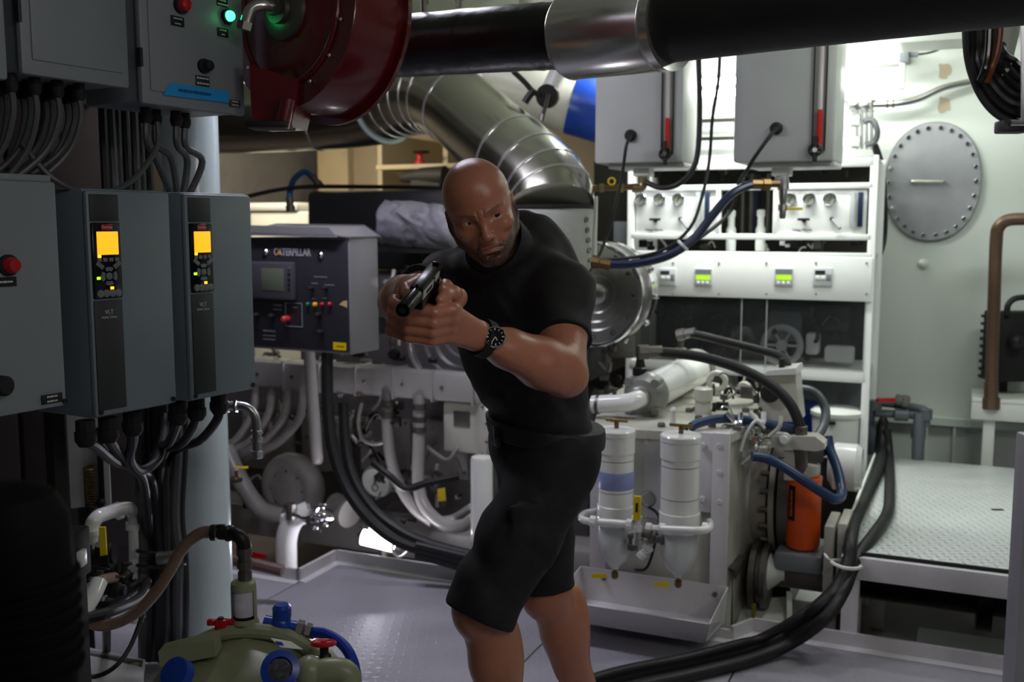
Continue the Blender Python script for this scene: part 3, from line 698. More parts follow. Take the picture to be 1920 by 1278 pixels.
part(tk, 'neck_band', DULLM, lambda m: m.lathe([(.030, -.016), (.0335, -.015), (.0335, .012), (.03, .013)], sg0, (0, 0, 1), 28))
def sight(m):
    # cylinder wall with a rectangular window facing the camera
    n = 40
    def ringp(r, z): return [sg0+Vector((r*math.sin(2*math.pi*k/n), -r*math.cos(2*math.pi*k/n), z)) for k in range(n)]
    zs = [0, .012, .024, L*.80, L*.86, L*.95, L]; rs = [.030, .033, .0295, .0295, .0295, .0285, .020]
    vs = []; fs = []
    for r, z in zip(rs, zs): vs += ringp(r, z)
    for i in range(len(zs)-1):
        for k in range(n):
            if i == 2 and (k < 7 or k >= n-5 or 16 <= k < 27): continue
            fs.append((i*n+k, i*n+(k+1) % n, (i+1)*n+(k+1) % n, (i+1)*n+k))
    fs.append(tuple((len(zs)-1)*n+k for k in range(n)))
    m.add(vs, fs)
part(tk, 'sight_housing', GREENT, sight)
part(tk, 'sight_glass', mat('sight_glass', '#d8d0de', .08, var=.05, alpha=.75), lambda m: m.cyl(sg0+UP*.012, sg0+UP*(L*.84), .0255, seg=24))
part(tk, 'sight_liquid', BLACKG, lambda m: m.cyl(sg0+UP*.008, sg0+UP*.03, .0265, seg=24))
bw = P(525, 1255, 2.1)
part(tk, 'blue_port', BLUE, lambda m: m.lathe([(.022, -.02), (.041, -.018), (.041, .008), (.026, .012), (.026, 0), (.02, 0)], bw, (.25, -.85, .5), 24, cap=False), label='blue ring port')
part(tk, 'port_glass', BLACKG, lambda m: m.lathe([(0, 0), (.028, 0)], bw, (.25, -.85, .5), 24))
b2w = P(330, 1262, 2.1)
part(tk, 'side_port', BLUE, lambda m: m.lathe([(.024, -.02), (.034, -.018), (.034, .008), (.022, .01)], b2w, (-.35, -.7, .6), 20))
part(tk, 'outlet_boss', GREENT, lambda m: (m.tube(px3([(590, 1262, 2.15), (620, 1256, 2.15), (650, 1262, 2.15), (655, 1300, 2.15)]), .028, 14, smooth=5), m.ball(P(580, 1258, 2.15), .035)))
part(tk, 'nameplate', WHITE, lambda m: m.prism([P(506, 1196, 2.145), P(545, 1203, 2.145), P(568, 1218, 2.13), P(524, 1214, 2.13)], (.002, -.004, .003)))
part(tk, 'nameplate_mark', BLUE, lambda m: m.prism([P(516, 1202, 2.138), P(528, 1204, 2.138), P(532, 1210, 2.133), P(520, 1209, 2.133)], (.002, -.005, .003)))
part(tk, 'drain_valve', DARKM, lambda m: (m.cyl(P(608, 1250, 2.2), P(608, 1212, 2.2), .010, seg=10), m.ball(P(610, 1232, 2.2), .014)))
part(tk, 'red_handwheel', REDP, lambda m: (m.torus(P(607, 1205, 2.2), (0, .2, 1), .024, .0055, 24, 8), m.cyl(P(590, 1205, 2.2), P(625, 1205, 2.2), .005, seg=8), m.cyl(P(607, 1215, 2.2), P(607, 1200, 2.2), .007, seg=8)))
part(tk, 'red_tap', REDP, lambda m: (m.box(P(415, 1170, 2.28), (.028, .02, .026), bev=.004), m.box(P(396, 1166, 2.28), (.018, .014, .014), bev=.003), m.cyl(P(415, 1165, 2.28), P(440, 1166, 2.28), .008, seg=8)))
part(tk, 'red_tap_stem', DARKM, lambda m: m.cyl(P(414, 1175, 2.28), P(414, 1157, 2.28), .007, seg=8))
bv = thing('blue_check_valve', P(522, 1192, 2.32), 'dark blue valve body joining the tank neck to the blue hose', 'valve')
part(bv, 'body', BLUE, lambda m: (m.ball(P(527, 1172, 2.30), .026, sc3=(1, 1, 1.2)), m.cyl(P(495, 1165, 2.30), P(560, 1178, 2.30), .016, seg=14), m.lathe([(.02, 0), (.022, .008), (.022, .028), (.016, .036), (0, .037)], P(529, 1160, 2.30), (0, 0, 1), 18)))
part(bv, 'union_nut', DULLM, lambda m: (m.cyl(P(556, 1178, 2.30), P(568, 1181, 2.30), .022, seg=6), m.cyl(P(572, 1182, 2.30), P(582, 1185, 2.30), .020, seg=6), m.cyl(P(550, 1177, 2.30), P(590, 1187, 2.30), .014, seg=10)))
hose('blue_hose', 'bright blue hose arching from the blue valve to the deck', 'hose', [(583, 1185, 2.30), (610, 1188, 2.28), (640, 1205, 2.25), (660, 1235, 2.22), (668, 1275, 2.2), (668, 1330, 2.2), (660, 1400, 2.2)], .0125, mat('bright_blue_hose', '#12359a', .35, var=.1))
be = thing('black_pipe_elbow', P(455, 1085, 2.3), 'black threaded elbow on top of the sight glass', 'pipe')
part(be, 'elbow', DARKM, lambda m: m.tube(px3([(412, 998, 2.32), (436, 1000, 2.31), (450, 1006, 2.3), (457, 1020, 2.3), (458, 1040, 2.3)]), .0165, 14, smooth=5))
part(be, 'union', DULLM, lambda m: m.lathe([(.012, -.07), (.016, -.068), (.016, -.045), (.013, -.044), (.013, -.036), (.0175, -.035), (.0175, -.018), (.0145, -.017), (.0145, -.006), (.018, -.005), (.018, .012), (.0165, .013)], P(458, 1036, 2.3), (0, 0, 1), 12), ang=25)
part(be, 'hose_clip', DARKM, lambda m: (m.cyl(P(396, 998, 2.32), P(406, 998, 2.32), .019, seg=14), m.box(P(414, 986, 2.32), (.02, .012, .008), bev=.002), m.cyl(P(426, 999, 2.315), P(434, 1000, 2.315), .020, seg=8)))
hose('tan_hose', 'tan reinforced hose looping from the black elbow down to the valves', 'hose', [(404, 997, 2.32), (375, 1000, 2.34), (342, 1028, 2.36), (318, 1070, 2.38), (290, 1112, 2.4), (255, 1148, 2.42), (215, 1168, 2.44), (178, 1170, 2.46), (158, 1145, 2.5), (160, 1115, 2.55), (185, 1090, 2.62), (215, 1082, 2.7)], .0145, mat('tan_hose', '#8d7466', .28, var=.1), seg=14)

# dark locker in shadow behind the cabinets
DL = Fr(P(-60, 700, 4.05), .05)
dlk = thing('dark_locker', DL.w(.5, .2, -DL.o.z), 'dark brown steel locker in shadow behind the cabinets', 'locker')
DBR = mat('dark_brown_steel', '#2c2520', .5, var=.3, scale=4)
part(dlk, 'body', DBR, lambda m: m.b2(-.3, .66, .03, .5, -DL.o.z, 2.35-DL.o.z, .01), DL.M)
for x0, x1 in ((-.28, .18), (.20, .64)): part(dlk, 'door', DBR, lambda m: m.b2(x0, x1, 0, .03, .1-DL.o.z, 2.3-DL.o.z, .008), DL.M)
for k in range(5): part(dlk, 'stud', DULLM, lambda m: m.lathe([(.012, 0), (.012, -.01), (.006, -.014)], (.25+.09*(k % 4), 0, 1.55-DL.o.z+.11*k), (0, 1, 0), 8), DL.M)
# ================================================================== MIDDLE: engine, duct, overhead pipe
def Q(px, py, w_): return RIG.w(*RIG.px(px, py, w_))     # pixel -> world point on rig plane w
def pq(pts): return [Q(*p) for p in pts]
eng = thing('marine_engine', Q(700, 1000, 4.6)*1, 'large white dirty marine engine with curved pipes behind the man', 'engine')
def ebox(name, m, x0, y0, x1, y1, w0, w1, bev=.01, root=None):
    a, b, u, t = RIG.rect(x0, y0, x1, y1, w0)
    return part(root or eng, name, m, lambda q: q.b2(a, b, w0, w1, u, t, bev), RIG.M)
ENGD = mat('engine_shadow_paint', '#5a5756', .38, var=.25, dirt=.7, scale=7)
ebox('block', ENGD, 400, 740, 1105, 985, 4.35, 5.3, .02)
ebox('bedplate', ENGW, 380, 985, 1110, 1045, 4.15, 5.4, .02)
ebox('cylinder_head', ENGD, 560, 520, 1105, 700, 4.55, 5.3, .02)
ebox('valve_cover', mat('valve_cover_black', '#26262a', .42, var=.15), 575, 356, 842, 505, 4.75, 5.3, .03)
ebox('head_rail', ALU, 690, 466, 860, 474, 4.5, 4.55, .003)
a, b, u, t = RIG.rect(436, 688, 925, 742, 4.0)
part(eng, 'coolant_rail', ENGW, lambda m: m.b2(a, b, 4.0, 4.14, u, t, .03), RIG.M)
for k in range(7):
    xx = a+(b-a)*(k+.5)/7
    part(eng, 'rail_joint', ENGW, lambda m: m.b2(xx-.006, xx+.006, 3.992, 4.145, u-.004, t+.004, .004), RIG.M)
    part(eng, 'rail_bolt', DULLM, lambda m: m.lathe([(.008, 0), (.008, -.008), (.005, -.010)], (xx+.05, 4.0, (u+t)/2), (0, 1, 0), 6), RIG.M)
# crankcase doors
for k in range(4):
    x0 = 455+k*110
    d = ebox('crankcase_door', ENGW, x0, 775+k*5, x0+92, 880+k*5, 4.32, 4.36, .008)
    for (sx, sy) in ((6, 8), (86, 8), (6, 96), (86, 96)):
        q = Q(x0+sx, 775+k*5+sy, 4.32)
        MB().lathe([(.008, 0), (.008, .008), (.005, .010)], q, -W, 6).build('door_bolt', DULLM, d)
# curved runners on the left
for k, (x, y) in enumerate(((478, 742), (508, 744), (538, 746), (566, 748))):
    part(eng, 'runner_pipe', ENGW, lambda m: m.tube(pq([(x, y-20, 4.06), (x, y+14, 4.05), (x-10, y+45, 4.03), (x-34-4*k, y+82, 4.0), (x-66-6*k, y+100, 4.0), (x-90-6*k, y+108, 4.05)]), .021, 14, smooth=6))
# pump volute, lower left
vc = Q(545, 915, 4.0)
part(eng, 'pump_volute', ENGW, lambda m: m.torus(vc+W*.02, W, .115, .058, 40, 18))
part(eng, 'pump_cover', ENGW, lambda m: m.lathe([(.10, .05), (.12, 0), (.11, -.03), (.05, -.05), (0, -.05)], vc, W, 30))
boltring(eng, vc-W*.028, -W, .09, 8, .008, .01)
part(eng, 'pump_inlet', ENGW, lambda m: m.tube(pq([(424, 842, 3.95), (440, 880, 3.92), (462, 920, 3.9), (490, 955, 3.9), (525, 965, 3.95)]), [.045, .045, .042, .042, .04], 16, smooth=6))
part(eng, 'pump_outlet', ENGW, lambda m: m.lathe([(.06, -.03), (.06, .06), (.072, .06), (.072, .085), (.05, .09)], Q(635, 950, 3.95), E*.8+Vector((0, -.3, -.15)), 22))
part(eng, 'round_cap', WHITE, lambda m: m.lathe([(0, 0), (.072, 0), (.078, .01), (.078, .03)], Q(704, 905, 4.05), W*.95+UP*.2, 28))
part(eng, 'cap_mark', DULLM, lambda m: (m.torus(Q(703, 914, 4.03), -W, .016, .003, 20, 6), m.cyl(Q(703, 893, 4.03), Q(703, 906, 4.03), .005, seg=6)))
# white hoses on the right of the block
for (pts, r) in (([(727, 735, 4.02), (726, 800, 4.0), (734, 865, 3.97), (752, 915, 3.95), (780, 955, 3.93), (812, 978, 3.93)], .026),
                 ([(786, 740, 4.02), (785, 830, 3.98), (785, 910, 3.94), (800, 955, 3.9), (835, 984, 3.86), (868, 985, 3.85), (888, 972, 3.85)], .028),
                 ([(820, 975, 3.95), (850, 972, 3.95), (886, 950, 3.92)], .02),
                 ([(678, 755, 4.02), (672, 790, 4.0), (680, 822, 3.98), (702, 832, 3.98), (726, 826, 4.0)], .009),
                 ([(800, 836, 4.1), (820, 852, 4.1), (840, 862, 4.05), (856, 842, 4.05), (866, 830, 4.08)], .010),
                 ([(820, 870, 4.0), (818, 900, 4.0), (820, 950, 4.0)], .009)):
    part(eng, 'white_hose', ENGW, lambda m: m.tube(pq(pts), r, 12, smooth=7))
for (x, y) in ((727, 778), (786, 785), (786, 805), (727, 756), (786, 762)):
    part(eng, 'hose_clip', DULLM, lambda m: m.cyl(Q(x, y-5, 4.0 if y < 790 else 3.985), Q(x, y+5, 4.0 if y < 790 else 3.985), .031, seg=16))
ebox('side_cover', GEARW, 830, 755, 905, 850, 4.05, 4.3, .015)
fcx = Q(896, 800, 4.05)
part(eng, 'flywheel_cover', GEARW, lambda m: m.lathe([(.15, .2), (.15, .03), (.14, 0), (.05, -.012), (0, -.012)], fcx, W*.7-E*.7*-1, 36))
boltring(eng, fcx, -(W*.7+E*.7), .13, 10, .008, .01)
ebox('cover_plate', DULLM, 850, 772, 880, 800, 4.044, 4.055, .002)
part(eng, 'yellow_tag', YEL, lambda m: m.prism(pq([(820, 916, 3.95), (834, 914, 3.95), (836, 938, 3.95), (821, 940, 3.95)]), W*.003))
part(eng, 'breather_pipe', ENGW, lambda m: m.lathe([(.0, -.03), (.018, -.028), (.0265, -.018), (.029, 0), (.027, .45), (.027, .55), (.033, .55), (.033, .60)], Q(594, 858, 3.9), UP+E*-.06, 20))
part(eng, 'fuel_filter', WHITE2, lambda m: m.lathe([(.0, -.62), (.04, -.62), (.045, -.60), (.045, -.36), (.048, -.355), (.048, -.30), (.046, -.295), (.046, -.01), (.042, 0), (0, .002)], Q(903, 856, 3.75), UP, 24))
def clutter(root, x0, y0, x1, y1, w0, w1, n, mats, seed, smin=.012, smax=.04, name='engine_fitting'):
    rnd = random.Random(seed)
    for k in range(n):
        px, py, w_ = rnd.uniform(x0, x1), rnd.uniform(y0, y1), rnd.uniform(w0, w1)
        c = Q(px, py, w_); s = rnd.uniform(smin, smax); m = rnd.choice(mats); kind = rnd.randrange(5)
        ax = rnd.choice([E, UP, W, (E+UP).normalized(), (E-UP).normalized()])
        mb = MB()
        if kind == 0: mb.box((0, 0, 0), (s*rnd.uniform(1, 2.2), s, s*rnd.uniform(.7, 1.6)), Matrix.Translation(c) @ Matrix.Rotation(EANG+rnd.uniform(-.3, .3), 4, 'Z'), bev=s*.15)
        elif kind == 1: mb.lathe([(s*.4, -s), (s*.4, -s*.3), (s*.6, -s*.28), (s*.6, s*.28), (s*.35, s*.3), (s*.35, s)], c, ax, 6+6*(k % 2))
        elif kind == 2: mb.tube([c-ax*s*2, c-ax*s*.5, c+UP*s*.4, c+UP*s*1.4+W*s*.4], s*.28, 8, smooth=4)
        elif kind == 3: mb.lathe([(0, -s*.7), (s*.6, -s*.6), (s*.7, 0), (s*.5, s*.5), (s*.2, s*.6), (s*.2, s)], c, ax, 12)
        else:
            d = Vector((rnd.uniform(-1, 1), rnd.uniform(-.4, .4), rnd.uniform(-1, 1)))
            mb.tube([c, c+d*s*1.6+UP*s, c+d*s*3.4, c+d*s*4.2-UP*s*1.3], s*.16, 7, smooth=5)
        mb.build(name, m, root)
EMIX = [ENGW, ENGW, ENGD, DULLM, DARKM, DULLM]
clutter(eng, 480, 750, 880, 900, 4.1, 4.3, 46, EMIX, 3)
clutter(eng, 440, 880, 860, 1000, 3.95, 4.3, 36, EMIX+[BLACK], 4)
clutter(eng, 690, 480, 860, 640, 4.3, 4.5, 34, [DULLM, ENGD, ENGW, DARKM, DULLM], 5, .015, .05)
clutter(eng, 490, 660, 900, 700, 4.05, 4.3, 26, [DULLM, DARKM, ENGD], 6)
clutter(eng, 590, 735, 760, 800, 3.98, 4.1, 24, [DULLM, DARKM, ENGW, CHROME, COPPER], 8, .008, .022)
clutter(eng, 1110, 655, 1180, 780, 4.3, 4.7, 16, [DULLM, DARKM, ENGD, GEARW], 9)
# stool pipe with chrome valve
sp_ = thing('white_standpipe', Q(535, 1090, 3.55), 'white standpipe elbow with chrome valve rising at the walkway edge', 'pipe')
part(sp_, 'pipe', WHITE2, lambda m: m.tube(pq([(538, 1092, 3.6), (537, 1050, 3.6), (538, 1005, 3.6), (552, 972, 3.62), (580, 958, 3.66)]), .047, 20, smooth=7))
part(sp_, 'flange', WHITE2, lambda m: m.cyl(Q(536, 978, 3.6), Q(539, 968, 3.6), .03, seg=18))
part(sp_, 'chrome_valve', CHROME, lambda m: (m.tube(pq([(572, 962, 3.64), (600, 968, 3.68), (618, 968, 3.72)]), [.034, .042, .034], 18, smooth=4)), label='polished chrome valve body')
part(sp_, 'chrome_union', CHROME, lambda m: m.lathe([(.03, -.01), (.046, -.01), (.046, .012), (.03, .014)], Q(578, 962, 3.64), Q(600, 967, 3.68)-Q(578, 962, 3.64), 8), ang=25)
part(sp_, 'valve_lever', CHROME, lambda m: m.tube(pq([(545, 958, 3.6), (565, 970, 3.58), (585, 966, 3.58), (598, 948, 3.6), (612, 948, 3.62)]), .008, 8, smooth=5))
for (x, y) in ((592, 990), (610, 984), (604, 950)):
    part(sp_, 'bolt', CHROME, lambda m: m.ball(Q(x, y, 3.62), .012))
part(sp_, 'bonnet', DULLM, lambda m: m.lathe([(.02, -.03), (.02, .02), (.028, .02), (.028, .04)], Q(545, 960, 3.58), UP, 10))
# inspection lamp in the bilge
lc = Q(708, 1014, 3.78)
lp = thing('inspection_lamp', lc, 'glowing white inspection lamp lying under the engine by the black cables', 'lamp')
LAMPM = mat('lamp_glow', (.96, .93, 1.0), .3, var=0, emit=16)
la, lb = Q(680, 1006, 3.75), Q(738, 1020, 3.78)
part(lp, 'lens', LAMPM, lambda m: m.tube([la, lb], .034, 16))
part(lp, 'reflector', ALU, lambda m: m.prism([la+W*.05+UP*.05, lb+W*.05+UP*.05, lb+W*.06-UP*.045, la+W*.06-UP*.045], W*.004))
part(lp, 'hook', ALU, lambda m: m.tube(pq([(738, 1016, 3.76), (736, 1032, 3.74), (748, 1044, 3.74), (764, 1034, 3.74), (772, 1020, 3.76)]), .006, 8, smooth=6))
part(lp, 'bracket', DULLM, lambda m: m.cyl(lc+W*.055, Vector((lc.x, lc.y, -.5))+W*.055, .012, seg=8))
ll = bpy.data.lights.new('inspection_lamp_light', 'AREA'); ll.shape = 'RECTANGLE'; ll.size = .12; ll.size_y = .05; ll.energy = 2.5; ll.color = (.88, .84, 1.)
lo = bpy.data.objects.new('inspection_lamp_light', ll); lo.location = lc-W*.06+UP*.02; lo.rotation_euler = (-W*.7-E*.4+UP*.75).to_track_quat('-Z', 'Y').to_euler(); sc.collection.objects.link(lo)
# heavy black cables down the engine
hose('heavy_cable', 'thick black cable curving down in front of the engine, left one', 'cable', [(614, 640, 4.15), (614, 740, 4.15), (622, 830, 4.12), (645, 905, 4.08), (685, 965, 4.02), (735, 1008, 3.98), (790, 1030, 3.95), (850, 1048, 3.92), (900, 1060, 3.9)], .024, BLACK, group='heavy engine cables')
hose('heavy_cable', 'thick black cable curving down in front of the engine, right one', 'cable', [(644, 755, 4.2), (648, 830, 4.17), (662, 895, 4.12), (700, 955, 4.06), (750, 995, 4.0), (800, 1018, 3.96), (860, 1035, 3.92), (905, 1045, 3.9)], .022, BLACK, group='heavy engine cables')
for i in range(3):
    hose('bilge_hose', 'black hose low in the bilge beside the lamp, %s of three' % ['upper', 'middle', 'lower'][i], 'hose', [(780, 1022+8*i, 3.88), (830, 1034+9*i, 3.86), (880, 1046+10*i, 3.84), (960, 1062+9*i, 3.84), (1060, 1078+8*i, 3.84)], .018, BLACK, group='bilge hoses')
hose('dark_pipe', 'dark pipe between the engine and the white cable hoses', 'pipe', [(700, 868, 4.25), (728, 890, 4.2), (760, 915, 4.2), (800, 905, 4.2), (860, 892, 4.2)], .016, BLACK)
hose('red_brown_pipe', 'rusty pipe low along the bilge behind the standpipe', 'pipe', [(330, 1250, 3.9), (345, 1110, 3.85), (380, 1050, 3.8), (425, 1048, 3.75), (480, 1058, 3.72), (530, 1070, 3.7)], .022, mat('rusty_pipe', '#5d4440', .5, var=.3))
rvv = thing('red_valve', Q(490, 1044, 3.6), 'small red lever valve beside the standpipe', 'valve')
part(rvv, 'lever', REDP, lambda m: m.prism(pq([(470, 1034, 3.58), (498, 1040, 3.58), (496, 1048, 3.58), (472, 1044, 3.58)]), W*.01))
part(rvv, 'body', DARKM, lambda m: m.cyl(Q(476, 1054, 3.6), Q(476, 1036, 3.6), .014))
bt = thing('brass_tap', Q(432, 905, 3.5), 'small brass tap with yellow lever beside the column', 'tap')
part(bt, 'body', BRASS, lambda m: (m.cyl(Q(415, 899, 3.5), Q(452, 899, 3.5), .011), m.cyl(Q(445, 899, 3.5), Q(443, 882, 3.5), .008)))
part(bt, 'lever', YEL, lambda m: m.box(Q(452, 876, 3.5), (.06, .012, .008), bev=.002))
part(bt, 'nut', CHROME, lambda m: m.cyl(Q(436, 899, 3.49), Q(444, 899, 3.49), .015, seg=6))
# ---------------------------------------------------------------- control panel
CF = Fr(P(478, 445, 4.28), EANG-.06)
cat_ = thing('engine_control_panel', CF.w(.2, .1, -.5), 'charcoal engine control panel with screen and red stop button', 'control panel')
xa, xb = CF.px(470, 550).x, CF.px(656, 550).x; zt, zb_ = CF.px(565, 447).z, CF.px(565, 655).z
part(cat_, 'case', mat('panel_case_grey', '#7f7d80', .35, var=.06), lambda m: m.b2(xa, xb, .004, .20, zb_-.008, zt+.004, .006), CF.M)
part(cat_, 'face', CHAR, lambda m: m.b2(xa, xb-.008, -.004, .006, zb_+.004, zt-.004, .002), CF.M)
part(cat_, 'hood', MATS['panel_case_grey'], lambda m: m.prism([(xa-.03, -.03, zt+.018), (CF.px(636, 440).x, -.03, zt+.012), (xb+.004, .0, zt+.004), (xb+.006, .21, zt+.006), (CF.px(625, 420).x, .21, zt+.05), (xa-.03, .21, zt+.055)], (0, 0, .006)), CF.M)
part(cat_, 'hood_lip', MATS['panel_case_grey'], lambda m: m.prism([(xa-.03, -.03, zt+.055), (CF.px(625, 420).x, -.03, zt+.045), (CF.px(640, 442).x, -.03, zt+.006), (xa-.03, -.03, zt+.012)], (0, .006, 0)), CF.M)
RX = Matrix.Rotation(math.pi/2, 4, 'X')
part(cat_, 'brand_lettering', mat('silver_print', '#a9a6ac', .4), lambda m: m.text('CATERPILLAR', .041, Matrix.Translation((CF.px(549, 473).x, -.005, CF.px(549, 473).z)) @ RX @ Matrix.Scale(.76, 4, (1, 0, 0)), bold=.0012), CF.M, smooth=False)
tri = [CF.px(*p, -.0062) for p in ((519, 477), (526, 477), (522.5, 469))]
part(cat_, 'brand_triangle', mat('amber_print', '#d08a12', .4), lambda m: m.prism(tri, (0, -.001, 0)), CF.M)
for (x, y) in ((498, 472), (601, 478)):
    part(cat_, 'panel_bolt', CHROME, lambda m: m.lathe([(.014, 0), (.014, -.004), (.009, -.010), (0, -.011)], CF.px(x, y, -.004), (0, 1, 0), 18), CF.M)
a, b, u, t = CF.rect(478, 496, 548, 556, -.02)
dp = part(cat_, 'display', mat('display_bezel', '#46454c', .4), lambda m: m.b2(a-.03, b+.012, -.035, -.003, u-.012, t+.012, .01), CF.M)
a, b, u, t = CF.rect(490, 503, 532, 545, -.036)
part(dp, 'screen', mat('lcd_grey', '#5e6656', .3, var=.05), lambda m: m.b2(a, b, -.037, -.034, u, t, .002), CF.M)
for k, y in enumerate((503, 513, 523, 532, 541)):
    c = CF.px(542, y, -.036)
    part(dp, 'key', MATS['lcd_grey'] if k == 0 else BLACKM, lambda m: m.box(c, (.012, .006, .009), bev=.002), CF.M)
def dot(x, y, r, m, h=.012, name='indicator', y0=-.004):
    part(cat_, name, m, lambda q: q.lathe([(r, 0), (r, -h), (r*.6, -h-r*.4), (0, -h-r*.5)], CF.px(x, y, y0), (0, 1, 0), 14), CF.M)
for x, m_ in ((579, mat('green_indicator', '#1d6a4a', .3)), (592, mat('amber_indicator', '#d89a10', .3, emit=.15)), (606, REDP), (620, REDP)): dot(x, 570, .008, m_)
dot(540, 597, .013, mat('stop_red', '#c5363f', .3), .03, 'stop_button')
for (x, y) in ((484, 590), (513, 592), (600, 590), (604, 622), (587, 540), (613, 540)): dot(x, y, .011 if y > 560 else .007, BLACKM, .025, 'knob')
fr_ = [CF.px(*p, -.005) for p in ((535, 567), (566, 569), (567, 613), (536, 611))]
part(cat_, 'stop_frame', GREY, lambda m: m.tube(fr_, .0022, 6, closed=True), CF.M)
GP = mat('dim_print', '#77747c', .5)
for (x, y, tx, s_) in ((601, 519, 10, .011), (590, 531, 5, .011), (618, 534, 8, .010), (520, 572, 6, .012), (520, 580, 7, .011), (553, 576, 4, .012), (505, 620, 8, .014), (505, 629, 13, .009), (505, 636, 12, .009), (588, 560, 3, .008), (608, 559, 5, .008)):
    part(cat_, 'lettering', GP, lambda m: m.greek(tx, s_, Matrix.Translation(CF.px(x, y, -.0048)) @ RX), CF.M, smooth=False)
a, b, u, t = CF.rect(625, 642, 649, 656, -.005)
yl = part(cat_, 'warning_label', YEL, lambda m: m.b2(a, b, -.006, -.003, u, t), CF.M)
part(yl, 'lettering', REDP, lambda m: m.greek(7, .009, Matrix.Translation(((a+b)/2+.004, -.0065, (u+t)/2)) @ RX), CF.M, smooth=False)
part(cat_, 'chipped_paint', mat('chip_tan', '#c0a878', .7), lambda m: m.prism([CF.px(*p, -.0046) for p in ((636, 571), (644, 564), (651, 563), (651, 577), (643, 573))], (0, -.001, 0)), CF.M)
part(cat_, 'bracket', DARKM, lambda m: m.b2(xa+.05, xb-.03, .20, .33, zb_+.05, zb_+.12), CF.M)
# ---------------------------------------------------------------- chrome air filter housings
def housing(root, c, ax, R, m, dep=.16):
    part(root, 'dish', m, lambda q: q.lathe([(0, .05), (R*.35, .05), (R*.38, .035), (R*.52, .035), (R*.55, .015), (R*.68, .015), (R*.71, .0), (R*.93, .0), (R*.94, -.008), (R, -.01), (R*1.01, -.004), (R*1.01, .02), (R*.97, .03), (R*.96, dep)], c, -ax, 64), ang=50)
    part(root, 'clamp_ring', CHROME, lambda q: q.torus(c+ax*.012, ax, R*.985, .010, 64, 10))
    part(root, 'retaining_band', CHROME, lambda q: q.lathe([(R*.96, 0), (R*1.02, 0), (R*1.02, .05), (R*.96, .05)], c-ax*.12, -ax, 64, cap=False))
    part(root, 'centre_boss', m, lambda q: q.lathe([(R*.2, 0), (R*.2, -.01), (R*.1, -.02), (0, -.02)], c-ax*.045, -ax, 24))
h1 = Q(858, 628, 4.05)
ah = thing('air_filter_housing', h1, 'round chrome air filter housing seen below the gun and hands', 'air filter', 'chrome air filter housings')
DISH = mat('dull_chrome', '#a7a5a8', .22, .85, var=.10, scale=3)
housing(ah, h1, (-W+E*-.1+UP*.05).normalized(), S(122, 4.2), DISH)
part(ah, 'mount', ENGD, lambda m: m.cyl(h1+W*.10, h1+W*.52, .16, seg=30))
h2 = Q(1112, 552, 4.25)
ah2 = thing('air_filter_housing', h2, 'round chrome air filter housing right of the man with bolted band', 'air filter', 'chrome air filter housings')
ax2 = (Vector((-.42, -.9, 0))).normalized()
housing(ah2, h2+Vector((0, 0, 0)), ax2, S(104, 4.2), STEEL, .26)
boltring(ah2, h2+ax2*.008, ax2, S(104, 4.2)*.83, 12, .012, .012, CHROME)
for k in range(4):
    a_ = .5-k*.55; bb = ax2.cross(UP).normalized()*-1
    pc = h2-ax2*.17+(bb*math.cos(a_)+UP*math.sin(a_))*S(106, 4.2)
    part(ah2, 'band_clip', CHROME, lambda m: m.box((0, 0, 0), (.03, .05, .02), Matrix.Translation(pc) @ Matrix.Rotation(a_, 4, 'Y'), bev=.005))
part(ah2, 'mount', ENGD, lambda m: m.cyl(h2-ax2*.2, h2-ax2*.5, .12, seg=24))
part(ah2, 'saddle', ENGD, lambda m: m.box(h2-ax2*.38-UP*.17, (.12, .12, .3), bev=.01))
# ---------------------------------------------------------------- lagging cloth
bl_ = thing('lagging_blanket', Q(785, 470, 4.45), 'crumpled grey lagging cloth wrapped over the engine behind the gun', 'cloth')
def lump(m):
    a0, a1 = Q(718, 416, 4.42), Q(868, 428, 4.5); ax = (a1-a0).normalized(); u = UP-ax*ax.z; u.normalize(); v = ax.cross(u)
    ns, nt = 54, 60; L = (a1-a0).length; vs = []; fs = []
    for i in range(ns+1):
        s = i/ns; cap = min(1., .35+.65*math.sqrt(min(1, i/4))) if i else .02
        cap = min(cap, 1 if s < .85 else max(.05, math.sqrt(max(0, 1-((s-.85)/.15)**2))))
        for k in range(nt):
            t = 2*math.pi*k/nt; d = Vector((s*3.2, math.cos(t), math.sin(t)))
            f = abs(math.sin(5.5*s*math.pi*.55+1.1*t+2.2*mnoise.noise(d*1.3)))
            r = .112*(1+.10*mnoise.noise(d*1.1+Vector((5, 2, 1)))-.13*(1-f)**3+.05*mnoise.noise(d*3.2)+.03*abs(mnoise.noise(d*7)))
            off = ax*(.018*mnoise.noise(Vector((math.cos(t), math.sin(t), 3))*1.5))*(1-s)
            vs.append(a0+ax*(L*max(0, (i-3))/(ns-3))+off+(u*math.sin(t)*.98+v*math.cos(t)*1.1)*r*cap)
    for i in range(ns):
        for k in range(nt): fs.append((i*nt+k, (i+1)*nt+k, (i+1)*nt+(k+1) % nt, i*nt+(k+1) % nt))
    m.add(vs, fs)
part(bl_, 'cloth', FABRIC, lump, ang=60)
part(bl_, 'seam_cord', mat('lagging_cord', '#5e5c64', .8), lambda m: m.tube(pq([(724, 384, 4.40), (745, 400, 4.33), (768, 416, 4.305), (795, 432, 4.31), (820, 444, 4.34)]), .004, 6, smooth=5))
part(bl_, 'strut', DARKM, lambda m: m.cyl(Q(800, 440, 4.52), Q(805, 530, 4.6), .03))
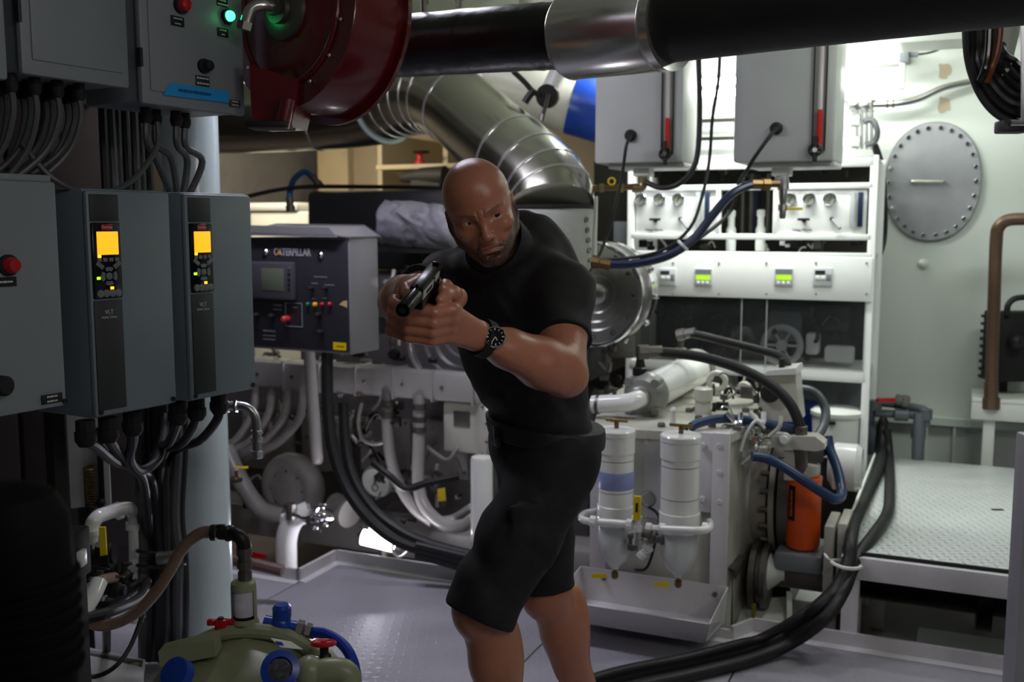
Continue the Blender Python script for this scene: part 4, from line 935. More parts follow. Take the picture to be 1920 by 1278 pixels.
# ---------------------------------------------------------------- exhaust duct
ed = thing('exhaust_duct', P(1032, 480, 4.1), 'wide polished metal exhaust duct bending down behind the man', 'duct')
dpts = [(250, 226, 5.5), (385, 224, 5.42), (560, 218, 5.35), (690, 207, 5.22), (755, 186, 5.06), (812, 180, 4.87), (856, 200, 4.72), (911, 247, 4.55), (975, 302, 4.35), (1012, 338, 4.24), (1030, 366, 4.18), (1033, 388, 4.15)]
dq = catmull(px3(dpts), 8); DR = .176
DUCT = mat('duct_steel', '#bdbab0', .20, 1., var=.12, scale=3, bump=.05, bscale=4)
part(ed, 'duct', DUCT, lambda m: m.tube(dq, DR, 48), ang=60)
for i in (18, 30, 33, 36, 39, 42, 48, 62, 68, 74, 80):
    t = (dq[min(i+1, len(dq)-1)]-dq[i-1]).normalized()
    part(ed, 'seam_band', STEEL, lambda m: m.lathe([(DR, -.006), (DR+.004, -.004), (DR+.004, .004), (DR, .006)], dq[i], t, 48, cap=False), ang=60)
t = (dq[31]-dq[29]).normalized()
part(ed, 'flange', mat('pale_flange', '#aebfc0', .3, .3), lambda m: m.lathe([(DR-.02, 0), (DR+.014, 0), (DR+.014, .012), (DR-.02, .012)], dq[27], t, 48))
base_ = dq[-1]
CLOTH2 = mat('collar_cloth', '#a3a49e', .7, var=.18, bump=.5, bscale=12, dirt=.2)
part(ed, 'collar', CLOTH2, lambda m: m.lathe([(DR*.93, .012), (DR*.97, -.01), (DR*.95, -.12), (DR*.93, -.24), (DR*.9, -.27)], base_-UP*.01, UP, 48), ang=50)
for k in range(5):
    pc = base_+Vector((math.sin(.9+.05*k)*DR*.98, -math.cos(.9+.05*k)*DR*.98, -.05-.04*k))
    part(ed, 'lacing_hook', DULLM, lambda m: m.torus(pc, (.7, -.7, 0), .009, .003, 12, 5))
part(ed, 'collar_gap', BLACKM, lambda m: m.lathe([(DR*.95, -.008), (DR*.985, -.004), (DR*.985, .006), (DR*.95, .008)], base_+UP*.0, UP, 48, cap=False))
part(ed, 'riser', DARKM, lambda m: m.cyl(base_-UP*.27, base_-UP*.48, DR*.8, seg=32))
part(ed, 'hanger', DULLM, lambda m: m.cyl(dq[34]+UP*.2, Vector((dq[34].x, dq[34].y, 2.5)), .012, seg=8))
hose('white_rod', 'short white vertical rod right of the duct collar', 'rod', [(1117, 368, 4.2), (1116, 420, 4.2), (1114, 478, 4.2)], .009, WHITE)
# ---------------------------------------------------------------- big black overhead pipe
bpz = thing('insulated_pipe', P(1400, 40, 2.4), 'large black insulated pipe crossing under the deckhead with steel band', 'pipe')
pp = catmull([P(640, 92, 3.05), P(760, 86, 2.98), P(960, 72, 2.80), P(1090, 64, 2.70), P(1240, 44, 2.52), P(1500, 8, 2.30), P(1800, -32, 2.08), P(2050, -66, 1.92), P(2500, -130, 1.75), P(3300, -250, 1.5)], 10)
def wrinkle(m, pts, r, amp):
    m.tube(pts, [r*(1+amp*math.sin(i*2.3)*math.sin(i*.7)) for i in range(len(pts))], 36)
WRAP = mat('black_wrap', '#0e0d10', .38, var=.25, bump=.5, bscale=14)
part(bpz, 'wrapped_run', WRAP, lambda m: wrinkle(m, pp[:34], .086, .014), ang=60)
part(bpz, 'smooth_run', mat('black_insulation', '#0b0c0d', .6, var=.15, bump=.12, bscale=50), lambda m: wrinkle(m, pp[34:], .093, .003), ang=60)
c0, c1 = P(1072, 66, 2.715), P(1245, 44, 2.52)
dd = (c1-c0).normalized(); LL = (c1-c0).length
part(bpz, 'steel_band', STEEL, lambda m: m.lathe([(.104, 0), (.108, 0), (.110, .004), (.108, .008), (.108, LL-.008), (.110, LL-.004), (.108, LL), (.095, LL)], c0-UP*.004, dd, 64, cap=False), ang=50)
part(bpz, 'band_lip', STEEL, lambda m: m.lathe([(.085, LL-.004), (.108, LL+.0), (.1085, LL+.024), (.085, LL+.02)], c0-UP*.004, dd, 64, cap=False), ang=50)
part(bpz, 'band_seam', CHROME, lambda m: m.cyl(c0+(UP*.03+Vector((0, -.1055, 0))), c1+(UP*.03+Vector((0, -.1055, 0))), .003, seg=6))
for (i, nm) in ((12, 'pipe_hanger'), (46, 'pipe_hanger')):
    part(bpz, nm, DULLM, lambda m: m.cyl(pp[i]+UP*.08, Vector((pp[i].x, pp[i].y, 2.5)), .008, seg=8))
# fittings under the deckhead, left top
for i, (x, y) in enumerate(((798, 8), (860, 14))):
    q = P(x, y, 4.4)
    tag(MB().lathe([(.012, 0), (.012, .03), (.02, .03), (.02, .06), (.008, .06), (.008, max(.08, 2.36-q.z))], q, UP, 10).build('deckhead_fitting', DULLM), 'small fitting hanging from the deckhead above the black pipe, %s one' % ['left', 'right'][i], 'fitting', 'deckhead fittings')
# white tank with blue end behind, beside the duct
wt0, wt1 = P(900, 140, 5.0), P(1078, 190, 4.95)
wt = thing('overhead_cylinder', (wt0+wt1)/2-UP*.2, 'white horizontal tank with blue end band behind the duct', 'tank')
dtk = (wt1-wt0).normalized()
part(wt, 'shell', GEARW, lambda m: m.lathe([(.10, -.2), (.15, -.15), (.155, 0), (.155, (wt1-wt0).length)], wt0, dtk, 40))
part(wt, 'blue_end', BLUE, lambda m: m.lathe([(.157, 0), (.159, .004), (.159, .26), (.12, .30), (0, .31)], wt1-dtk*.01, dtk, 40))
part(wt, 'support', GEARW, lambda m: m.cyl((wt0+wt1)/2+UP*.1, Vector((((wt0+wt1)/2).x, ((wt0+wt1)/2).y, 2.5)), .04))
gw = thing('gate_valve', P(1025, 215, 4.5), 'dark round valve on a stem in front of the white tank', 'valve')
part(gw, 'wheel', DARKM, lambda m: m.lathe([(0, 0), (.045, 0), (.052, .012), (.045, .024), (0, .024)], P(1027, 180, 4.5), (0, 1, .1), 26))
part(gw, 'stem', DARKM, lambda m: m.cyl(P(1028, 176, 4.48), P(1017, 222, 4.46), .009, seg=8))
part(gw, 'tip', DULLM, lambda m: m.cyl(P(1018, 214, 4.46), P(1016, 226, 4.46), .014, seg=8))
part(gw, 'drop_pipe', WHITE, lambda m: m.cyl(P(1030, 170, 4.54), P(1050, 128, 4.54), .038, seg=18))
part(gw, 'side_pipe', DARKM, lambda m: m.tube(px3([(962, 133, 4.5), (985, 155, 4.5), (1000, 172, 4.5), (1015, 178, 4.5)]), .012, 8, smooth=5))
part(gw, 'side_joint', DARKM, lambda m: m.tube(px3([(1000, 170, 4.5), (992, 180, 4.5), (984, 192, 4.5)]), .016, 8, smooth=3))
# ---------------------------------------------------------------- far compartment behind engine
sh = thing('wall_shelf', P(760, 320, 6.9), 'beige metal shelf on the far wall behind the engine', 'shelf')
part(sh, 'board', BEIGE, lambda m: m.b2(RIG.px(705, 315, 6.7).x, RIG.px(860, 315, 6.7).x, 6.7, 7.0, RIG.px(760, 317, 6.7).z, RIG.px(760, 308, 6.7).z, .004), RIG.M)
for x in (712, 835): part(sh, 'upright', BEIGE, lambda m: m.b2(RIG.px(x-4, 300, 6.98).x, RIG.px(x+4, 300, 6.98).x, 6.98, 8.0, RIG.px(x, 420, 6.98).z, RIG.px(x, 250, 6.98).z), RIG.M)
rf = thing('red_valve', P(785, 308, 6.6), 'small red valve with black wheel standing on the beige shelf', 'valve')
part(rf, 'body', REDP, lambda m: m.lathe([(.035, 0), (.035, .02), (.022, .03), (.022, .06), (.03, .07), (.015, .09)], Q(787, 307, 6.8), UP, 16))
part(rf, 'wheel', DARKM, lambda m: m.torus(Q(790, 285, 6.8), UP, .055, .009, 22, 6))
dm = thing('far_pump', Q(800, 335, 6.6), 'dark pump under the beige shelf behind the engine', 'pump')
part(dm, 'body', DARKBG, lambda m: m.tube(pq([(752, 333, 6.6), (790, 330, 6.6), (835, 330, 6.6)]), [.03, .06, .075], 16, smooth=4))
part(dm, 'foot', DARKBG, lambda m: m.b2(RIG.px(790, 340, 6.6).x-.06, RIG.px(830, 340, 6.6).x, 6.55, 6.75, -.5, RIG.px(800, 338, 6.6).z), RIG.M)
for k, (x0, x1, c) in enumerate(((595, 652, '#c8b48d'), (662, 712, '#a8977a'))):
    a, b, u, t = RIG.rect(x0, 255, x1, 395, 7.6)
    tag(MB(RIG.M).b2(a, b, 7.6, 7.9, -.5, t, .01).build('beige_locker', mat('locker_%d' % k, c, .5, var=.1, dirt=.2)), ['pale beige locker on the far wall left of the shelf', 'darker beige locker on the far wall beside the shelf'][k], 'locker', 'far lockers')
a, b, u, t = RIG.rect(468, 388, 578, 432, 5.9)
wbk = thing('far_white_casing', RIG.w((a+b)/2, 6.0, u), 'pale casing with ribbed lid behind the control panel', 'casing')
part(wbk, 'casing', GEARW, lambda m: m.b2(a, b, 5.9, 6.5, -.5, t-.03, .02), RIG.M)
part(wbk, 'lid', GEARW, lambda m: m.b2(a-.02, b-.08, 5.88, 6.4, t-.03, t+.03, .02), RIG.M)
hose('blue_air_hose', 'blue hose arching up behind the control panel', 'hose', [(545, 395, 5.8), (543, 362, 5.8), (552, 335, 5.8), (572, 322, 5.8), (588, 335, 5.8), (600, 350, 5.8)], .018, mat('far_blue_hose', '#1f63a8', .4), DULLM)
hose('far_dark_pipe', 'thin dark pipe running along behind the engine top', 'pipe', [(465, 368, 5.75), (520, 356, 5.75), (580, 350, 5.75), (680, 350, 5.75), (780, 351, 5.75), (840, 353, 5.75)], .012, BLACKM)
clutter(dm, 455, 300, 560, 340, 6.6, 7.4, 10, [BEIGE, DULLM, DARKBG], 21, .02, .05, 'far_fitting') if False else None
# dark boxes added for the shaded opening under the duct, left of the rack
dk = thing('dark_gap_filler', Q(1140, 520, 5.9), 'dark equipment rack in shadow between the duct and white rack', 'equipment')
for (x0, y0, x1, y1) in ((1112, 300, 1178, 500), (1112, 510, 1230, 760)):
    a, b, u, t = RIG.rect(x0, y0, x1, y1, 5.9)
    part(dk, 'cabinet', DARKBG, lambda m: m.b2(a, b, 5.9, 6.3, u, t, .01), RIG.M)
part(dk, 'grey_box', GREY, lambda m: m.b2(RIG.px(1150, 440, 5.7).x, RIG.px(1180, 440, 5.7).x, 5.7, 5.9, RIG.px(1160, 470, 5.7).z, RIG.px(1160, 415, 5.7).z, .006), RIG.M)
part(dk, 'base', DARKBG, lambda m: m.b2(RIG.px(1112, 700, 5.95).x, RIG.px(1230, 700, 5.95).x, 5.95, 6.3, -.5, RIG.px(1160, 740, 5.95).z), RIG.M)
# ================================================================== RIGHT: tanks, rack, gearbox, filters, platform
TW = 4.03
def header(x0, x1, yb, knob, gx, red0, wheel, label, kn):
    a, b, u, t = RIG.rect(x0, yb-150, x1, yb, TW)
    ht = thing('header_tank', RIG.w((a+b)/2, TW+.15, u), label, 'tank', 'white header tanks')
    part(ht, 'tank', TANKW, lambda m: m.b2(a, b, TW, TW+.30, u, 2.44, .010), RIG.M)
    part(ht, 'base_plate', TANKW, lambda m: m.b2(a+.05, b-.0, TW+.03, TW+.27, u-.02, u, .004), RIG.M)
    for s in (a+.06, b-.06): part(ht, 'hanger_strap', WHITE, lambda m: m.b2(s-.02, s+.02, TW+.1, TW+.2, 2.44, 2.5), RIG.M)
    kp = RIG.px(*knob, TW)
    part(ht, 'cable_gland', BLACKM, lambda m: m.lathe([(.024, 0), (.024, -.012), (.019, -.02), (.012, -.03)], kp, (0, 1, 0), 16), RIG.M)
    g = RIG.px(gx, 250, TW); gb_ = RIG.px(gx, wheel[1]-8, TW).z; r0 = RIG.px(gx, red0, TW).z
    for dx in (-.026, .020): part(ht, 'gauge_rail', DARKM, lambda m: m.b2(g.x+dx-.002, g.x+dx+.002, TW-.010, TW, gb_-.02, 2.4), RIG.M)
    sgt = part(ht, 'sight_glass', mat('gauge_tube', '#d9d2cc', .08, var=0, alpha=.55), lambda m: m.cyl((g.x, TW-.012, r0), (g.x, TW-.012, 2.4), .009, seg=12), RIG.M)
    part(sgt, 'red_fluid', mat('red_coolant', '#b5150c', .25, var=.05), lambda m: m.cyl((g.x, TW-.012, gb_), (g.x, TW-.012, r0), .0092, seg=12), RIG.M)
    wv = RIG.px(*wheel, TW-.03)
    v = part(ht, 'gauge_valve', DARKM, lambda m: (m.cyl(wv+Vector((0, .03, 0)), wv, .012, seg=10), m.cyl(wv-Vector((0, 0, .045)), wv+Vector((0, 0, .05)), .009, seg=8)), RIG.M)
    part(v, 'star_wheel', DARKM, lambda m: (m.torus(wv, (0, 1, 0), .022, .0045, 20, 6), [m.cyl(wv, wv+Vector((.024*math.cos(k*math.pi/4), 0, .024*math.sin(k*math.pi/4))), .0035, seg=5) for k in range(8)]), RIG.M)
    part(v, 'wheel_cap', WHITE if kn else DULLM, lambda m: m.lathe([(.009, 0), (.009, -.006)], wv-Vector((0, .004, 0)), (0, 1, 0), 12), RIG.M)
    return ht
t1 = header(1115, 1280, 305, (1183, 254), 1253, 222, (1247, 288), 'left white header tank with red sight glass, partly behind the steel band', 0)
t2 = header(1376, 1566, 303, (1456, 241), 1537, 206, (1528, 281), 'right white header tank with red sight glass and yellow-handled drain below', 1)
def outlet(root, px, py):
    c = RIG.px(px, py, TW+.1)
    part(root, 'outlet_boss', WHITE, lambda m: m.b2(c.x-.035, c.x+.035, TW+.06, TW+.14, c.z-.05, c.z+.005, .006), RIG.M)
    part(root, 'outlet_nut', ALU, lambda m: m.lathe([(.02, -.05), (.026, -.05), (.026, -.075), (.016, -.08)], c, (0, 0, 1), 8), RIG.M, ang=25)
    return c
c = outlet(t1, 1207, 308)
bz = P(1205, 350, 4.25)
bv1 = thing('brass_pipework', P(1110, 352, 4.2), 'dull brass pipe and tee under the left header tank', 'pipe')
part(bv1, 'pipe', BRASS, lambda m: m.tube(px3([(1100, 353, 4.25), (1160, 351, 4.25), (1196, 350, 4.25)]), .013, 12))
part(bv1, 'tee', mat('dull_brass', '#8d8060', .35, .8, var=.2), lambda m: m.tube(px3([(1206, 332, 4.25), (1206, 345, 4.25), (1200, 352, 4.25), (1186, 352, 4.25)]), .019, 12, smooth=4))
part(bv1, 'lever', YEL, lambda m: m.torus(P(1147, 340, 4.24), (0, 1, 0), .014, .004, 16, 6))
for x in (1128, 1165): part(bv1, 'nut', MATS['dull_brass'], lambda m: m.cyl(P(x-4, 352, 4.25), P(x+4, 352, 4.25), .02, seg=6))
c = outlet(t2, 1467, 306)
dv = thing('drain_valve', P(1467, 408, 3.95), 'slim vertical drain valve with yellow lever under the right header tank', 'valve')
part(dv, 'stem', ALU, lambda m: m.lathe([(.010, 0), (.013, .01), (.013, .03), (.018, .032), (.018, .055), (.012, .057), (.016, .08), (.016, .11), (.022, .112), (.022, .14), (.017, .16)], P(1467, 410, 3.95), (0, 0, 1), 12), ang=25)
part(dv, 'lever', YEL, lambda m: m.box(P(1490, 391, 3.93), (.062, .012, .010), bev=.003))
part(dv, 'side_branch', BRASS, lambda m: m.cyl(P(1438, 344, 3.95), P(1464, 344, 3.95), .015, seg=8))
hose('blue_coolant_hose', 'long dark blue hose sagging from the drain valve to the air filter', 'hose', [(1440, 345, 3.95), (1405, 347, 3.93), (1370, 365, 3.9), (1335, 405, 3.88), (1300, 448, 3.86), (1255, 478, 3.86), (1200, 493, 3.88), (1150, 496, 3.9), (1112, 490, 3.92)], .0165, BLUED, BRASS)
hose('tank_hose', 'black hose dropping from above and hooking under the left header tank', 'hose', [(1212, 342, 4.2), (1240, 352, 4.15), (1272, 345, 4.1), (1298, 318, 4.1), (1309, 280, 4.1), (1312, 200, 4.1), (1310, 100, 4.1), (1310, -40, 4.1)], .011, BLACK)
hose('thin_cable', 'thin black cable hanging between the header tanks down to the blue hose', 'cable', [(1351, 70, 4.0), (1347, 150, 4.0), (1336, 220, 4.0), (1330, 300, 4.0), (1316, 370, 3.95), (1295, 425, 3.9), (1250, 465, 3.88), (1190, 482, 3.9), (1120, 486, 3.95)], .0065, BLACK)
hose('thin_cable', 'thin black cable leaving the gland of the left header tank', 'cable', [(1183, 254, 4.1), (1174, 275, 4.08), (1166, 330, 4.1), (1150, 400, 4.1), (1135, 450, 4.1), (1118, 490, 4.05), (1104, 512, 4.0)], .0065, BLACK)
hose('thin_cable', 'black cable leaving the gland of the right header tank', 'cable', [(1456, 241, 3.88), (1446, 252, 3.84), (1418, 290, 3.84), (1400, 320, 3.9), (1385, 345, 4.0), (1370, 395, 4.0), (1320, 440, 3.9), (1262, 470, 3.9), (1200, 486, 3.9)], .0075, BLACK)
hose('cable_tie_wrap', 'pale tie joining the cables to the blue hose', 'tie', [(1272, 452, 3.84), (1280, 460, 3.82), (1288, 468, 3.84)], .006, WHITE)
# ---------------------------------------------------------------- watermaker rack
RW = 5.3*math.cos(EANG)
rk = thing('equipment_rack', RIG.w(RIG.px(1410, 500, RW).x, RW+.2, -.5), 'white open equipment rack with gauges and instrument panel by the bulkhead', 'rack')
WHR = mat('rack_white', '#f2f4f2', .38, var=.03)
xl, xr_ = RIG.px(1181, 500, RW).x, RIG.px(1632, 500, RW).x
def rbar(name, x0, y0, x1, y1, w0=RW, w1=RW+.04, m=WHR, bev=.003, root=None):
    a, b, u, t = RIG.rect(x0, y0, x1, y1, w0)
    return part(root or rk, name, m, lambda q: q.b2(a, b, w0, w1, u, t, bev), RIG.M)
ztop = RIG.px(1410, 296, RW).z
for (x, dw) in ((xl, 0), (xr_, 0), (xl, .42), (xr_, .42)):
    part(rk, 'post', WHR, lambda m: m.b2(x-.017, x+.017, RW+dw, RW+dw+.035, -.5, ztop, .003), RIG.M)
def zrow(y): return RIG.px(1410, y, RW).z
def row(name, y0, y1, w0=RW, w1=RW+.04): return part(rk, name, WHR, lambda m: m.b2(xl, xr_, w0, w1, zrow(y1), zrow(y0), .003), RIG.M)
row('top_beam', 296, 316); part(rk, 'top_shelf', WHR, lambda m: m.b2(xl, xr_, RW, RW+.44, ztop-.012, ztop, .003), RIG.M)
row('beam', 345, 356); row('beam', 438, 449); row('beam', 472, 482, RW-.005); row('shelf', 686, 706, RW, RW+.44)
part(rk, 'shelf_board', WHR, lambda m: m.b2(xl, xr_, RW+.05, RW+.43, zrow(480), zrow(476)), RIG.M)
ip = part(rk, 'instrument_panel', WHR, lambda m: m.b2(xl+.05, xr_+.01, RW-.012, RW+.02, zrow(559), zrow(480), .004), RIG.M)
RX2 = Matrix.Rotation(math.pi/2, 4, 'X')
for (x, grn) in ((1252, 0), (1319, 1), (1470, 1), (1543, 0)):
    c = RIG.px(x, 519, RW-.012)
    cdev = part(rk, 'controller', mat('controller_grey', '#c9cdcf', .4), lambda m: m.b2(c.x-.042, c.x+.042, RW-.020, RW-.010, c.z-.042, c.z+.042, .003), RIG.M)
    if grn:
        part(cdev, 'lcd', mat('green_lcd', (.36, .62, .02), .4, var=.1, emit=.55), lambda m: m.b2(c.x-.034, c.x+.034, RW-.022, RW-.019, c.z-.014, c.z+.010), RIG.M)
        part(cdev, 'bezel_strip', GREY, lambda m: m.b2(c.x-.038, c.x+.038, RW-.0215, RW-.019, c.z+.014, c.z+.036), RIG.M)
        for k in range(3): part(cdev, 'key', WHR, lambda m: m.b2(c.x-.03+k*.022, c.x-.016+k*.022, RW-.023, RW-.019, c.z-.034, c.z-.020, .002), RIG.M)
    else:
        part(cdev, 'lcd', DARKG, lambda m: m.b2(c.x-.034, c.x+.010, RW-.022, RW-.019, c.z+.012, c.z+.030), RIG.M)
        for k in range(2): part(cdev, 'key', WHR, lambda m: m.b2(c.x-.032+k*.024, c.x-.012+k*.024, RW-.023, RW-.019, c.z-.012, c.z+.006, .002), RIG.M)
        part(cdev, 'keypad', GREY, lambda m: m.b2(c.x+.016, c.x+.036, RW-.0225, RW-.019, c.z-.016, c.z+.014, .002), RIG.M)
for x in (1262, 1348, 1437, 1530, 1625):
    for y in (493, 551):
        part(ip, 'screw', GREY, lambda m: m.lathe([(.005, 0), (.005, -.003)], RIG.px(x, y, RW-.012), (0, 1, 0), 8), RIG.M)
GP2 = mat('gauge_face', '#aeb3a6', .35, var=.05)
for side, (x0, x1, gx, tub, blk, lev) in enumerate(((1192, 1343, (1203, 1238, 1273), (1308, 1325), 1230, 1276), (1457, 1625, (1482, 1518, 1556), (1597, 1612), 1508, 1560))):
    gpn = rbar('gauge_panel', x0, 356, x1, 439, RW+.012, RW+.02, WHR)
    for x in gx:
        c = RIG.px(x, 373, RW+.012)
        g = part(rk, 'pressure_gauge', CHROME, lambda m: m.lathe([(.030, 0), (.030, -.018), (.026, -.022), (.025, -.016)], c, (0, 1, 0), 24, cap=False), RIG.M)
        part(g, 'dial', GP2, lambda m: m.lathe([(0, -.014), (.026, -.014)], c, (0, 1, 0), 24), RIG.M)
        part(g, 'needle', DARKM, lambda m: m.cyl(c+Vector((-.008, -.016, -.01)), c+Vector((.012, -.016, .012)), .0015, seg=4), RIG.M)
    for k, x in enumerate(tub):
        c0, c1 = RIG.px(x, 425, RW), RIG.px(x, 360, RW)
        part(rk, 'flow_tube', mat('clear_tube', '#c8ccd0', .1, alpha=.6) if k == 0 else mat('dark_flow_tube', '#20304a', .25), lambda m: m.b2(c0.x-.011, c0.x+.011, RW-.01, RW+.014, c0.z, c1.z, .003), RIG.M)
    c = RIG.px(blk, 411, RW+.012)
    part(rk, 'switch_handle', BLACKM, lambda m: (m.box(c+Vector((0, -.02, 0)), (.055, .012, .012), bev=.003), m.cyl(c+Vector((0, 0, -.004)), c+Vector((0, -.02, -.004)), .010, seg=10)), RIG.M)
    c = RIG.px(lev, 410, RW+.012); c2 = RIG.px(lev+16, 428, RW)
    part(rk, 'lever_switch', GREY, lambda m: m.cyl(c+Vector((0, -.006, 0)), c2+Vector((0, -.03, 0)), .008, seg=10), RIG.M)
    part(rk, 'lever_tip', DARKM, lambda m: m.ball(c+Vector((0, -.006, 0)), .010), RIG.M)
    part(gpn, 'lettering', DARKG, lambda m: m.text('Village Marine', .016, Matrix.Translation((RIG.px(blk-5, 431, RW+.0).x, RW+.0115, RIG.px(blk, 431, RW).z)) @ RX2), RIG.M, smooth=False)
for x in (1346, 1453): rbar('divider', x-4, 356, x+4, 440)
for x in (1370, 1425):
    c = RIG.px(x, 470, RW+.1)
    part(rk, 'dosing_bottle', WHR, lambda m: m.lathe([(.022, 0), (.024, .02), (.024, .10), (.016, .12), (.016, .16), (.02, .165), (.02, .19), (.012, .195)], (c.x, RW+.1, c.z), (0, 0, 1), 16), RIG.M)
for x in (1392, 1408, 1440): part(rk, 'steel_rod', DULLM, lambda m: m.cyl((RIG.px(x, 400, RW+.2).x, RW+.2, zrow(445)), (RIG.px(x, 400, RW+.2).x, RW+.2, zrow(322)), .010, seg=8), RIG.M)
part(rk, 'blue_cartridge', BLUED, lambda m: m.cyl((RIG.px(1413, 400, RW+.28).x, RW+.28, zrow(445)), (RIG.px(1413, 400, RW+.28).x, RW+.28, zrow(322)), .03, seg=14), RIG.M)
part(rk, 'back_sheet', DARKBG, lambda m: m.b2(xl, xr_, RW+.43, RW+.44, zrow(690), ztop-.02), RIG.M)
clutter(rk, 1200, 455, 1620, 468, RW+.05, RW+.35, 22, [DARKM, BLACK, DULLM, WHR], 31, .012, .035, 'rack_fitting')
clutter(rk, 1200, 322, 1620, 340, RW+.1, RW+.38, 16, [DARKM, BLACK, DULLM], 32, .012, .035, 'rack_fitting')
# behind smoked acrylic: pumps
part(rk, 'acrylic_window', ACRYL, lambda m: m.b2(xl+.06, xr_-.01, RW-.004, RW+.001, zrow(686), zrow(561)), RIG.M)
for x in (1390, 1437): part(rk, 'acrylic_joint', mat('acrylic_edge', '#8f9296', .3), lambda m: m.b2(RIG.px(x, 620, RW).x-.003, RIG.px(x, 620, RW).x+.003, RW-.006, RW-.003, zrow(686), zrow(561)), RIG.M)
c = RIG.px(1466, 647, RW+.08)
wh = part(rk, 'pulley_wheel', mat('pulley_grey', '#b8babc', .4), lambda m: m.torus(c, (0, 1, 0), .085, .016, 36, 10), RIG.M)
part(wh, 'pulley_hub', MATS['pulley_grey'], lambda m: m.lathe([(.026, -.02), (.026, .02)], c, (0, 1, 0), 16), RIG.M)
for k in range(6): part(wh, 'spoke', MATS['pulley_grey'], lambda m: m.cyl(c, c+Vector((.08*math.cos(k*math.pi/3), 0, .08*math.sin(k*math.pi/3))), .006, seg=6), RIG.M)
for (x0, y0, x1, y1, w_, m_) in ((1440, 585, 1500, 640, .14, GREY), (1510, 625, 1535, 665, .12, WHR), (1545, 650, 1600, 680, .12, WHR), (1330, 610, 1380, 670, .2, DARKM), (1240, 600, 1310, 675, .18, DARKM), (1530, 575, 1590, 620, .3, DARKG), (1385, 640, 1430, 684, .22, DULLM)):
    rbar('pump_unit', x0, y0, x1, y1, RW+w_, RW+w_+.08, m_, .012)
clutter(rk, 1240, 575, 1615, 680, RW+.06, RW+.35, 34, [DARKM, BLACK, DULLM, DARKG, GREY], 33, .015, .05, 'rack_fitting')
# stored below the rack
lr0 = RIG.px(1350, 690, RW+.3)
dr = thing('blue_drum', RIG.w(RIG.px(1358, 700, RW+.25).x, RW+.25, -.5), 'blue drum standing under the rack behind the lifting eye', 'drum')
part(dr, 'body', BLUE, lambda m: m.lathe([(.14, 0), (.15, .02), (.15, .5), (.155, .51), (.155, .53), (.15, .54), (.15, 1.0), (.14, 1.02), (0, 1.02)], (RIG.px(1350, 700, RW+.25).x, RW+.25, -.5), (0, 0, 1), 28), RIG.M)
dr2 = thing('blue_drum', RIG.w(RIG.px(1520, 700, RW+.3).x, RW+.3, -.5), 'blue drum under the rack, half hidden behind the black hoses', 'drum')
part(dr2, 'body', BLUE, lambda m: m.lathe([(.10, 0), (.11, .02), (.11, .5), (.115, .51), (.115, .53), (.11, .54), (.11, 1.02), (.10, 1.04), (0, 1.04)], (RIG.px(1500, 700, RW+.3).x, RW+.3, -.5), (0, 0, 1), 28), RIG.M)
gcol = thing('stored_cylinder', RIG.w(RIG.px(1430, 700, RW+.2).x, RW+.2, -.5), 'dark cylinders standing under the rack beside the blue drum', 'cylinder')
for k in range(4): part(gcol, 'tube', [DARKG, CABG, DARKM, CABG][k], lambda m: m.cyl((RIG.px(1392+k*18, 700, RW+.2).x, RW+.2, -.5), (RIG.px(1392+k*18, 700, RW+.2).x, RW+.2, zrow(712)), .022, seg=12), RIG.M)
bk = RIG.px(1562, 860, RW-.05); zt_ = RIG.px(1562, 783, RW-.05).z
bkt = thing('white_bucket', RIG.w(bk.x, RW+.02, bk.z-.03), 'round white lidded tub on the lower shelf of the rack', 'tub')
part(bkt, 'tub', WHITE, lambda m: m.lathe([(.10, 0), (.105, .005), (.112, zt_-bk.z)], (bk.x, RW+.05, bk.z), (0, 0, 1), 32), RIG.M)
part(bkt, 'lid', WHITE, lambda m: m.lathe([(.118, 0), (.120, .005), (.120, .022), (.10, .034), (0, .04)], (bk.x, RW+.05, zt_-.004), (0, 0, 1), 32), RIG.M)
part(bkt, 'clip', BLACKM, lambda m: m.box((bk.x-.01, RW-.07, zt_-.02), (.035, .012, .016), bev=.003), RIG.M)
part(bkt, 'stand', DARKM, lambda m: m.b2(bk.x-.1, bk.x+.1, RW-.03, RW+.13, -.5, bk.z), RIG.M)
part(rk, 'lower_back', mat('rack_grey_sheet', '#85898c', .5), lambda m: m.b2(RIG.px(1505, 720, RW+.38).x, xr_-.02, RW+.38, RW+.39, -.5, zrow(706)), RIG.M)
# ---------------------------------------------------------------- bulkhead fittings right of rack
wv_ = thing('bulkhead_valves', PE(1600, 270, 5.9), 'cluster of white and steel valves on the bulkhead above the rack', 'valve')
for k, (x, y) in enumerate(((1588, 226), (1588, 266))):
    part(wv_, 'white_barrel', WHITE2, lambda m: m.cyl(PE(1560, y, 5.75), PE(1598, y, 5.75), .042, seg=18))
    part(wv_, 'barrel_nut', ALU, lambda m: m.cyl(PE(1598, y, 5.75), PE(1612, y, 5.75), .03, seg=8))
for k in range(4): part(wv_, 'manifold_rod', ALU, lambda m: m.cyl(PE(1607+k*9, 196, 5.75), PE(1607+k*9, 280, 5.75), .008, seg=8))
for k in range(5): part(wv_, 'small_valve', ALU, lambda m: m.lathe([(.014, 0), (.014, .02), (.022, .022), (.022, .034), (.008, .04)], PE(1592+k*10, 202-4*(k % 2), 5.75), -W if k % 2 else UP, 10))
part(wv_, 'manifold', ALU, lambda m: m.cyl(PE(1590, 208, 5.76), PE(1640, 205, 5.76), .012, seg=8))
hose('grey_loop_hose', 'grey hose looping from the bulkhead valves beside the rack top', 'hose', [(1620, 228, 5.0), (1636, 226, 4.98), (1645, 245, 4.96), (1640, 265, 4.98), (1622, 272, 5.0)], .014, CABG)
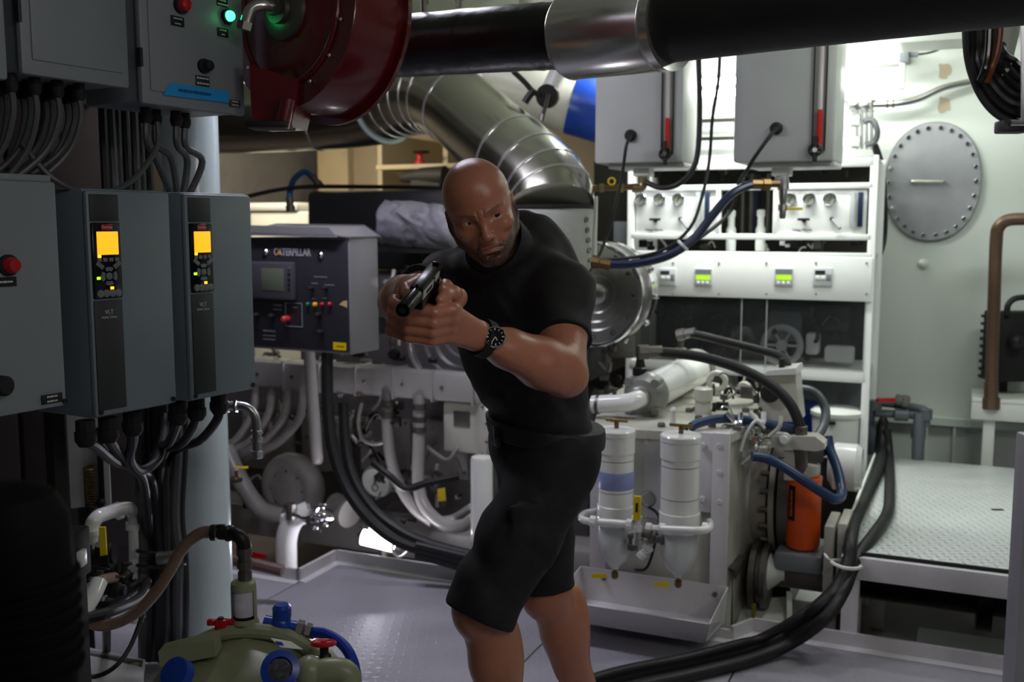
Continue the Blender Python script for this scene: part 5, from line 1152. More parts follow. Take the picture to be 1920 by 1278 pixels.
for k in range(2):
    hose('drop_cable', 'cable dropping down the bulkhead beside the rack, %s one' % ['inner', 'outer'][k], 'cable', [(1636+k*6, 270, 5.06), (1648+k*6, 310, 5.06), (1655+k*5, 390, 5.06), (1652+k*6, 450, 5.06), (1640+k*5, 492, 5.0)], .011, BLACK, group='drop cables')
hose('bulkhead_conduit', 'grey conduit curving across the bulkhead above the oval cover', 'conduit', [(1634, 196, 5.13), (1680, 194, 5.10), (1720, 186, 5.07), (1765, 166, 5.04), (1800, 157, 5.02), (1830, 152, 5.0)], .0155, ALU)
for x, y in ((1664, 195), (1675, 195)): tag(MB().lathe([(.019, -.005), (.019, .005)], P(x, y, 5.105), (1, -.4, 0), 14).build('conduit_saddle', DULLM), 'metal saddle on the bulkhead conduit, %s one' % ('left' if x < 1670 else 'right'), 'clip', 'conduit saddles')
pn = P(1730, 495, 5.15)
tag(MB().lathe([(.02, 0), (.026, .004), (.02, .012), (.012, .02), (0, .024)], PE(1731, 494, 6.03), -W, 14).build('wall_plug', WHITE), 'small round white plug on the bulkhead under the oval cover', 'plug')
# ---------------------------------------------------------------- hanging cable coil upper right
for i in range(7):
    r = 0.0+i*.017
    hose('coil_cable', 'black cable of the hanging bundle at upper right, %s from outside' % ords[i], 'cable', [(1812+i*11, -30, 3.0), (1812+i*11, 70, 3.0), (1820+i*10, 130-i*5, 3.0-.012*i), (1844+i*9, 185-i*12, 2.98), (1880+i*6, 220-i*15, 2.96), (1930, 232-i*17, 2.94), (1990, 215-i*14, 2.92), (2045-i*6, 140-i*6, 2.9), (2060-i*8, 20, 2.88), (2060-i*8, -60, 2.88)], .0125, [BLACK, BLACKM, DARKG][i % 3], group='hanging bundle cables', seg=8)
hose('orange_cable', 'brown-orange cable inside the hanging bundle at upper right', 'cable', [(1876, -20, 2.9), (1874, 60, 2.9), (1868, 100, 2.9), (1858, 130, 2.9), (1850, 152, 2.92)], .010, mat('brown_cable', '#7a3a10', .35))
hose('brown_cable', 'dark glossy cable beside the orange one in the hanging bundle', 'cable', [(1856, -20, 2.9), (1855, 60, 2.9), (1852, 105, 2.9), (1845, 135, 2.9), (1838, 150, 2.92)], .010, BLACKG)
cbk = thing('cable_bracket', P(1895, 250, 2.9), 'dark bracket clamped under the hanging cable bundle', 'bracket')
part(cbk, 'saddle', DARKG, lambda m: m.box(P(1897, 238, 2.9), (.075, .06, .035), bev=.006))
part(cbk, 'pin', ALU, lambda m: m.cyl(P(1895, 230, 2.86), P(1925, 230, 2.86), .008, seg=8))
part(cbk, 'hanger', WHITE, lambda m: m.prism(px3([(1880, -60, 2.97), (1915, -60, 2.97), (1912, 60, 2.97), (1895, 130, 2.97), (1880, 142, 2.97), (1872, 130, 2.97)]), (0, .006, 0)))
part(cbk, 'drop_rod', ALU, lambda m: m.cyl(P(1918, 240, 2.9), P(1918, -60, 2.9), .006, seg=8))
# ---------------------------------------------------------------- far right: copper pipe, radiator, bench, pvc
hose('copper_pipe', 'brown copper pipe bending down at the right edge', 'pipe', [(2250, 392, 4.3), (2100, 398, 4.4), (1990, 405, 4.55), (1935, 410, 4.6), (1893, 412, 4.66), (1874, 424, 4.68), (1868, 450, 4.7), (1864, 560, 4.7), (1860, 680, 4.7), (1858, 764, 4.7)], .028, COPPER, COPPER, n=10, seg=16)
ra = thing('black_radiator', P(1880, 715, 3.95), 'black finned electrical unit behind the copper pipe', 'radiator')
part(ra, 'body', BLACKM, lambda m: m.box(P(1893, 648, 4.85), (.21, .12, .33), bev=.008))
for k in range(9): part(ra, 'fin', BLACKM, lambda m: m.box(P(1893, 648, 4.85)+Vector((-.12, -.04+.0, -.145+.036*k)), (.04, .10, .014), bev=.002))
part(ra, 'knob', BLACK, lambda m: m.ball(P(1904, 640, 4.76), .035))
part(ra, 'post', DARKM, lambda m: m.b2(P(1893, 648, 4.85).x-.03, P(1893, 648, 4.85).x+.03, 4.91, 4.95, P(1893, 752, 4.85).z, P(1893, 700, 4.85).z))
hose('radiator_cable', 'black cable looping off the finned unit to the right edge', 'cable', [(1888, 590, 4.78), (1890, 572, 4.78), (1902, 560, 4.78), (1925, 557, 4.78), (1960, 560, 4.78)], .014, BLACK)
bn0 = Fr(P(1822, 746, 4.72), EANG)
bn = thing('small_bench', bn0.w(.2, .2, -.6), 'small white steel bench carrying the copper pipe foot', 'bench')
part(bn, 'top', WHITE, lambda m: m.b2(0, .62, 0, .32, -.02, 0, .004), bn0.M)
part(bn, 'apron', WHITE, lambda m: m.b2(0, .62, 0, .03, -.10, -.02, .004), bn0.M)
for x in (.055, .56): part(bn, 'leg', WHITE, lambda m: m.b2(x, x+.05, .02, .07, -.5-bn0.o.z, -.10, .003), bn0.M)
pvc = thing('grey_pvc_pipes', P(1690, 850, 4.75), 'grey plastic pipework with red-handled valve behind the platform', 'pipe')
GPV = mat('grey_pvc', '#5d656a', .4, var=.08)
part(pvc, 'upper_run', GPV, lambda m: m.tube(px3([(1634, 850, 4.85), (1633, 770, 4.85), (1640, 757, 4.85), (1660, 755, 4.85), (1720, 765, 4.75), (1734, 772, 4.72), (1736, 800, 4.72)]), .020, 12, smooth=5))
part(pvc, 'lower_run', GPV, lambda m: m.tube(px3([(1640, 774, 4.8), (1680, 776, 4.78), (1728, 779, 4.72)]), .019, 12, smooth=4))
part(pvc, 'drop_leg', GPV, lambda m: m.tube(px3([(1724, 775, 4.72), (1722, 810, 4.7), (1720, 862, 4.7), (1720, 980, 4.7)]), .026, 14, smooth=4))
for (x, y) in ((1722, 812), (1734, 776), (1640, 760)): part(pvc, 'coupling', GPV, lambda m: m.lathe([(.03, -.025), (.033, -.024), (.033, .024), (.03, .025)], P(x, y, 4.72 if x > 1700 else 4.85), UP, 16))
part(pvc, 'red_handle', REDP, lambda m: m.box(P(1662, 750, 4.74), (.09, .025, .022), bev=.006))
part(pvc, 'brass_union', DULLM, lambda m: m.lathe([(.018, -.04), (.026, -.038), (.026, -.01), (.030, -.008), (.030, .02), (.02, .024)], P(1695, 752, 4.74), (1, -.3, -.2), 10))
part(pvc, 'hose_valve', DARKM, lambda m: m.lathe([(.012, -.09), (.012, -.03), (.02, -.028), (.022, 0), (.012, .02)], P(1656, 788, 4.72), UP, 12))
part(pvc, 'union_body', GPV, lambda m: m.lathe([(.03, -.03), (.03, .03)], P(1690, 777, 4.75), (1, -.3, 0), 14))
# ---------------------------------------------------------------- treadplate platform
PLZ = .32
pf = thing('treadplate_platform', RIG.w(.3, 4.2, 0), 'low platform with white treadplate top on white legs, right', 'platform')
TREADW = treadplate('platform_treadplate', '#c2c7c6', .030, .34, .10, 0.0, 1.0, .006)
pl, pr = -.33, 1.15
part(pf, 'tread_top', TREADW, lambda m: m.b2(pl+.01, pr, 3.52, 5.05, PLZ-.012, PLZ, .002), RIG.M)
part(pf, 'front_beam', KERB, lambda m: m.b2(pl, pr, 3.49, 3.53, PLZ-.085, PLZ-.008, .003), RIG.M)
part(pf, 'front_gasket', BLACK, lambda m: m.b2(pl+.02, pr, 3.512, 3.522, PLZ-.008, PLZ+.004), RIG.M)
part(pf, 'side_beam', KERB, lambda m: m.b2(pl, pl+.03, 3.53, 5.05, PLZ-.085, PLZ-.012, .003), RIG.M)
part(pf, 'side_lip', WHITE, lambda m: m.b2(pl-.006, pl+.004, 3.62, 5.05, PLZ-.08, PLZ+.05, .002), RIG.M)
part(pf, 'back_beam', KERB, lambda m: m.b2(pl, pr, 5.02, 5.05, PLZ-.085, PLZ-.012, .003), RIG.M)
for (e_, w_) in ((pl+.005, 3.495), (pl+.005, 4.98), (pr-.06, 3.495), (pr-.06, 4.98)): part(pf, 'leg', KERB, lambda m: m.b2(e_, e_+.055, w_, w_+.055, -.5, PLZ-.085, .003), RIG.M)
pm_ = PZ(1870, 955, PLZ+.001)
part(pf, 'lifting_slot', BLACKM, lambda m: m.box(pm_, (.045, .018, .003), bev=.001))
sf = thing('propeller_shaft', RIG.w(.5, 3.9, -.5), 'dark propeller shaft and coupling under the platform', 'shaft')
part(sf, 'shaft', DARKM, lambda m: m.cyl((-.3, 3.95, .10), (2.4, 3.95, .10), .085, seg=28), RIG.M)
part(sf, 'coupling_flange', DARKM, lambda m: m.lathe([(.09, -.02), (.14, -.02), (.14, .03), (.09, .03)], (.12, 3.95, .10), (1, 0, 0), 32), RIG.M)
part(sf, 'bearing_block', WHITE, lambda m: m.b2(.42, .5, 3.78, 4.12, -.5, .10, .01), RIG.M)
part(sf, 'bearing_base', WHITE, lambda m: m.b2(-.1, .9, 3.65, 4.3, -.26, -.20, .006), RIG.M)
part(sf, 'pedestal', WHITE, lambda m: m.b2(-.1, .9, 3.9, 4.2, -.5, -.26), RIG.M)
for k in range(3): part(sf, 'slot', BLACKM, lambda m: m.b2(.02+k*.15, .10+k*.15, 3.70, 3.73, -.201, -.198), RIG.M)
# right-hand stanchion close to camera
st = P(1924, 1000, 2.75)
tag(MB().b2(st.x-.02, st.x+.06, st.y-.02, st.y+.05, 0, P(1912, 815, 2.75).z, .006).build('stanchion', mat('stanchion_grey', '#8f8d92', .45, var=.06)), 'grey steel stanchion at the lower right edge', 'post')
# ---------------------------------------------------------------- gearbox
gx_ = thing('gearbox', Q(1300, 1100, 4.0), 'white gearbox with bolted top behind the twin filters', 'gearbox')
GZ = .70
top = [PZ(*p, GZ) for p in ((1112, 802), (1372, 814), (1435, 780), (1425, 735), (1335, 716), (1190, 716), (1128, 745))]
part(gx_, 'top_plate', GEARW, lambda m: m.prism(top, (0, 0, -.03)))
cg = sum(top, Vector())/len(top)
part(gx_, 'casing', GEARW, lambda m: m.prism([cg+(p-cg)*.95-UP*.03 for p in top], (0, 0, -.75)))
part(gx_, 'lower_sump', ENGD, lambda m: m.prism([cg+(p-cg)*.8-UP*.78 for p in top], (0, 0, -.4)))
for (x, y) in ((1335, 800), (1283, 806), (1310, 786), (1352, 790), (1398, 772), (1292, 772), (1305, 770), (1350, 745), (1395, 742), (1420, 752), (1240, 800), (1150, 790), (1382, 806)):
    part(gx_, 'top_bolt', DULLM, lambda m: m.lathe([(.014, 0), (.014, .012), (.010, .016)], PZ(x, y, GZ), UP, 6))
rc_ = PZ(1318, 765, GZ)
part(gx_, 'breather', GEARW, lambda m: m.lathe([(.032, 0), (.03, .03), (.03, .05), (.036, .052), (.036, .095), (.028, .10), (0, .10)], PZ(1318, 775, GZ), UP, 20))
le = PZ(1344, 748, GZ)
eye = part(gx_, 'lifting_eye', GEARW, lambda m: m.torus(le+UP*.075, -W, .034, .012, 30, 10), label='white lifting eye')
part(eye, 'shank', GEARW, lambda m: m.lathe([(.03, 0), (.03, .006), (.014, .01), (.014, .035)], le, UP, 14))
part(gx_, 'dipstick', WHITE2, lambda m: m.lathe([(.010, -.02), (.010, .05), (.013, .06), (.008, .07), (0, .072)], PZ(1262, 800, GZ), UP, 12))
for i, (x, y) in enumerate(((1290, 720), (1365, 735))): part(gx_, 'inspection_cover', GEARW, lambda m: m.lathe([(.10, 0), (.10, .012), (.09, .016), (0, .018)], PZ(x, y+20, GZ), UP, 30))
clutter(gx_, 1335, 735, 1440, 790, 3.75, 4.3, 20, [GEARW, DULLM, BLACK, DARKM], 41, .012, .035, 'gearbox_fitting')
clutter(gx_, 1350, 790, 1475, 850, 3.55, 3.8, 34, [CHROME, STEEL, ALU, GEARW, WHITE2, CHROME], 42, .016, .04, 'bright_fitting')
clutter(gx_, 1370, 720, 1480, 800, 3.9, 4.4, 22, [GEARW, DULLM, DARKM, BLACK], 43, .015, .045, 'gearbox_fitting')
hose('gear_harness', 'black wiring harness lying over the gearbox top', 'cable', [(1300, 735, 4.3), (1340, 742, 4.2), (1370, 752, 4.1), (1395, 772, 4.0), (1410, 790, 3.9)], .014, BLACK)
# control column with eye
cc_ = thing('gear_actuator', Q(1450, 790, 3.95), 'grey actuator block standing on the gearbox under the hoses', 'actuator')
part(cc_, 'block', GEARW, lambda m: m.prism(pq([(1418, 790, 3.9), (1432, 700, 3.9), (1490, 690, 3.9), (1500, 790, 3.9)]), W*.14))
part(cc_, 'top', WHITE, lambda m: m.prism(pq([(1428, 704, 3.88), (1440, 695, 3.88), (1492, 690, 3.88), (1494, 702, 3.88)]), W*.17))
part(cc_, 'eye_port', BLACKM, lambda m: m.lathe([(.0, 0), (.032, 0), (.036, .01), (.036, .03)], Q(1442, 738, 3.88), W, 20))
part(cc_, 'stem', DARKM, lambda m: m.cyl(Q(1466, 690, 3.95), Q(1466, 672, 3.95), .012, seg=8))
# heat exchanger
hx0, hx1 = Q(1205, 742, 3.66), Q(1306, 690, 4.35)
hx = thing('heat_exchanger', hx0-UP*.1, 'white tubular heat exchanger with grey flanged end on the gearbox', 'heat exchanger')
hd = (hx1-hx0).normalized(); hl = (hx1-hx0).length; hr = .070
part(hx, 'shell', WHITE2, lambda m: m.lathe([(hr, .05), (hr, hl*.78), (hr*1.06, hl*.8), (hr*1.06, hl), (hr*.8, hl+.02)], hx0, hd, 36))
part(hx, 'end_flange', mat('cast_grey', '#8c8c88', .35, .3, var=.12), lambda m: m.lathe([(hr*1.05, .06), (hr*1.22, .055), (hr*1.22, .03), (hr*1.12, .02), (hr*.9, -.012), (hr*.6, -.02), (hr*.6, -.05), (hr*.5, -.055)], hx0, hd, 36))
part(hx, 'rear_flange', MATS['cast_grey'], lambda m: m.lathe([(hr*1.2, hl-.05), (hr*1.25, hl-.045), (hr*1.25, hl-.01), (hr*1.1, hl)], hx0, hd, 36))
for k in range(4):
    aa = .8+k*1.57; u1 = hd.cross(UP).normalized(); u2 = u1.cross(hd)
    part(hx, 'flange_lug', MATS['cast_grey'], lambda m: m.cyl(hx0-hd*.015+(u1*math.cos(aa)+u2*math.sin(aa))*hr*1.05, hx0+hd*.05+(u1*math.cos(aa)+u2*math.sin(aa))*hr*1.05, .016, seg=12))
part(hx, 'mount_foot', MATS['cast_grey'], lambda m: m.prism(pq([(1172, 800, 3.66), (1172, 765, 3.66), (1185, 735, 3.66), (1226, 740, 3.66), (1226, 798, 3.66)]), W*.05))
part(hx, 'inlet_elbow', WHITE2, lambda m: m.tube(pq([(1112, 758, 3.56), (1150, 756, 3.56), (1178, 754, 3.57), (1196, 748, 3.60), (1205, 744, 3.66)]), .034, 20, smooth=6))
part(hx, 'inlet_clip', DULLM, lambda m: m.lathe([(.036, -.006), (.037, 0), (.036, .006)], Q(1122, 758, 3.56), E, 20))
part(hx, 'bleed_screw', DULLM, lambda m: m.lathe([(.008, 0), (.008, .02), (.013, .02), (.013, .03)], Q(1152, 742, 3.56), UP, 8))
part(hx, 'top_port', DARKM, lambda m: m.lathe([(.028, 0), (.028, .025), (.02, .03), (.015, .06), (.015, .11)], Q(1200, 702, 3.7), UP, 10))
part(hx, 'rear_port', DULLM, lambda m: m.lathe([(.026, 0), (.026, .02), (.014, .025), (.014, .09)], Q(1276, 662, 4.15), UP, 10))
hose('black_hydraulic_hose', 'lower of two long black hydraulic hoses arching over the gearbox', 'hose', [(1200, 660, 3.7), (1240, 660, 3.7), (1310, 668, 3.68), (1380, 688, 3.64), (1440, 718, 3.6), (1480, 755, 3.57), (1500, 800, 3.55), (1502, 840, 3.55)], .019, BLACK, DULLM, n=10, seg=12)
hose('black_hydraulic_hose', 'upper of two long black hydraulic hoses bending down by the actuator', 'hose', [(1272, 628, 4.15), (1300, 626, 4.12), (1360, 640, 4.05), (1420, 655, 3.98), (1460, 666, 3.93), (1476, 685, 3.9), (1478, 715, 3.9), (1476, 780, 3.9)], .017, BLACK, DULLM, n=10, seg=12)
# blue coolant hoses
hose('blue_gear_hose', 'blue hose arching from behind the right filter over the gearbox', 'hose', [(1296, 800, 3.5), (1310, 793, 3.52), (1345, 785, 3.55), (1390, 786, 3.57), (1440, 795, 3.58), (1490, 806, 3.58), (1525, 825, 3.6), (1545, 850, 3.62)], .0165, BLUEH)
hose('blue_gear_hose', 'blue hose from the bright fittings down past the orange filter', 'hose', [(1410, 855, 3.45), (1435, 858, 3.45), (1470, 875, 3.42), (1510, 902, 3.4), (1545, 925, 3.4), (1566, 935, 3.42), (1578, 925, 3.48), (1570, 880, 3.55), (1556, 842, 3.6), (1552, 818, 3.62)], .0175, BLUEH, n=9, seg=12)
hose('grey_gear_hose', 'dark grey hose looping down beside the white tub', 'hose', [(1485, 735, 4.0), (1505, 729, 4.0), (1530, 738, 3.98), (1547, 765, 3.95), (1545, 795, 3.9), (1532, 820, 3.85)], .018, mat('slate_hose', '#3a4046', .4))
# second orange filter and main orange filter
def orange(px, y0, y1, Y, r, label, lab):
    c = P(px, y1, Y); L_ = P(px, y0, Y).z-c.z
    t = thing('orange_filter', c, label, 'filter', 'orange spin-on filters')
    part(t, 'canister', ORANGE, lambda m: m.lathe([(0, 0), (r*.7, .001), (r*.93, .010), (r, .025), (r, L_-.012), (r*1.03, L_-.01), (r*1.03, L_), (r*.7, L_+.004)], c, UP, 36))
    if lab:
        n = 9; a0, a1 = -1.28, -.78; vs = []
        for zz in (L_*.42, L_*.9):
            vs += [c+Vector((r*1.012*math.sin(a0+(a1-a0)*k/n), -r*1.012*math.cos(a0+(a1-a0)*k/n), zz)) for k in range(n+1)]
        lb_ = part(t, 'label', BLACKM, lambda m: m.add(vs, [(k, k+1, n+2+k, n+1+k) for k in range(n)]))
        am = (a0+a1)/2
        Mx = Matrix.Translation(c+Vector((r*1.02*math.sin(am), -r*1.02*math.cos(am), L_*.66))) @ Matrix.Rotation(am, 4, 'Z') @ RX2 @ Matrix.Rotation(math.pi/2, 4, 'Z')
        part(lb_, 'lettering', ORANGE, lambda m: m.greek(10, .016, Mx), smooth=False)
        part(t, 'filter_head', GEARW, lambda m: (m.lathe([(r*.8, 0), (r*.9, .01), (r*.9, .04), (r*.5, .05), (r*.5, .08)], c+UP*(L_+.005), UP, 20)))
        part(t, 'head_block', DULLM, lambda m: m.box(c+UP*(L_+.085)+Vector((.02, 0, 0)), (.075, .07, .06), bev=.008))
        part(t, 'head_port', DULLM, lambda m: m.cyl(P(1502, 835, 3.55), P(1500, 888, 3.6), .026, seg=12))
    part(t, 'bracket', GEARW, lambda m: m.b2(c.x-.03, c.x+.03, c.y+r*.9, c.y+r+.12, c.z+L_*.75, c.z+L_*.95))
    return t
orange(1504, 892, 1027, 3.62, .0615, 'large orange spin-on filter with black label below the blue hose', True)
orange(1322, 960, 1018, 3.75, .05, 'orange filter mostly hidden behind the right white filter', False)
# filter-head bracket plate
fb_ = thing('filter_bracket', Q(1500, 840, 3.62), 'grey notched bracket plate carrying the hoses above the orange filter', 'bracket')
part(fb_, 'plate', GEARW, lambda m: m.prism(pq([(1445, 818, 3.62), (1528, 818, 3.62), (1546, 832, 3.62), (1546, 842, 3.62), (1530, 846, 3.62), (1445, 838, 3.62)]), W*.08))
part(fb_, 'web', GEARW, lambda m: m.prism(pq([(1470, 846, 3.66), (1490, 846, 3.66), (1490, 900, 3.66), (1470, 900, 3.66)]), W*.02))
# bell housing and lower drive train
bh = thing('bell_housing', Q(1420, 1000, 4.0), 'beige-grey round bell housing with flanges between gearbox and orange filter', 'housing')
BHM = mat('bell_beige', '#8d877c', .38, var=.15, dirt=.3)
bc = RIG.px(1420, 915, 3.95); 
xs_ = [RIG.px(x, 915, 3.72).x for x in (1366, 1436, 1442, 1452, 1458, 1478)]
part(bh, 'drum', BHM, lambda m: m.cyl((xs_[0], 3.95, bc.z), (xs_[1], 3.95, bc.z), .23, seg=44), RIG.M)
part(bh, 'flange', BHM, lambda m: m.cyl((xs_[2], 3.95, bc.z), (xs_[3], 3.95, bc.z), .255, seg=44), RIG.M)
part(bh, 'flange', DULLM, lambda m: m.cyl((xs_[4], 3.95, bc.z), (xs_[5], 3.95, bc.z), .25, seg=44), RIG.M)
part(bh, 'saddle', ENGD, lambda m: m.b2(xs_[0], xs_[5], 3.85, 4.1, -.5, bc.z-.15), RIG.M)
for k in range(7): part(bh, 'flange_bolt', DULLM, lambda m: m.cyl((xs_[1]-.02, 3.95-.24*math.cos(-.9+k*.28), bc.z+.24*math.sin(-.9+k*.28)), (xs_[2], 3.95-.24*math.cos(-.9+k*.28), bc.z+.24*math.sin(-.9+k*.28)), .011, seg=6), RIG.M)
part(bh, 'output_flange', BHM, lambda m: m.lathe([(.10, 0), (.17, .0), (.17, .05), (.10, .06)], (xs_[5]+.16, 3.95, .12), (1, 0, 0), 36), RIG.M)
part(bh, 'output_shaft', DULLM, lambda m: m.cyl((xs_[5]-.05, 3.95, .12), (-.28, 3.95, .12), .07, seg=24), RIG.M)
part(bh, 'shaft_guard', WHITE2, lambda m: m.lathe([(.06, 0), (.09, .02), (.09, .10), (.075, .12)], (RIG.px(1545, 880, 3.8).x, 3.95, RIG.px(1560, 890, 3.8).z), (1, 0, 0), 28), RIG.M)
# drive pulley etc in the dark under the drum
dpz = thing('drive_coupling', Q(1430, 1120, 3.7), 'greyish steel coupling and block below the orange filter', 'coupling')
part(dpz, 'pulley', DULLM, lambda m: m.lathe([(.05, 0), (.12, 0), (.12, .02), (.10, .025), (.10, .035), (.12, .04), (.12, .06), (.05, .06)], Q(1412, 1075, 3.7), E, 32))
part(dpz, 'boss', WHITE, lambda m: m.lathe([(.08, 0), (.03, .06), (.03, .07)], Q(1436, 1070, 3.7), E, 24))
part(dpz, 'steel_block', GREY, lambda m: m.b2(RIG.px(1450, 1060, 3.66).x, RIG.px(1540, 1060, 3.66).x, 3.66, 3.9, RIG.px(1500, 1075, 3.66).z, RIG.px(1500, 1040, 3.66).z, .012), RIG.M)
part(dpz, 'lower_block', DULLM, lambda m: m.b2(RIG.px(1440, 1090, 3.62).x, RIG.px(1545, 1090, 3.62).x, 3.68, 3.95, RIG.px(1500, 1110, 3.66).z, RIG.px(1500, 1072, 3.66).z, .012), RIG.M)
for (x0, x1, y0, y1) in ((1543, 1562, 985, 1150), (1568, 1586, 980, 1090)): 
    part(dpz, 'column_plate', GEARW, lambda m: m.b2(RIG.px(x0, 1060, 3.6).x, RIG.px(x1, 1060, 3.6).x, 3.6, 3.8, RIG.px(x0, y1, 3.6).z, RIG.px(x0, y0, 3.6).z, .004), RIG.M)
part(dpz, 'base_tray', WHITE, lambda m: m.prism(pq([(1378, 1172, 3.58), (1400, 1122, 3.75), (1480, 1118, 3.78), (1480, 1178, 3.58)]), -UP*.012))
part(dpz, 'base_side', WHITE, lambda m: m.prism(pq([(1475, 1108, 3.7), (1480, 1108, 3.7), (1480, 1185, 3.56), (1475, 1185, 3.56)]), E*.01))
part(dpz, 'base_floor', WHITE, lambda m: m.b2(RIG.px(1380, 1150, 3.6).x, RIG.px(1545, 1150, 3.6).x, 3.56, 4.2, -.06, -.045), RIG.M)
part(dpz, 'pedestal', WHITE, lambda m: m.b2(RIG.px(1400, 1150, 3.6).x, RIG.px(1540, 1150, 3.6).x, 3.75, 4.1, -.5, -.06), RIG.M)
part(dpz, 'dip_rod', mat('olive_rod', '#7a7420', .5), lambda m: m.cyl(Q(1414, 1130, 3.6), Q(1412, 1180, 3.58), .008, seg=8))
# ---------------------------------------------------------------- twin water-separating filters on their stand
sd = thing('filter_stand', RIG.w(-.95, 3.42, 0), 'white steel stand holding the twin filters and drip tray', 'stand')
SW = 3.40
def sbox(name, x0, y0, x1, y1, w0, w1, m=KERB, bev=.003):
    a, b, u, t = RIG.rect(x0, y0, x1, y1, w0); return part(sd, name, m, lambda q: q.b2(a, b, w0, w1, u, t, bev), RIG.M)
sbox('back_plate', 1195, 810, 1316, 975, SW+.03, SW+.038)
sbox('angle_plate', 1312, 812, 1365, 962, SW+.01, SW+.03)
ra_, rb_, _, _ = RIG.rect(1333, 900, 1364, 1000, SW)
part(sd, 'leg', KERB, lambda m: m.b2(ra_, rb_, SW, SW+.03, 0, RIG.px(1350, 812, SW).z, .003), RIG.M)
ra_, rb_, _, _ = RIG.rect(1106, 900, 1136, 1000, SW)
part(sd, 'leg', KERB, lambda m: m.b2(ra_, rb_, SW, SW+.03, 0, RIG.px(1120, 820, SW).z, .003), RIG.M)
for (x, y) in ((1212, 828), (1318, 835), (1350, 835), (1318, 935), (1350, 940), (1350, 885), (1210, 940)):
    part(sd, 'bolt', KERB, lambda m: m.lathe([(.012, 0), (.012, .008), (.008, .011)], Q(x, y, SW+.008 if x > 1300 else SW+.03), -W, 12))
# drip tray: floor, four sides
tz0, tz1 = .055, .150
fA, fB = RIG.px(1082, 1150, 3.16), RIG.px(1342, 1200, 3.16)
xt0, xt1 = -1.22, -.69
tray = part(sd, 'drip_tray', KERB, lambda m: m.prism([(xt0+.03, 3.20, tz0), (xt1-.03, 3.20, tz0), (xt1-.01, 3.40, tz0), (xt0+.01, 3.40, tz0)], (0, 0, .004)), RIG.M)
def wallp(p, q, r, s): part(tray, 'tray_side', KERB, lambda m: m.prism([p, q, r, s], (Vector(q)-Vector(p)).cross(Vector(s)-Vector(p)).normalized()*.004), RIG.M)
wallp((xt0+.03, 3.20, tz0), (xt1-.03, 3.20, tz0), (xt1, 3.13, tz1), (xt0, 3.13, tz1))
wallp((xt1-.03, 3.20, tz0), (xt1-.01, 3.40, tz0), (xt1, 3.40, tz1+.03), (xt1, 3.13, tz1))
wallp((xt0+.01, 3.40, tz0), (xt0+.03, 3.20, tz0), (xt0, 3.13, tz1), (xt0, 3.40, tz1+.03))
wallp((xt0+.01, 3.398, tz0), (xt0, 3.398, tz1+.03), (xt1, 3.398, tz1+.03), (xt1-.01, 3.398, tz0))
for x in (xt0+.09, xt1-.04): part(tray, 'bolt', DULLM, lambda m: m.lathe([(.009, 0), (.009, -.008)], (x, 3.395, tz1), (0, 1, 0), 8), RIG.M)
def sepfilter(px, ytop, ybot, w_, r, label, band):
    ctop = Q(px, ytop, w_); cb_ = Q(px, ybot, w_); H = ctop.z-cb_.z; o = Vector((ctop.x, ctop.y, cb_.z))
    t = thing('fuel_filter', o, label, 'filter', 'twin white fuel filters')
    f = lambda k: H*k
    part(t, 'body', WHITE2, lambda m: m.lathe([(r*.96, f(.36)), (r*1.0, f(.365)), (r*1.0, f(.46)), (r*.95, f(.465)), (r*.95, f(.83)), (r*1.0, f(.835)), (r*1.0, f(.945)), (r*.97, f(.95))], o, UP, 40), ang=25)
    part(t, 'lid', WHITE2, lambda m: m.lathe([(r*.97, f(.95)), (r*1.02, f(.952)), (r*1.02, f(.985)), (r*.96, f(.995)), (0, f(1.0))], o, UP, 40), ang=25)
    part(t, 'bowl', mat('bowl_white', '#c9cdcb', .15, var=.03), lambda m: m.lathe([(.012, 0), (.016, f(.02)), (r*.4, f(.04)), (r*.70, f(.08)), (r*.88, f(.15)), (r*.92, f(.22)), (r*.92, f(.36))], o, UP, 36), ang=50)
    part(t, 'bowl_ring', WHITE2, lambda m: m.lathe([(r*.92, f(.33)), (r*1.04, f(.332)), (r*1.04, f(.36)), (r*.95, f(.362))], o, UP, 40))
    th = part(t, 'tee_handle', BRASS, lambda m: m.cyl(o+UP*f(.99), o+UP*(f(1.0)+.022), .008, seg=12))
    part(th, 'cross_bar', BRASS, lambda m: m.cyl(o+UP*(f(1.0)+.026)-E*.038, o+UP*(f(1.0)+.026)+E*.038, .0055, seg=10))
    if band: part(t, 'label_band', mat('blue_label', '#8d96c4', .35, .2), lambda m: m.lathe([(r*.955, f(.585)), (r*.962, f(.587)), (r*.962, f(.705)), (r*.955, f(.707))], o, UP, 40, cap=False))
    for k in (.40, .56, .78): part(t, 'groove', mat('groove_grey', '#7e8082', .5), lambda m: m.lathe([(r*.95, f(k)), (r*1.003 if k == .40 else r*.955, f(k)+.001), (r*.95, f(k)+.003)], o, UP, 40, cap=False))
    dn = part(t, 'drain_cock', BRASS, lambda m: m.lathe([(.008, -.035), (.012, -.03), (.012, -.012), (.007, -.01), (.007, .003)], o, UP, 8))
    part(dn, 'yellow_tag', YEL, lambda m: m.box(o+Vector((-.055, -.01, -.022)), (.05, .003, .016), Matrix.Identity(4)))
    part(t, 'bracket', WHITE2, lambda m: m.b2(o.x-.02, o.x+.02, o.y+r*.8, o.y+r+.06, o.z+f(.42), o.z+f(.5)))
    return t, o, H
r_ = .0635
f1, o1, H1 = sepfilter(1156, 802, 1066, 3.24, r_, 'left white fuel filter with pale blue label band beside the man', True)
f2, o2, H2 = sepfilter(1277, 812, 1082, 3.20, r_+.003, 'right white fuel filter with brass tee handle on top', False)
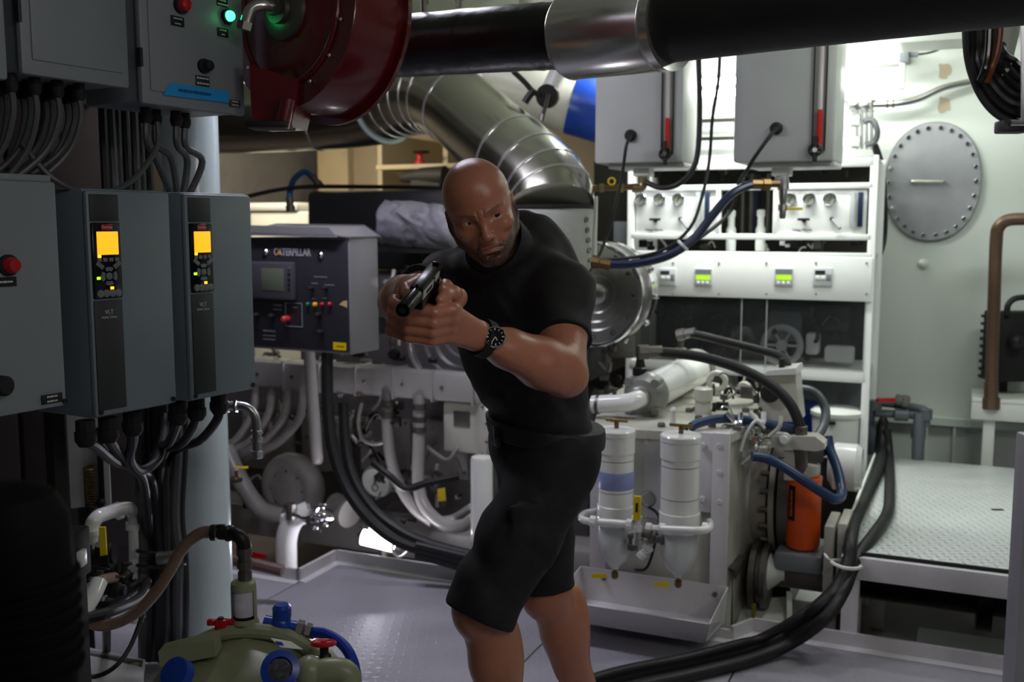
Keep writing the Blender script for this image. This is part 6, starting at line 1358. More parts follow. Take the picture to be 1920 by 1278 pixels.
# manifold pipes between filters with yellow lever
mf = thing('filter_manifold', Q(1210, 985, 3.2), 'white manifold pipes with yellow lever joining the twin filters', 'pipe')
part(mf, 'left_pipe', WHITE2, lambda m: m.tube(pq([(1120, 958, 3.36), (1098, 962, 3.26), (1090, 970, 3.16), (1100, 976, 3.12), (1140, 979, 3.11), (1186, 983, 3.11)]), .0125, 12, smooth=6))
part(mf, 'right_pipe', WHITE2, lambda m: m.tube(pq([(1240, 991, 3.08), (1280, 993, 3.07), (1318, 994, 3.07), (1332, 988, 3.12), (1330, 978, 3.22)]), .0125, 12, smooth=6))
for (x, y) in ((1180, 983), (1112, 977), (1242, 991), (1322, 990)): part(mf, 'union_nut', WHITE2, lambda m: m.cyl(Q(x-5, y-1, 3.10), Q(x+5, y+1, 3.10), .019, seg=8))
part(mf, 'yellow_lever', YEL, lambda m: m.prism(pq([(1188, 930, 3.08), (1201, 931, 3.08), (1200, 975, 3.08), (1187, 974, 3.08)]), W*.010))
part(mf, 'lever_mark', BLACKM, lambda m: m.prism(pq([(1192, 943, 3.078), (1196, 943, 3.078), (1195.5, 960, 3.078), (1191.5, 960, 3.078)]), W*.002))
for i, (x, y, w_) in enumerate(((1194, 985, 3.12), (1204, 1000, 3.16), (1215, 1018, 3.18), (1196, 1010, 3.14), (1228, 1010, 3.16), (1206, 1036, 3.2), (1186, 1020, 3.2), (1222, 990, 3.2))):
    part(mf, 'manifold_fitting', [WHITE2, DULLM, WHITE2, ALU, DULLM][i % 5], lambda m: m.lathe([(.010, -.02), (.018, -.018), (.018, .0), (.013, .002), (.013, .02), (.017, .022), (.017, .032)], Q(x, y, w_), [UP, E, (E+UP)][i % 3], 8))
part(mf, 'gauge', CHROME, lambda m: m.lathe([(0, 0), (.026, 0), (.028, -.004), (.028, .016)], Q(1216, 935, 3.33), W, 20))
part(mf, 'gauge_dial', WHITE, lambda m: m.lathe([(0, -.002), (.023, -.002)], Q(1216, 935, 3.328), W, 20))
hose('gauge_capillary', 'thin black capillary beside the filter gauge', 'cable', [(1216, 950, 3.42), (1232, 962, 3.40), (1235, 985, 3.38), (1215, 1060, 3.38), (1190, 1068, 3.38)], .005, BLACK)
dtr = thing('metal_drip_plate', Q(1380, 1060, 3.6), 'tilted bare metal tray behind the right stand leg', 'tray')
part(dtr, 'plate', DULLM, lambda m: m.prism(pq([(1366, 1040, 3.62), (1396, 1042, 3.62), (1376, 1070, 3.5), (1366, 1066, 3.5)]), UP*.004))
part(dtr, 'stay', DULLM, lambda m: m.cyl(Q(1370, 1066, 3.56), Q(1370, 1220, 3.56), .008, seg=6))
part(dtr, 'side', DULLM, lambda m: m.prism(pq([(1396, 1042, 3.62), (1376, 1070, 3.5), (1376, 1085, 3.5), (1392, 1062, 3.62)]), E*.004))
# ---------------------------------------------------------------- black hoses from the platform across the deck
za = PLZ+.02
hA = [P(1655, 800, 4.72), P(1653, 840, 4.66), PZ(1648, 880, za), PZ(1622, 938, za), PZ(1604, 975, za+.02), P(1596, 1010, 3.36), P(1592, 1052, 3.30), P(1572, 1100, 3.26), P(1530, 1142, 3.22), PZ(1470, 1188, .035), PZ(1400, 1216, .022), PZ(1290, 1243, .02), PZ(1170, 1268, .02), PZ(1060, 1300, .02), PZ(900, 1360, .02)]
hB = [P(1662, 805, 4.70), P(1667, 860, 4.62), PZ(1668, 920, za), PZ(1664, 962, za), PZ(1640, 1000, za), P(1610, 1040, 3.34), P(1596, 1070, 3.30), P(1580, 1110, 3.24), P(1545, 1160, 3.18), PZ(1480, 1206, .045), PZ(1400, 1238, .022), PZ(1290, 1266, .02), PZ(1190, 1288, .02), PZ(1060, 1330, .02), PZ(900, 1390, .02)]
hC = [P(1650, 795, 4.74), P(1646, 840, 4.68), PZ(1640, 885, za), PZ(1612, 945, za), PZ(1592, 1000, za-.03), P(1586, 1050, 3.32), P(1575, 1085, 3.30), P(1548, 1118, 3.27), P(1505, 1152, 3.25), PZ(1430, 1195, .05), PZ(1380, 1208, .05), PZ(1280, 1234, .045), PZ(1160, 1258, .045), PZ(1060, 1290, .045), PZ(900, 1350, .04)]
for q, nm in ((hA, 'middle'), (hB, 'outer'), (hC, 'inner')):
    hose('black_deck_hose', 'thick black hose from the platform valve across the deck plates, %s of three' % nm, 'hose', q, .0215 if nm != 'inner' else .016, BLACK, group='deck hoses', world=True, n=8, seg=12)
cR = P(1588, 1062, 3.3)
ht_ = thing('hose_tie', cR, 'white cord tied around the black hoses at the platform corner', 'tie')
part(ht_, 'loop', WHITE, lambda m: m.tube(px3([(1558, 1052, 3.27), (1575, 1062, 3.22), (1600, 1066, 3.22), (1614, 1062, 3.27), (1600, 1056, 3.38), (1572, 1050, 3.38)]), .006, 6, smooth=5, closed=True))
part(ht_, 'tail', WHITE, lambda m: m.tube(px3([(1560, 1052, 3.27), (1552, 1046, 3.26), (1546, 1038, 3.28)]), .004, 6, smooth=4))

for k, y in enumerate((225, 259)):
    tag(MB(RIG.M).b2(RIG.px(1296, y, WB-.1).x, RIG.px(1384, y, WB-.1).x, WB-.11, WB-.09, RIG.px(1340, y+4, WB-.1).z, RIG.px(1340, y-3, WB-.1).z, .002).build('bulkhead_bar', DARKM), 'dark horizontal bar on the bulkhead between the header tanks, %s of two' % ['upper', 'lower'][k], 'bar', 'bulkhead bars')
# ================================================================== MAN AND PISTOL
f32 = np.float32
def V3(v): return np.array(v, dtype=np.float64)
class Field:
    """scalar field on a rectilinear grid, surfaced with surface nets"""
    def __init__(s, xs, ys, zs):
        s.ax = [np.asarray(a, dtype=f32) for a in (xs, ys, zs)]
        s.F = np.full([len(a) for a in s.ax], .5, dtype=f32)
    def _sub(s, lo, hi):
        sl = []
        for a, l, h in zip(s.ax, lo, hi):
            i0 = max(0, int(np.searchsorted(a, l))-1); i1 = min(len(a), int(np.searchsorted(a, h))+1)
            if i1-i0 < 1: return None
            sl.append(slice(i0, i1))
        return tuple(sl)
    def op(s, d_fn, lo, hi, k=.01, mode='u', margin=.03):
        lo = V3(lo)-margin; hi = V3(hi)+margin
        sl = s._sub(lo, hi)
        if sl is None: return
        X = s.ax[0][sl[0]][:, None, None]; Y = s.ax[1][sl[1]][None, :, None]; Z = s.ax[2][sl[2]][None, None, :]
        d = d_fn(X, Y, Z).astype(f32); A = s.F[sl]
        if mode == 'u':
            h = np.clip(.5+.5*(A-d)/k, 0, 1); s.F[sl] = A*(1-h)+d*h-k*h*(1-h)
        elif mode == 's':
            h = np.clip(.5-.5*(A+d)/k, 0, 1); s.F[sl] = A*(1-h)+(-d)*h+k*h*(1-h)
        elif mode == 'i':
            s.F[sl] = np.maximum(A, d)
    def cap(s, a, b, ra, rb=None, k=.01, mode='u', flat=None):
        """round cone; flat=(dir, factor) squeezes the section along dir"""
        a = V3(a); b = V3(b); rb = ra if rb is None else rb; ab = b-a; L2 = float(ab@ab)+1e-12
        def fn(X, Y, Z):
            px, py, pz = X-a[0], Y-a[1], Z-a[2]
            t = np.clip((px*ab[0]+py*ab[1]+pz*ab[2])/L2, 0, 1)
            qx, qy, qz = px-t*ab[0], py-t*ab[1], pz-t*ab[2]
            r = ra+(rb-ra)*t
            if flat is not None:
                n = V3(flat[0]); n = n/np.linalg.norm(n); c = (qx*n[0]+qy*n[1]+qz*n[2])*(1/flat[1]-1)
                qx, qy, qz = qx+c*n[0], qy+c*n[1], qz+c*n[2]
            return np.sqrt(qx*qx+qy*qy+qz*qz)-r
        R = max(ra, rb)
        s.op(fn, np.minimum(a, b)-R, np.maximum(a, b)+R, k, mode, max(.012, k*1.5))
    def ell(s, c, r, B=None, k=.01, mode='u'):
        """ellipsoid with radii r along the rows of B"""
        c = V3(c); r = V3(r); B = np.eye(3) if B is None else np.array([V3(b)/np.linalg.norm(V3(b)) for b in B])
        def fn(X, Y, Z):
            px, py, pz = X-c[0], Y-c[1], Z-c[2]
            q = [(px*B[i, 0]+py*B[i, 1]+pz*B[i, 2])/r[i] for i in range(3)]
            k0 = np.sqrt(q[0]**2+q[1]**2+q[2]**2)+1e-9
            k1 = np.sqrt((q[0]/r[0])**2+(q[1]/r[1])**2+(q[2]/r[2])**2)+1e-9
            return k0*(k0-1)/k1
        e = np.sqrt(((B*r[:, None])**2).sum(0))
        s.op(fn, c-e, c+e, k, mode, max(.012, k*1.5))
    def chain(s, pts, rs, k=.008):
        for i in range(len(pts)-1): s.cap(pts[i], pts[i+1], rs[i], rs[i+1], k)
    def mesh(s):
        F = s.F; neg = F < 0; nx, ny, nz = F.shape
        cnt = np.zeros((nx-1, ny-1, nz-1), dtype=np.int8)
        for i in (0, 1):
            for j in (0, 1):
                for k in (0, 1): cnt += neg[i:nx-1+i, j:ny-1+j, k:nz-1+k]
        act = (cnt > 0) & (cnt < 8)
        I, J, K = np.nonzero(act); N = len(I)
        idx = np.full(act.shape, -1, dtype=np.int32); idx[I, J, K] = np.arange(N)
        acc = np.zeros((N, 3)); num = np.zeros(N)
        cor = [(0, 0, 0), (1, 0, 0), (0, 1, 0), (1, 1, 0), (0, 0, 1), (1, 0, 1), (0, 1, 1), (1, 1, 1)]
        edges = [(a, b) for a in range(8) for b in range(a+1, 8) if sum(abs(cor[a][q]-cor[b][q]) for q in range(3)) == 1]
        def pos(i, j, k): return np.stack([s.ax[0][i], s.ax[1][j], s.ax[2][k]], 1).astype(np.float64)
        for a, b in edges:
            ia = (I+cor[a][0], J+cor[a][1], K+cor[a][2]); ib = (I+cor[b][0], J+cor[b][1], K+cor[b][2])
            fa, fb = F[ia].astype(np.float64), F[ib].astype(np.float64)
            m = (fa < 0) != (fb < 0)
            t = np.where(m, fa/np.where(np.abs(fa-fb) < 1e-12, 1, fa-fb), 0)
            p = pos(*ia)*(1-t)[:, None]+pos(*ib)*t[:, None]
            acc += p*m[:, None]; num += m
        V = acc/num[:, None]
        quads = []
        for axis in range(3):
            sl0 = [slice(None)]*3; sl1 = [slice(None)]*3
            sl0[axis] = slice(0, -1); sl1[axis] = slice(1, None)
            d = neg[tuple(sl0)].astype(np.int8)-neg[tuple(sl1)].astype(np.int8)
            i, j, k = np.nonzero(d); sg = d[i, j, k]
            o = [(axis+1) % 3, (axis+2) % 3]
            p = np.stack([i, j, k], 1)
            ok = np.ones(len(p), bool)
            for q in o: ok &= (p[:, q] > 0) & (p[:, q] < F.shape[q]-1)
            p = p[ok]; sg = sg[ok]
            def nb(da, db):
                r = p.copy(); r[:, o[0]] -= da; r[:, o[1]] -= db
                return idx[r[:, 0], r[:, 1], r[:, 2]]
            q = np.stack([nb(1, 1), nb(0, 1), nb(0, 0), nb(1, 0)], 1)
            q[sg < 0] = q[sg < 0][:, ::-1]
            quads.append(q)
        Qd = np.concatenate(quads); Qd = Qd[(Qd >= 0).all(1)]
        return V, Qd
def lap(V, Qd, it, lam=.5):
    e = np.concatenate([Qd[:, [0, 1]], Qd[:, [1, 2]], Qd[:, [2, 3]], Qd[:, [3, 0]]])
    for _ in range(it):
        A = np.zeros_like(V); c = np.zeros(len(V))
        for q in range(3): A[:, q] = np.bincount(e[:, 0], V[e[:, 1], q], len(V))+np.bincount(e[:, 1], V[e[:, 0], q], len(V))
        c = np.bincount(e[:, 0], minlength=len(V))+np.bincount(e[:, 1], minlength=len(V))
        V = V+(A/np.maximum(c, 1)[:, None]-V)*lam
    return V
def np_obj(name, V, Qd, m, parent, attrs=None):
    org = V3(parent['_o'])
    me = bpy.data.meshes.new(name)
    me.vertices.add(len(V)); me.vertices.foreach_set('co', (V-org).astype(f32).ravel())
    me.loops.add(len(Qd)*4); me.loops.foreach_set('vertex_index', Qd.astype(np.int32).ravel())
    me.polygons.add(len(Qd)); me.polygons.foreach_set('loop_start', np.arange(0, len(Qd)*4, 4, dtype=np.int32))
    me.update(calc_edges=True); me.validate()
    for k, v in (attrs or {}).items():
        a = me.attributes.new(k, 'FLOAT', 'POINT'); a.data.foreach_set('value', v.astype(f32))
    me.materials.append(m); me.shade_smooth()
    o = bpy.data.objects.new(name, me); sc.collection.objects.link(o); o.parent = parent; o['_o'] = parent['_o']
    return o
def nrm(v): v = V3(v); return v/np.linalg.norm(v)
# ---------------------------------------------------------------- frames
yaw, pit, rol = math.radians(5), math.radians(18), math.radians(17)
F0 = nrm((math.sin(yaw)*math.cos(pit), -math.cos(yaw)*math.cos(pit), -math.sin(pit)))
L0 = nrm((math.cos(yaw), math.sin(yaw), 0)); U0 = nrm(np.cross(F0, L0))
HL = L0*math.cos(rol)+U0*math.sin(rol); HU = U0*math.cos(rol)-L0*math.sin(rol); HF = F0
HS = .935
HO = V3(P(904, 412, 2.13))-HF*.078
def hp(x, y, z): return HO+(HL*x+HF*y+HU*z)*HS          # x to his left, y forward, z up; 0 at eye level
HB = [HL, HF, HU]
# pistol frame
MUZ = V3(P(756, 567, 1.68)); REAR = V3(P(819, 493, 1.905))
GX = nrm(MUZ-REAR); gl = np.cross((0, 0, 1), GX); gl = nrm(gl); gu = np.cross(GX, gl)
rg = math.radians(-10)
GL = gl*math.cos(rg)+gu*math.sin(rg); GU = gu*math.cos(rg)-gl*math.sin(rg)
GLEN = float(np.linalg.norm(MUZ-REAR))
def gp(x, y, z): return REAR+GX*x+GL*y+GU*z             # forward, to his left, up
# body joints
CY = math.radians(45)
cf = nrm((-math.sin(CY), -math.cos(CY), 0)); cs = nrm(np.cross((0, 0, 1), cf))
PY_ = math.radians(66)
pf_ = nrm((-math.sin(PY_), -math.cos(PY_), 0)); ps = nrm(np.cross((0, 0, 1), pf_))
NB = V3(P(950, 492, 2.34)); C1 = V3(P(968, 575, 2.39)); C2 = V3(P(1000, 700, 2.41)); C3 = V3(P(1026, 815, 2.42))
up1 = nrm(NB-C2)
SHL = V3(P(1050, 548, 2.235)); SHR = V3(P(846, 526, 2.47))
ELL = V3(P(1060, 703, 2.08)); WRL = V3(P(898, 630, 1.945))
ELR = V3(P(748, 566, 2.24)); WRR = gp(-.062, -.040, -.080)
HIL = C3+ps*.085-V3((0, 0, .05)); HIR = C3-ps*.085-V3((0, 0, .05))
KNL = V3(P(902, 1140, 2.24)); KNR = V3((.088, 2.48, .50))
ANL = V3((.02, 2.30, .085)); ANR = V3((.225, 2.58, .085))
# ---------------------------------------------------------------- body field
xs = np.concatenate([np.arange(-.34, .16, .0022), np.arange(.16, .36, .005)])
ys = np.concatenate([np.arange(1.66, 2.30, .0022), np.arange(2.30, 2.72, .006)])
zs = np.concatenate([np.arange(.0, 1.02, .008), np.arange(1.02, 1.60, .0022)])
BF = Field(xs, ys, zs)
def torso(fl, g=0., arms=True):
    fl.ell(C1, (.165+g, .115+g, .20+g), [cs, cf, up1], .03)
    fl.cap(SHR, SHL, .050+g, .054+g, .04)
    fl.cap(NB+V3((0, 0, .01)), SHL+V3((0, 0, .008)), .046+g, .050+g, .03); fl.cap(NB+V3((0, 0, .01)), SHR, .046+g, .046+g, .03)
    fl.ell(C1+cf*.06+cs*.07+up1*.05, (.075+g, .05+g, .065+g), [cs, cf, up1], .04)
    fl.ell(C1+cf*.06-cs*.07+up1*.05, (.075+g, .05+g, .065+g), [cs, cf, up1], .04)
    fl.ell(C2, (.145+g, .108+g, .17+g), [ps, pf_, (0, 0, 1)], .05)
    fl.ell(C3+pf_*.008, (.140+g, .100+g, .11+g), [ps, pf_, (0, 0, 1)], .05)
def uparm(fl, sh, el, g, r0=.056, r1=.045, k=.04):
    m = sh*.55+el*.45
    fl.cap(sh, m, r0+g, (r0+r1)/2+.003+g, k); fl.cap(m, el, (r0+r1)/2+.003+g, r1+g, k*.6)
torso(BF)
uparm(BF, SHL, ELL, 0., .054, .043); uparm(BF, SHR, ELR, 0., .052, .042)
# forearms
def forearm(fl, el, wr, k=.02):
    a = wr-el
    fl.cap(el, el+a*.3, .043, .047, k); fl.cap(el+a*.3, el+a*.7, .047, .036, k); fl.cap(el+a*.7, wr, .035, .0275, k)
forearm(BF, ELL, WRL); forearm(BF, ELR, WRR)
BF.cap(ELL+V3((-.0, 0, 0)), ELL+(ELL-WRL)*.03, .036, .03, .02)
d_ = nrm(WRL-ELL); n_ = nrm(np.cross(d_, (0, 1, 0)))
BF.cap(ELL+d_*.05+V3((-.0, .0, .022)), ELL+d_*.15+V3((0, 0, .012)), .03, .02, .03)
# muscle / tendon ridges along the forearm
BF.cap(ELL+d_*.03+V3((0, -.022, -.012)), ELL+d_*.20+V3((0, -.016, -.004)), .026, .016, .02)
BF.cap(ELL+d_*.10+V3((0, -.037, .012)), WRL-d_*.03+V3((0, -.026, .008)), .008, .004, .010)
BF.cap(ELL+d_*.06+V3((0, -.040, -.008)), ELL+d_*.20+V3((0, -.034, -.010)), .007, .004, .010)
BF.cap(SHL*.3+ELL*.7+V3((0, -.02, -.0)), ELL+V3((0, -.022, .03)), .030, .022, .03)
# legs
for hi, kn, an in ((HIL, KNL, ANL), (HIR, KNR, ANR)):
    BF.cap(hi+pf_*.012, kn, .078, .056, .04); a = an-kn
    bk_ = nrm(np.cross(a, np.cross(a, -pf_)))*-1
    BF.cap(kn, kn+a*.3, .054, .050, .03); BF.cap(kn+a*.3, an, .050, .033, .03)
    BF.ell(kn+a*.30-pf_*.022, (.044, .050, .12), [ps, pf_, a], .03)
    BF.ell(kn+pf_*.025, (.040, .034, .045), [ps, pf_, a], .03)
    BF.cap(an, an+pf_*.10-V3((0, 0, .04)), .036, .035, .03); BF.cap(an+pf_*.0-V3((0, 0, .03)), an-pf_*.05-V3((0, 0, .04)), .034, .035, .02)
# ---------------------------------------------------------------- head
def hell(x, y, z, rx, ry, rz, k=.01, mode='u', B=None): BF.ell(hp(x, y, z), (rx*HS, ry*HS, rz*HS), B or HB, k, mode)
def hcap(a, b, ra, rb=None, k=.01, mode='u', flat=None): BF.cap(hp(*a), hp(*b), ra*HS, (ra if rb is None else rb)*HS, k, mode, flat)
BF.cap(hp(0, -.028, -.05), NB+V3((0, 0, .0)), .055, .064, .03)
hell(0, -.016, .031, .0745, .098, .080, .02)            # cranium
hell(0, .030, .050, .060, .060, .055, .04)               # forehead
hell(0, .018, -.028, .062, .066, .082, .03)              # face mass
for s_ in (-1, 1):
    hcap((s_*.052, -.004, -.058), (s_*.016, .064, -.098), .019, .017, .022)   # jaw line
    hcap((s_*.058, -.010, -.02), (s_*.052, -.004, -.062), .018, .018, .02)
    hell(s_*.045, .050, -.028, .020, .022, .013, .022)   # cheekbone
hell(0, .026, -.078, .046, .052, .038, .02)
hell(0, .068, -.099, .020, .018, .017, .018)             # chin
hell(0, .060, -.066, .030, .022, .024, .02)              # muzzle
for s_ in (-1, 1):
    hcap((s_*.009, .0865, .0128), (s_*.045, .0665, .0205), .0110, .009, .012)  # brow
for s_ in (-1, 1):
    hell(s_*.031, .092, -.002, .0175, .015, .0115, .010, 's')   # socket
    hell(s_*.031, .0655, -.001, .0152, .0152, .0142, .006)     # lid ball
    hcap((s_*.019, .079, -.0105), (s_*.043, .072, -.0095), .0035, .003, .006)   # bag under eye
for s_ in (-1, 1):
    hcap((s_*.0190, .086, -.0030), (s_*.0420, .079, -.0010), .0054, .0046, .0012, 's', (HU, .95))  # eye opening
hcap((0, .080, .012), (0, .098, -.030), .0085, .0095, .010)      # nose bridge
hell(0, .1015, -.0365, .0105, .0105, .0095, .008)
for s_ in (-1, 1):
    hell(s_*.0125, .0915, -.0405, .0075, .010, .0075, .005)
    hell(s_*.0065, .0985, -.0475, .0034, .0045, .003, .002, 's')
    hcap((s_*.019, .088, -.040), (s_*.031, .074, -.068), .0022, .0018, .006, 's')    # nasolabial
    hcap((s_*.0065, .0965, .006), (s_*.0075, .0945, .024), .0016, .0010, .004, 's')  # frown
hell(0, .0810, -.0645, .0215, .0070, .0042, .007)
hell(0, .0815, -.0742, .0180, .0080, .0046, .005)
hcap((-.0240, .0800, -.0722), (0, .0905, -.0696), .0020, .0020, .005, 's'); hcap((0, .0905, -.0696), (.0240, .0800, -.0722), .0020, .0020, .005, 's')
hell(0, .086, -.0865, .016, .006, .0035, .005, 's')
for zz in (.040, .052, .064): hcap((-.034, .080-.001*(zz*1000-40), zz), (.034, .080-.001*(zz*1000-40), zz), .0008, .0008, .006, 's')
for s_ in (-1, 1):                                        # ears
    Be = [nrm(HL*1.0*s_-HF*.32), nrm(HF+HL*.32*s_), nrm(HU-HF*.12)]
    hell(s_*.0765, -.014, -.016, .0075, .0175, .031, .006, 'u', Be)
    hell(s_*.0825, -.010, -.012, .0055, .0105, .019, .003, 's', Be)
    hell(s_*.0730, -.006, -.042, .0065, .009, .010, .006, 'u', Be)
# ---------------------------------------------------------------- hands around the grip
def fin(pts, rs, k=.005): BF.chain([gp(*p) for p in pts], rs, k)
# right hand (grips), on his right side of the pistol
for i, z in enumerate((-.050, -.068, -.086, -.102)):
    BF.cap(WRR+GU*(.012-.010*i), gp(.036, -.047, z), .0185, .0135, .014)
BF.ell(gp(-.006, -.036, -.074), (.040, .018, .036), [GX, GL, GU], .014)
BF.ell(gp(-.020, -.012, -.060), (.022, .022, .030), [GX, GL, GU], .014)
for i, z in enumerate((-.066, -.085, -.103)):
    fin([(.036, -.047, z), (.064, -.026, z), (.066, .006, z-.002), (.046, .021, z-.004)], [.0120, .0102, .0095, .0082])
fin([(.036, -.046, -.048), (.066, -.034, -.046), (.084, -.022, -.052), (.086, -.004, -.056)], [.0118, .0100, .009, .008])
fin([(-.024, .004, -.056), (-.006, .020, -.044), (.026, .025, -.036), (.044, .024, -.036)], [.014, .0125, .0105, .0085], .008)
# left hand (supports), palm on the left side, fingers over the front
for i, z in enumerate((-.062, -.081, -.100, -.117)):
    BF.cap(WRL+GU*(.010-.007*i), gp(.060, .050-.002*abs(i-1), z), .0185, .0128, .013)
BF.ell(gp(-.006, .045, -.066), (.036, .017, .021), [GX, GL, GU], .016)   # thumb base
for i, (z, ln) in enumerate(((-.062, 0), (-.081, .005), (-.100, .002), (-.117, -.008))):
    fin([(.060, .048, z), (.090+ln*.5, .024, z-.001), (.094+ln*.5, -.020, z-.002), (.076, -.056, z-.003), (.050, -.063, z-.004)], [.0125, .0112, .0106, .0100, .0088], .004)
fin([(-.006, .048, -.060), (.022, .042, -.044), (.052, .033, -.040), (.074, .028, -.043)], [.015, .0128, .0112, .0085], .008)
for i, z in enumerate((-.062, -.081, -.100, -.116)): BF.ell(gp(.060, .058-.002*abs(i-1), z), (.010, .006, .0080), [GX, GL, GU], .008)  # knuckles
V, Qd = BF.mesh(); V = lap(V, Qd, 4, .45)
# masks in head space
q = V-HO; hx_, hy, hz = q@HL/HS, q@HF/HS, q@HU/HS
near = (np.abs(hx_) < .12) & (np.abs(hy) < .14) & (hz > -.15) & (hz < .14)
def sstep(a, b, x): t = np.clip((x-a)/(b-a), 0, 1); return t*t*(3-2*t)
ax_ = np.abs(hx_)
phi = np.arctan2(ax_, np.maximum(hy+.01, .001))
zc = -.0545+.052*sstep(.85, 1.30, phi)-.006*np.exp(-((ax_-.036)/.010)**2)
beard = sstep(zc+.008, zc-.012, hz)*near*sstep(-.150, -.120, hz)*sstep(-.035, -.005, hy+np.clip(-hz-.03, 0, .1))
beard *= 1-.45*sstep(.022, .030, ax_)*sstep(.050, .036, ax_)*sstep(-.075, -.060, hz)
lip = near*sstep(.0245, .018, ax_)*sstep(.0775, .0820, hy)*sstep(-.0795, -.0765, hz)*sstep(-.0605, -.0635, hz)
beard = beard*(1-lip*.9)
browl = near*np.exp(-((hz-(.0150+.006*np.clip((ax_-.012)/.03, 0, 1)))/.0038)**2)*sstep(.006, .014, ax_)*sstep(.052, .042, ax_)*sstep(.055, .065, hy)
hairm = near*sstep(-.005, .02, hz)*np.clip(sstep(.058, .070, ax_)*sstep(.045, .02, hy)+sstep(-.03, -.07, hy), 0, 1)*sstep(.105, .07, hz)
# skin material
def skin_mat():
    m = mat('skin', '#a56c53', .34, var=.10, scale=45, bump=.10, bscale=260)
    n = m.node_tree.nodes; l = m.node_tree.links; b = n['Principled BSDF']
    b.inputs['Subsurface Weight'].default_value = .10; b.inputs['Subsurface Radius'].default_value = (.012, .005, .003); b.inputs['Subsurface Scale'].default_value = 1.
    cur = b.inputs['Base Color'].links[0].from_socket
    tc = n.new('ShaderNodeTexCoord'); no = n.new('ShaderNodeTexNoise'); no.inputs['Scale'].default_value = 520; no.inputs['Detail'].default_value = 2
    l.new(tc.outputs['Object'], no.inputs['Vector'])
    for nm, colr, amt, grain in (('lip', (.26, .11, .085, 1), .6, False), ('beard', (.020, .016, .013, 1), .95, True), ('hair', (.07, .05, .04, 1), .45, True), ('brow', (.09, .055, .035, 1), .75, True)):
        at = n.new('ShaderNodeAttribute'); at.attribute_name = nm
        mu = n.new('ShaderNodeMath'); mu.operation = 'MULTIPLY'; mu.inputs[1].default_value = amt; l.new(at.outputs['Fac'], mu.inputs[0])
        fac = mu.outputs[0]
        if grain:
            mr = n.new('ShaderNodeMapRange'); mr.inputs['From Min'].default_value = .3; mr.inputs['From Max'].default_value = .7; mr.inputs['To Min'].default_value = .55; mr.inputs['To Max'].default_value = 1.25
            l.new(no.outputs['Fac'], mr.inputs['Value'])
            m2 = n.new('ShaderNodeMath'); m2.operation = 'MULTIPLY'; m2.use_clamp = True; l.new(fac, m2.inputs[0]); l.new(mr.outputs[0], m2.inputs[1]); fac = m2.outputs[0]
        mx = n.new('ShaderNodeMix'); mx.data_type = 'RGBA'; l.new(fac, mx.inputs[0]); l.new(cur, mx.inputs[6]); mx.inputs[7].default_value = colr
        cur = mx.outputs[2]
    l.new(cur, b.inputs['Base Color'])
    return m
man = thing('person', (float((ANL[0]+ANR[0])/2), float((ANL[1]+ANR[1])/2), 0), 'bald bearded man in black polo and shorts crouching, aiming a pistol', 'person')
np_obj('body', V, Qd, skin_mat(), man, {'beard': beard, 'lip': lip, 'hair': hairm, 'brow': browl})
# eyes looking to his left
SCL = mat('eye_white', '#b8aea4', .12, var=.04); IRI = mat('eye_iris', '#20150f', .08, var=.3)
gz = Vector(nrm(HF*.90+HL*.40-HU*.02))
for s_ in (-1, 1):
    c = Vector(hp(s_*.031, .0655, -.001))
    ey = MB().ball(c, .0140*HS, 20, 14).build('eye', SCL, man)
    MB().lathe([(.0074*HS, .0119*HS), (.0070*HS, .0126*HS), (.0035*HS, .01400*HS), (0, .01435*HS)], c, gz, 18).build('iris', IRI, ey)
# ---------------------------------------------------------------- clothes
def folds(X, Y, Z, sd, f, a):
    u = X*f+.8*np.sin(Y*f*.7+sd)+.6*np.sin(Z*f*.5+1.3*sd); v = Z*f*.9+.9*np.sin(X*f*.8+2*sd)
    return a*(np.sin(u+1.3*np.sin(v))+.6*np.sin(1.9*v+1.1*np.sin(u*.8+sd)))
def warp(fl, sd, f, a):
    X = fl.ax[0][:, None, None]; Y = fl.ax[1][None, :, None]; Z = fl.ax[2][None, None, :]
    fl.F += folds(X, Y, Z, sd, f, a).astype(f32)
def plane(fl, p, n_, lo, hi):                      # keep the side where (x-p).n < 0
    n_ = nrm(n_); p = V3(p)
    fl.op(lambda X, Y, Z: (X-p[0])*n_[0]+(Y-p[1])*n_[1]+(Z-p[2])*n_[2], lo, hi, mode='i', margin=0)
def grid(lo, hi, h): return [np.arange(l, h_, h) for l, h_ in zip(lo, hi)]
POLO = mat('black_polo_cloth', '#0c0b0e', .72, var=.15, scale=30, bump=.12, bscale=400)
SHORT = mat('black_shorts_cloth', '#0a0a0d', .8, var=.15, scale=30, bump=.15, bscale=300)
TF = Field(*grid((-.34, 1.98, .90), (.36, 2.75, 1.50), .0042))
torso(TF, .010)
TF.cap(SHL, SHL*.35+ELL*.65, .064, .064, .04); TF.cap(SHR, SHR*.35+ELR*.65, .064, .062, .04)
for (a, b, r0, r1) in ((SHL+cf*.05-cs*.03, C1+cf*.11+cs*.03, .012, .006), (SHL*.8+ELL*.2-cs*.05, C1+cf*.10+cs*.07-up1*.06, .012, .005), (SHR+cf*.04, C1+cf*.11-cs*.05, .012, .005), (SHL+cs*.0-up1*.06+cf*.06, C1+cf*.12-up1*.02-cs*.02, .010, .004), (C2+ps*.13+pf_*.02, C1+cf*.11-cs*.02-up1*.10, .008, .004), (C2+ps*.12+pf_*.06-V3((0, 0, .05)), C2+pf_*.11+V3((0, 0, .05)), .007, .003)):
    TF.cap(a, b, r0, r1, .015)                     # tension folds across the chest
warp(TF, 1.7, 30, .0030); warp(TF, .4, 62, .0012)
Tall = ((-.30, 1.98, .90), (.36, 2.75, 1.50))
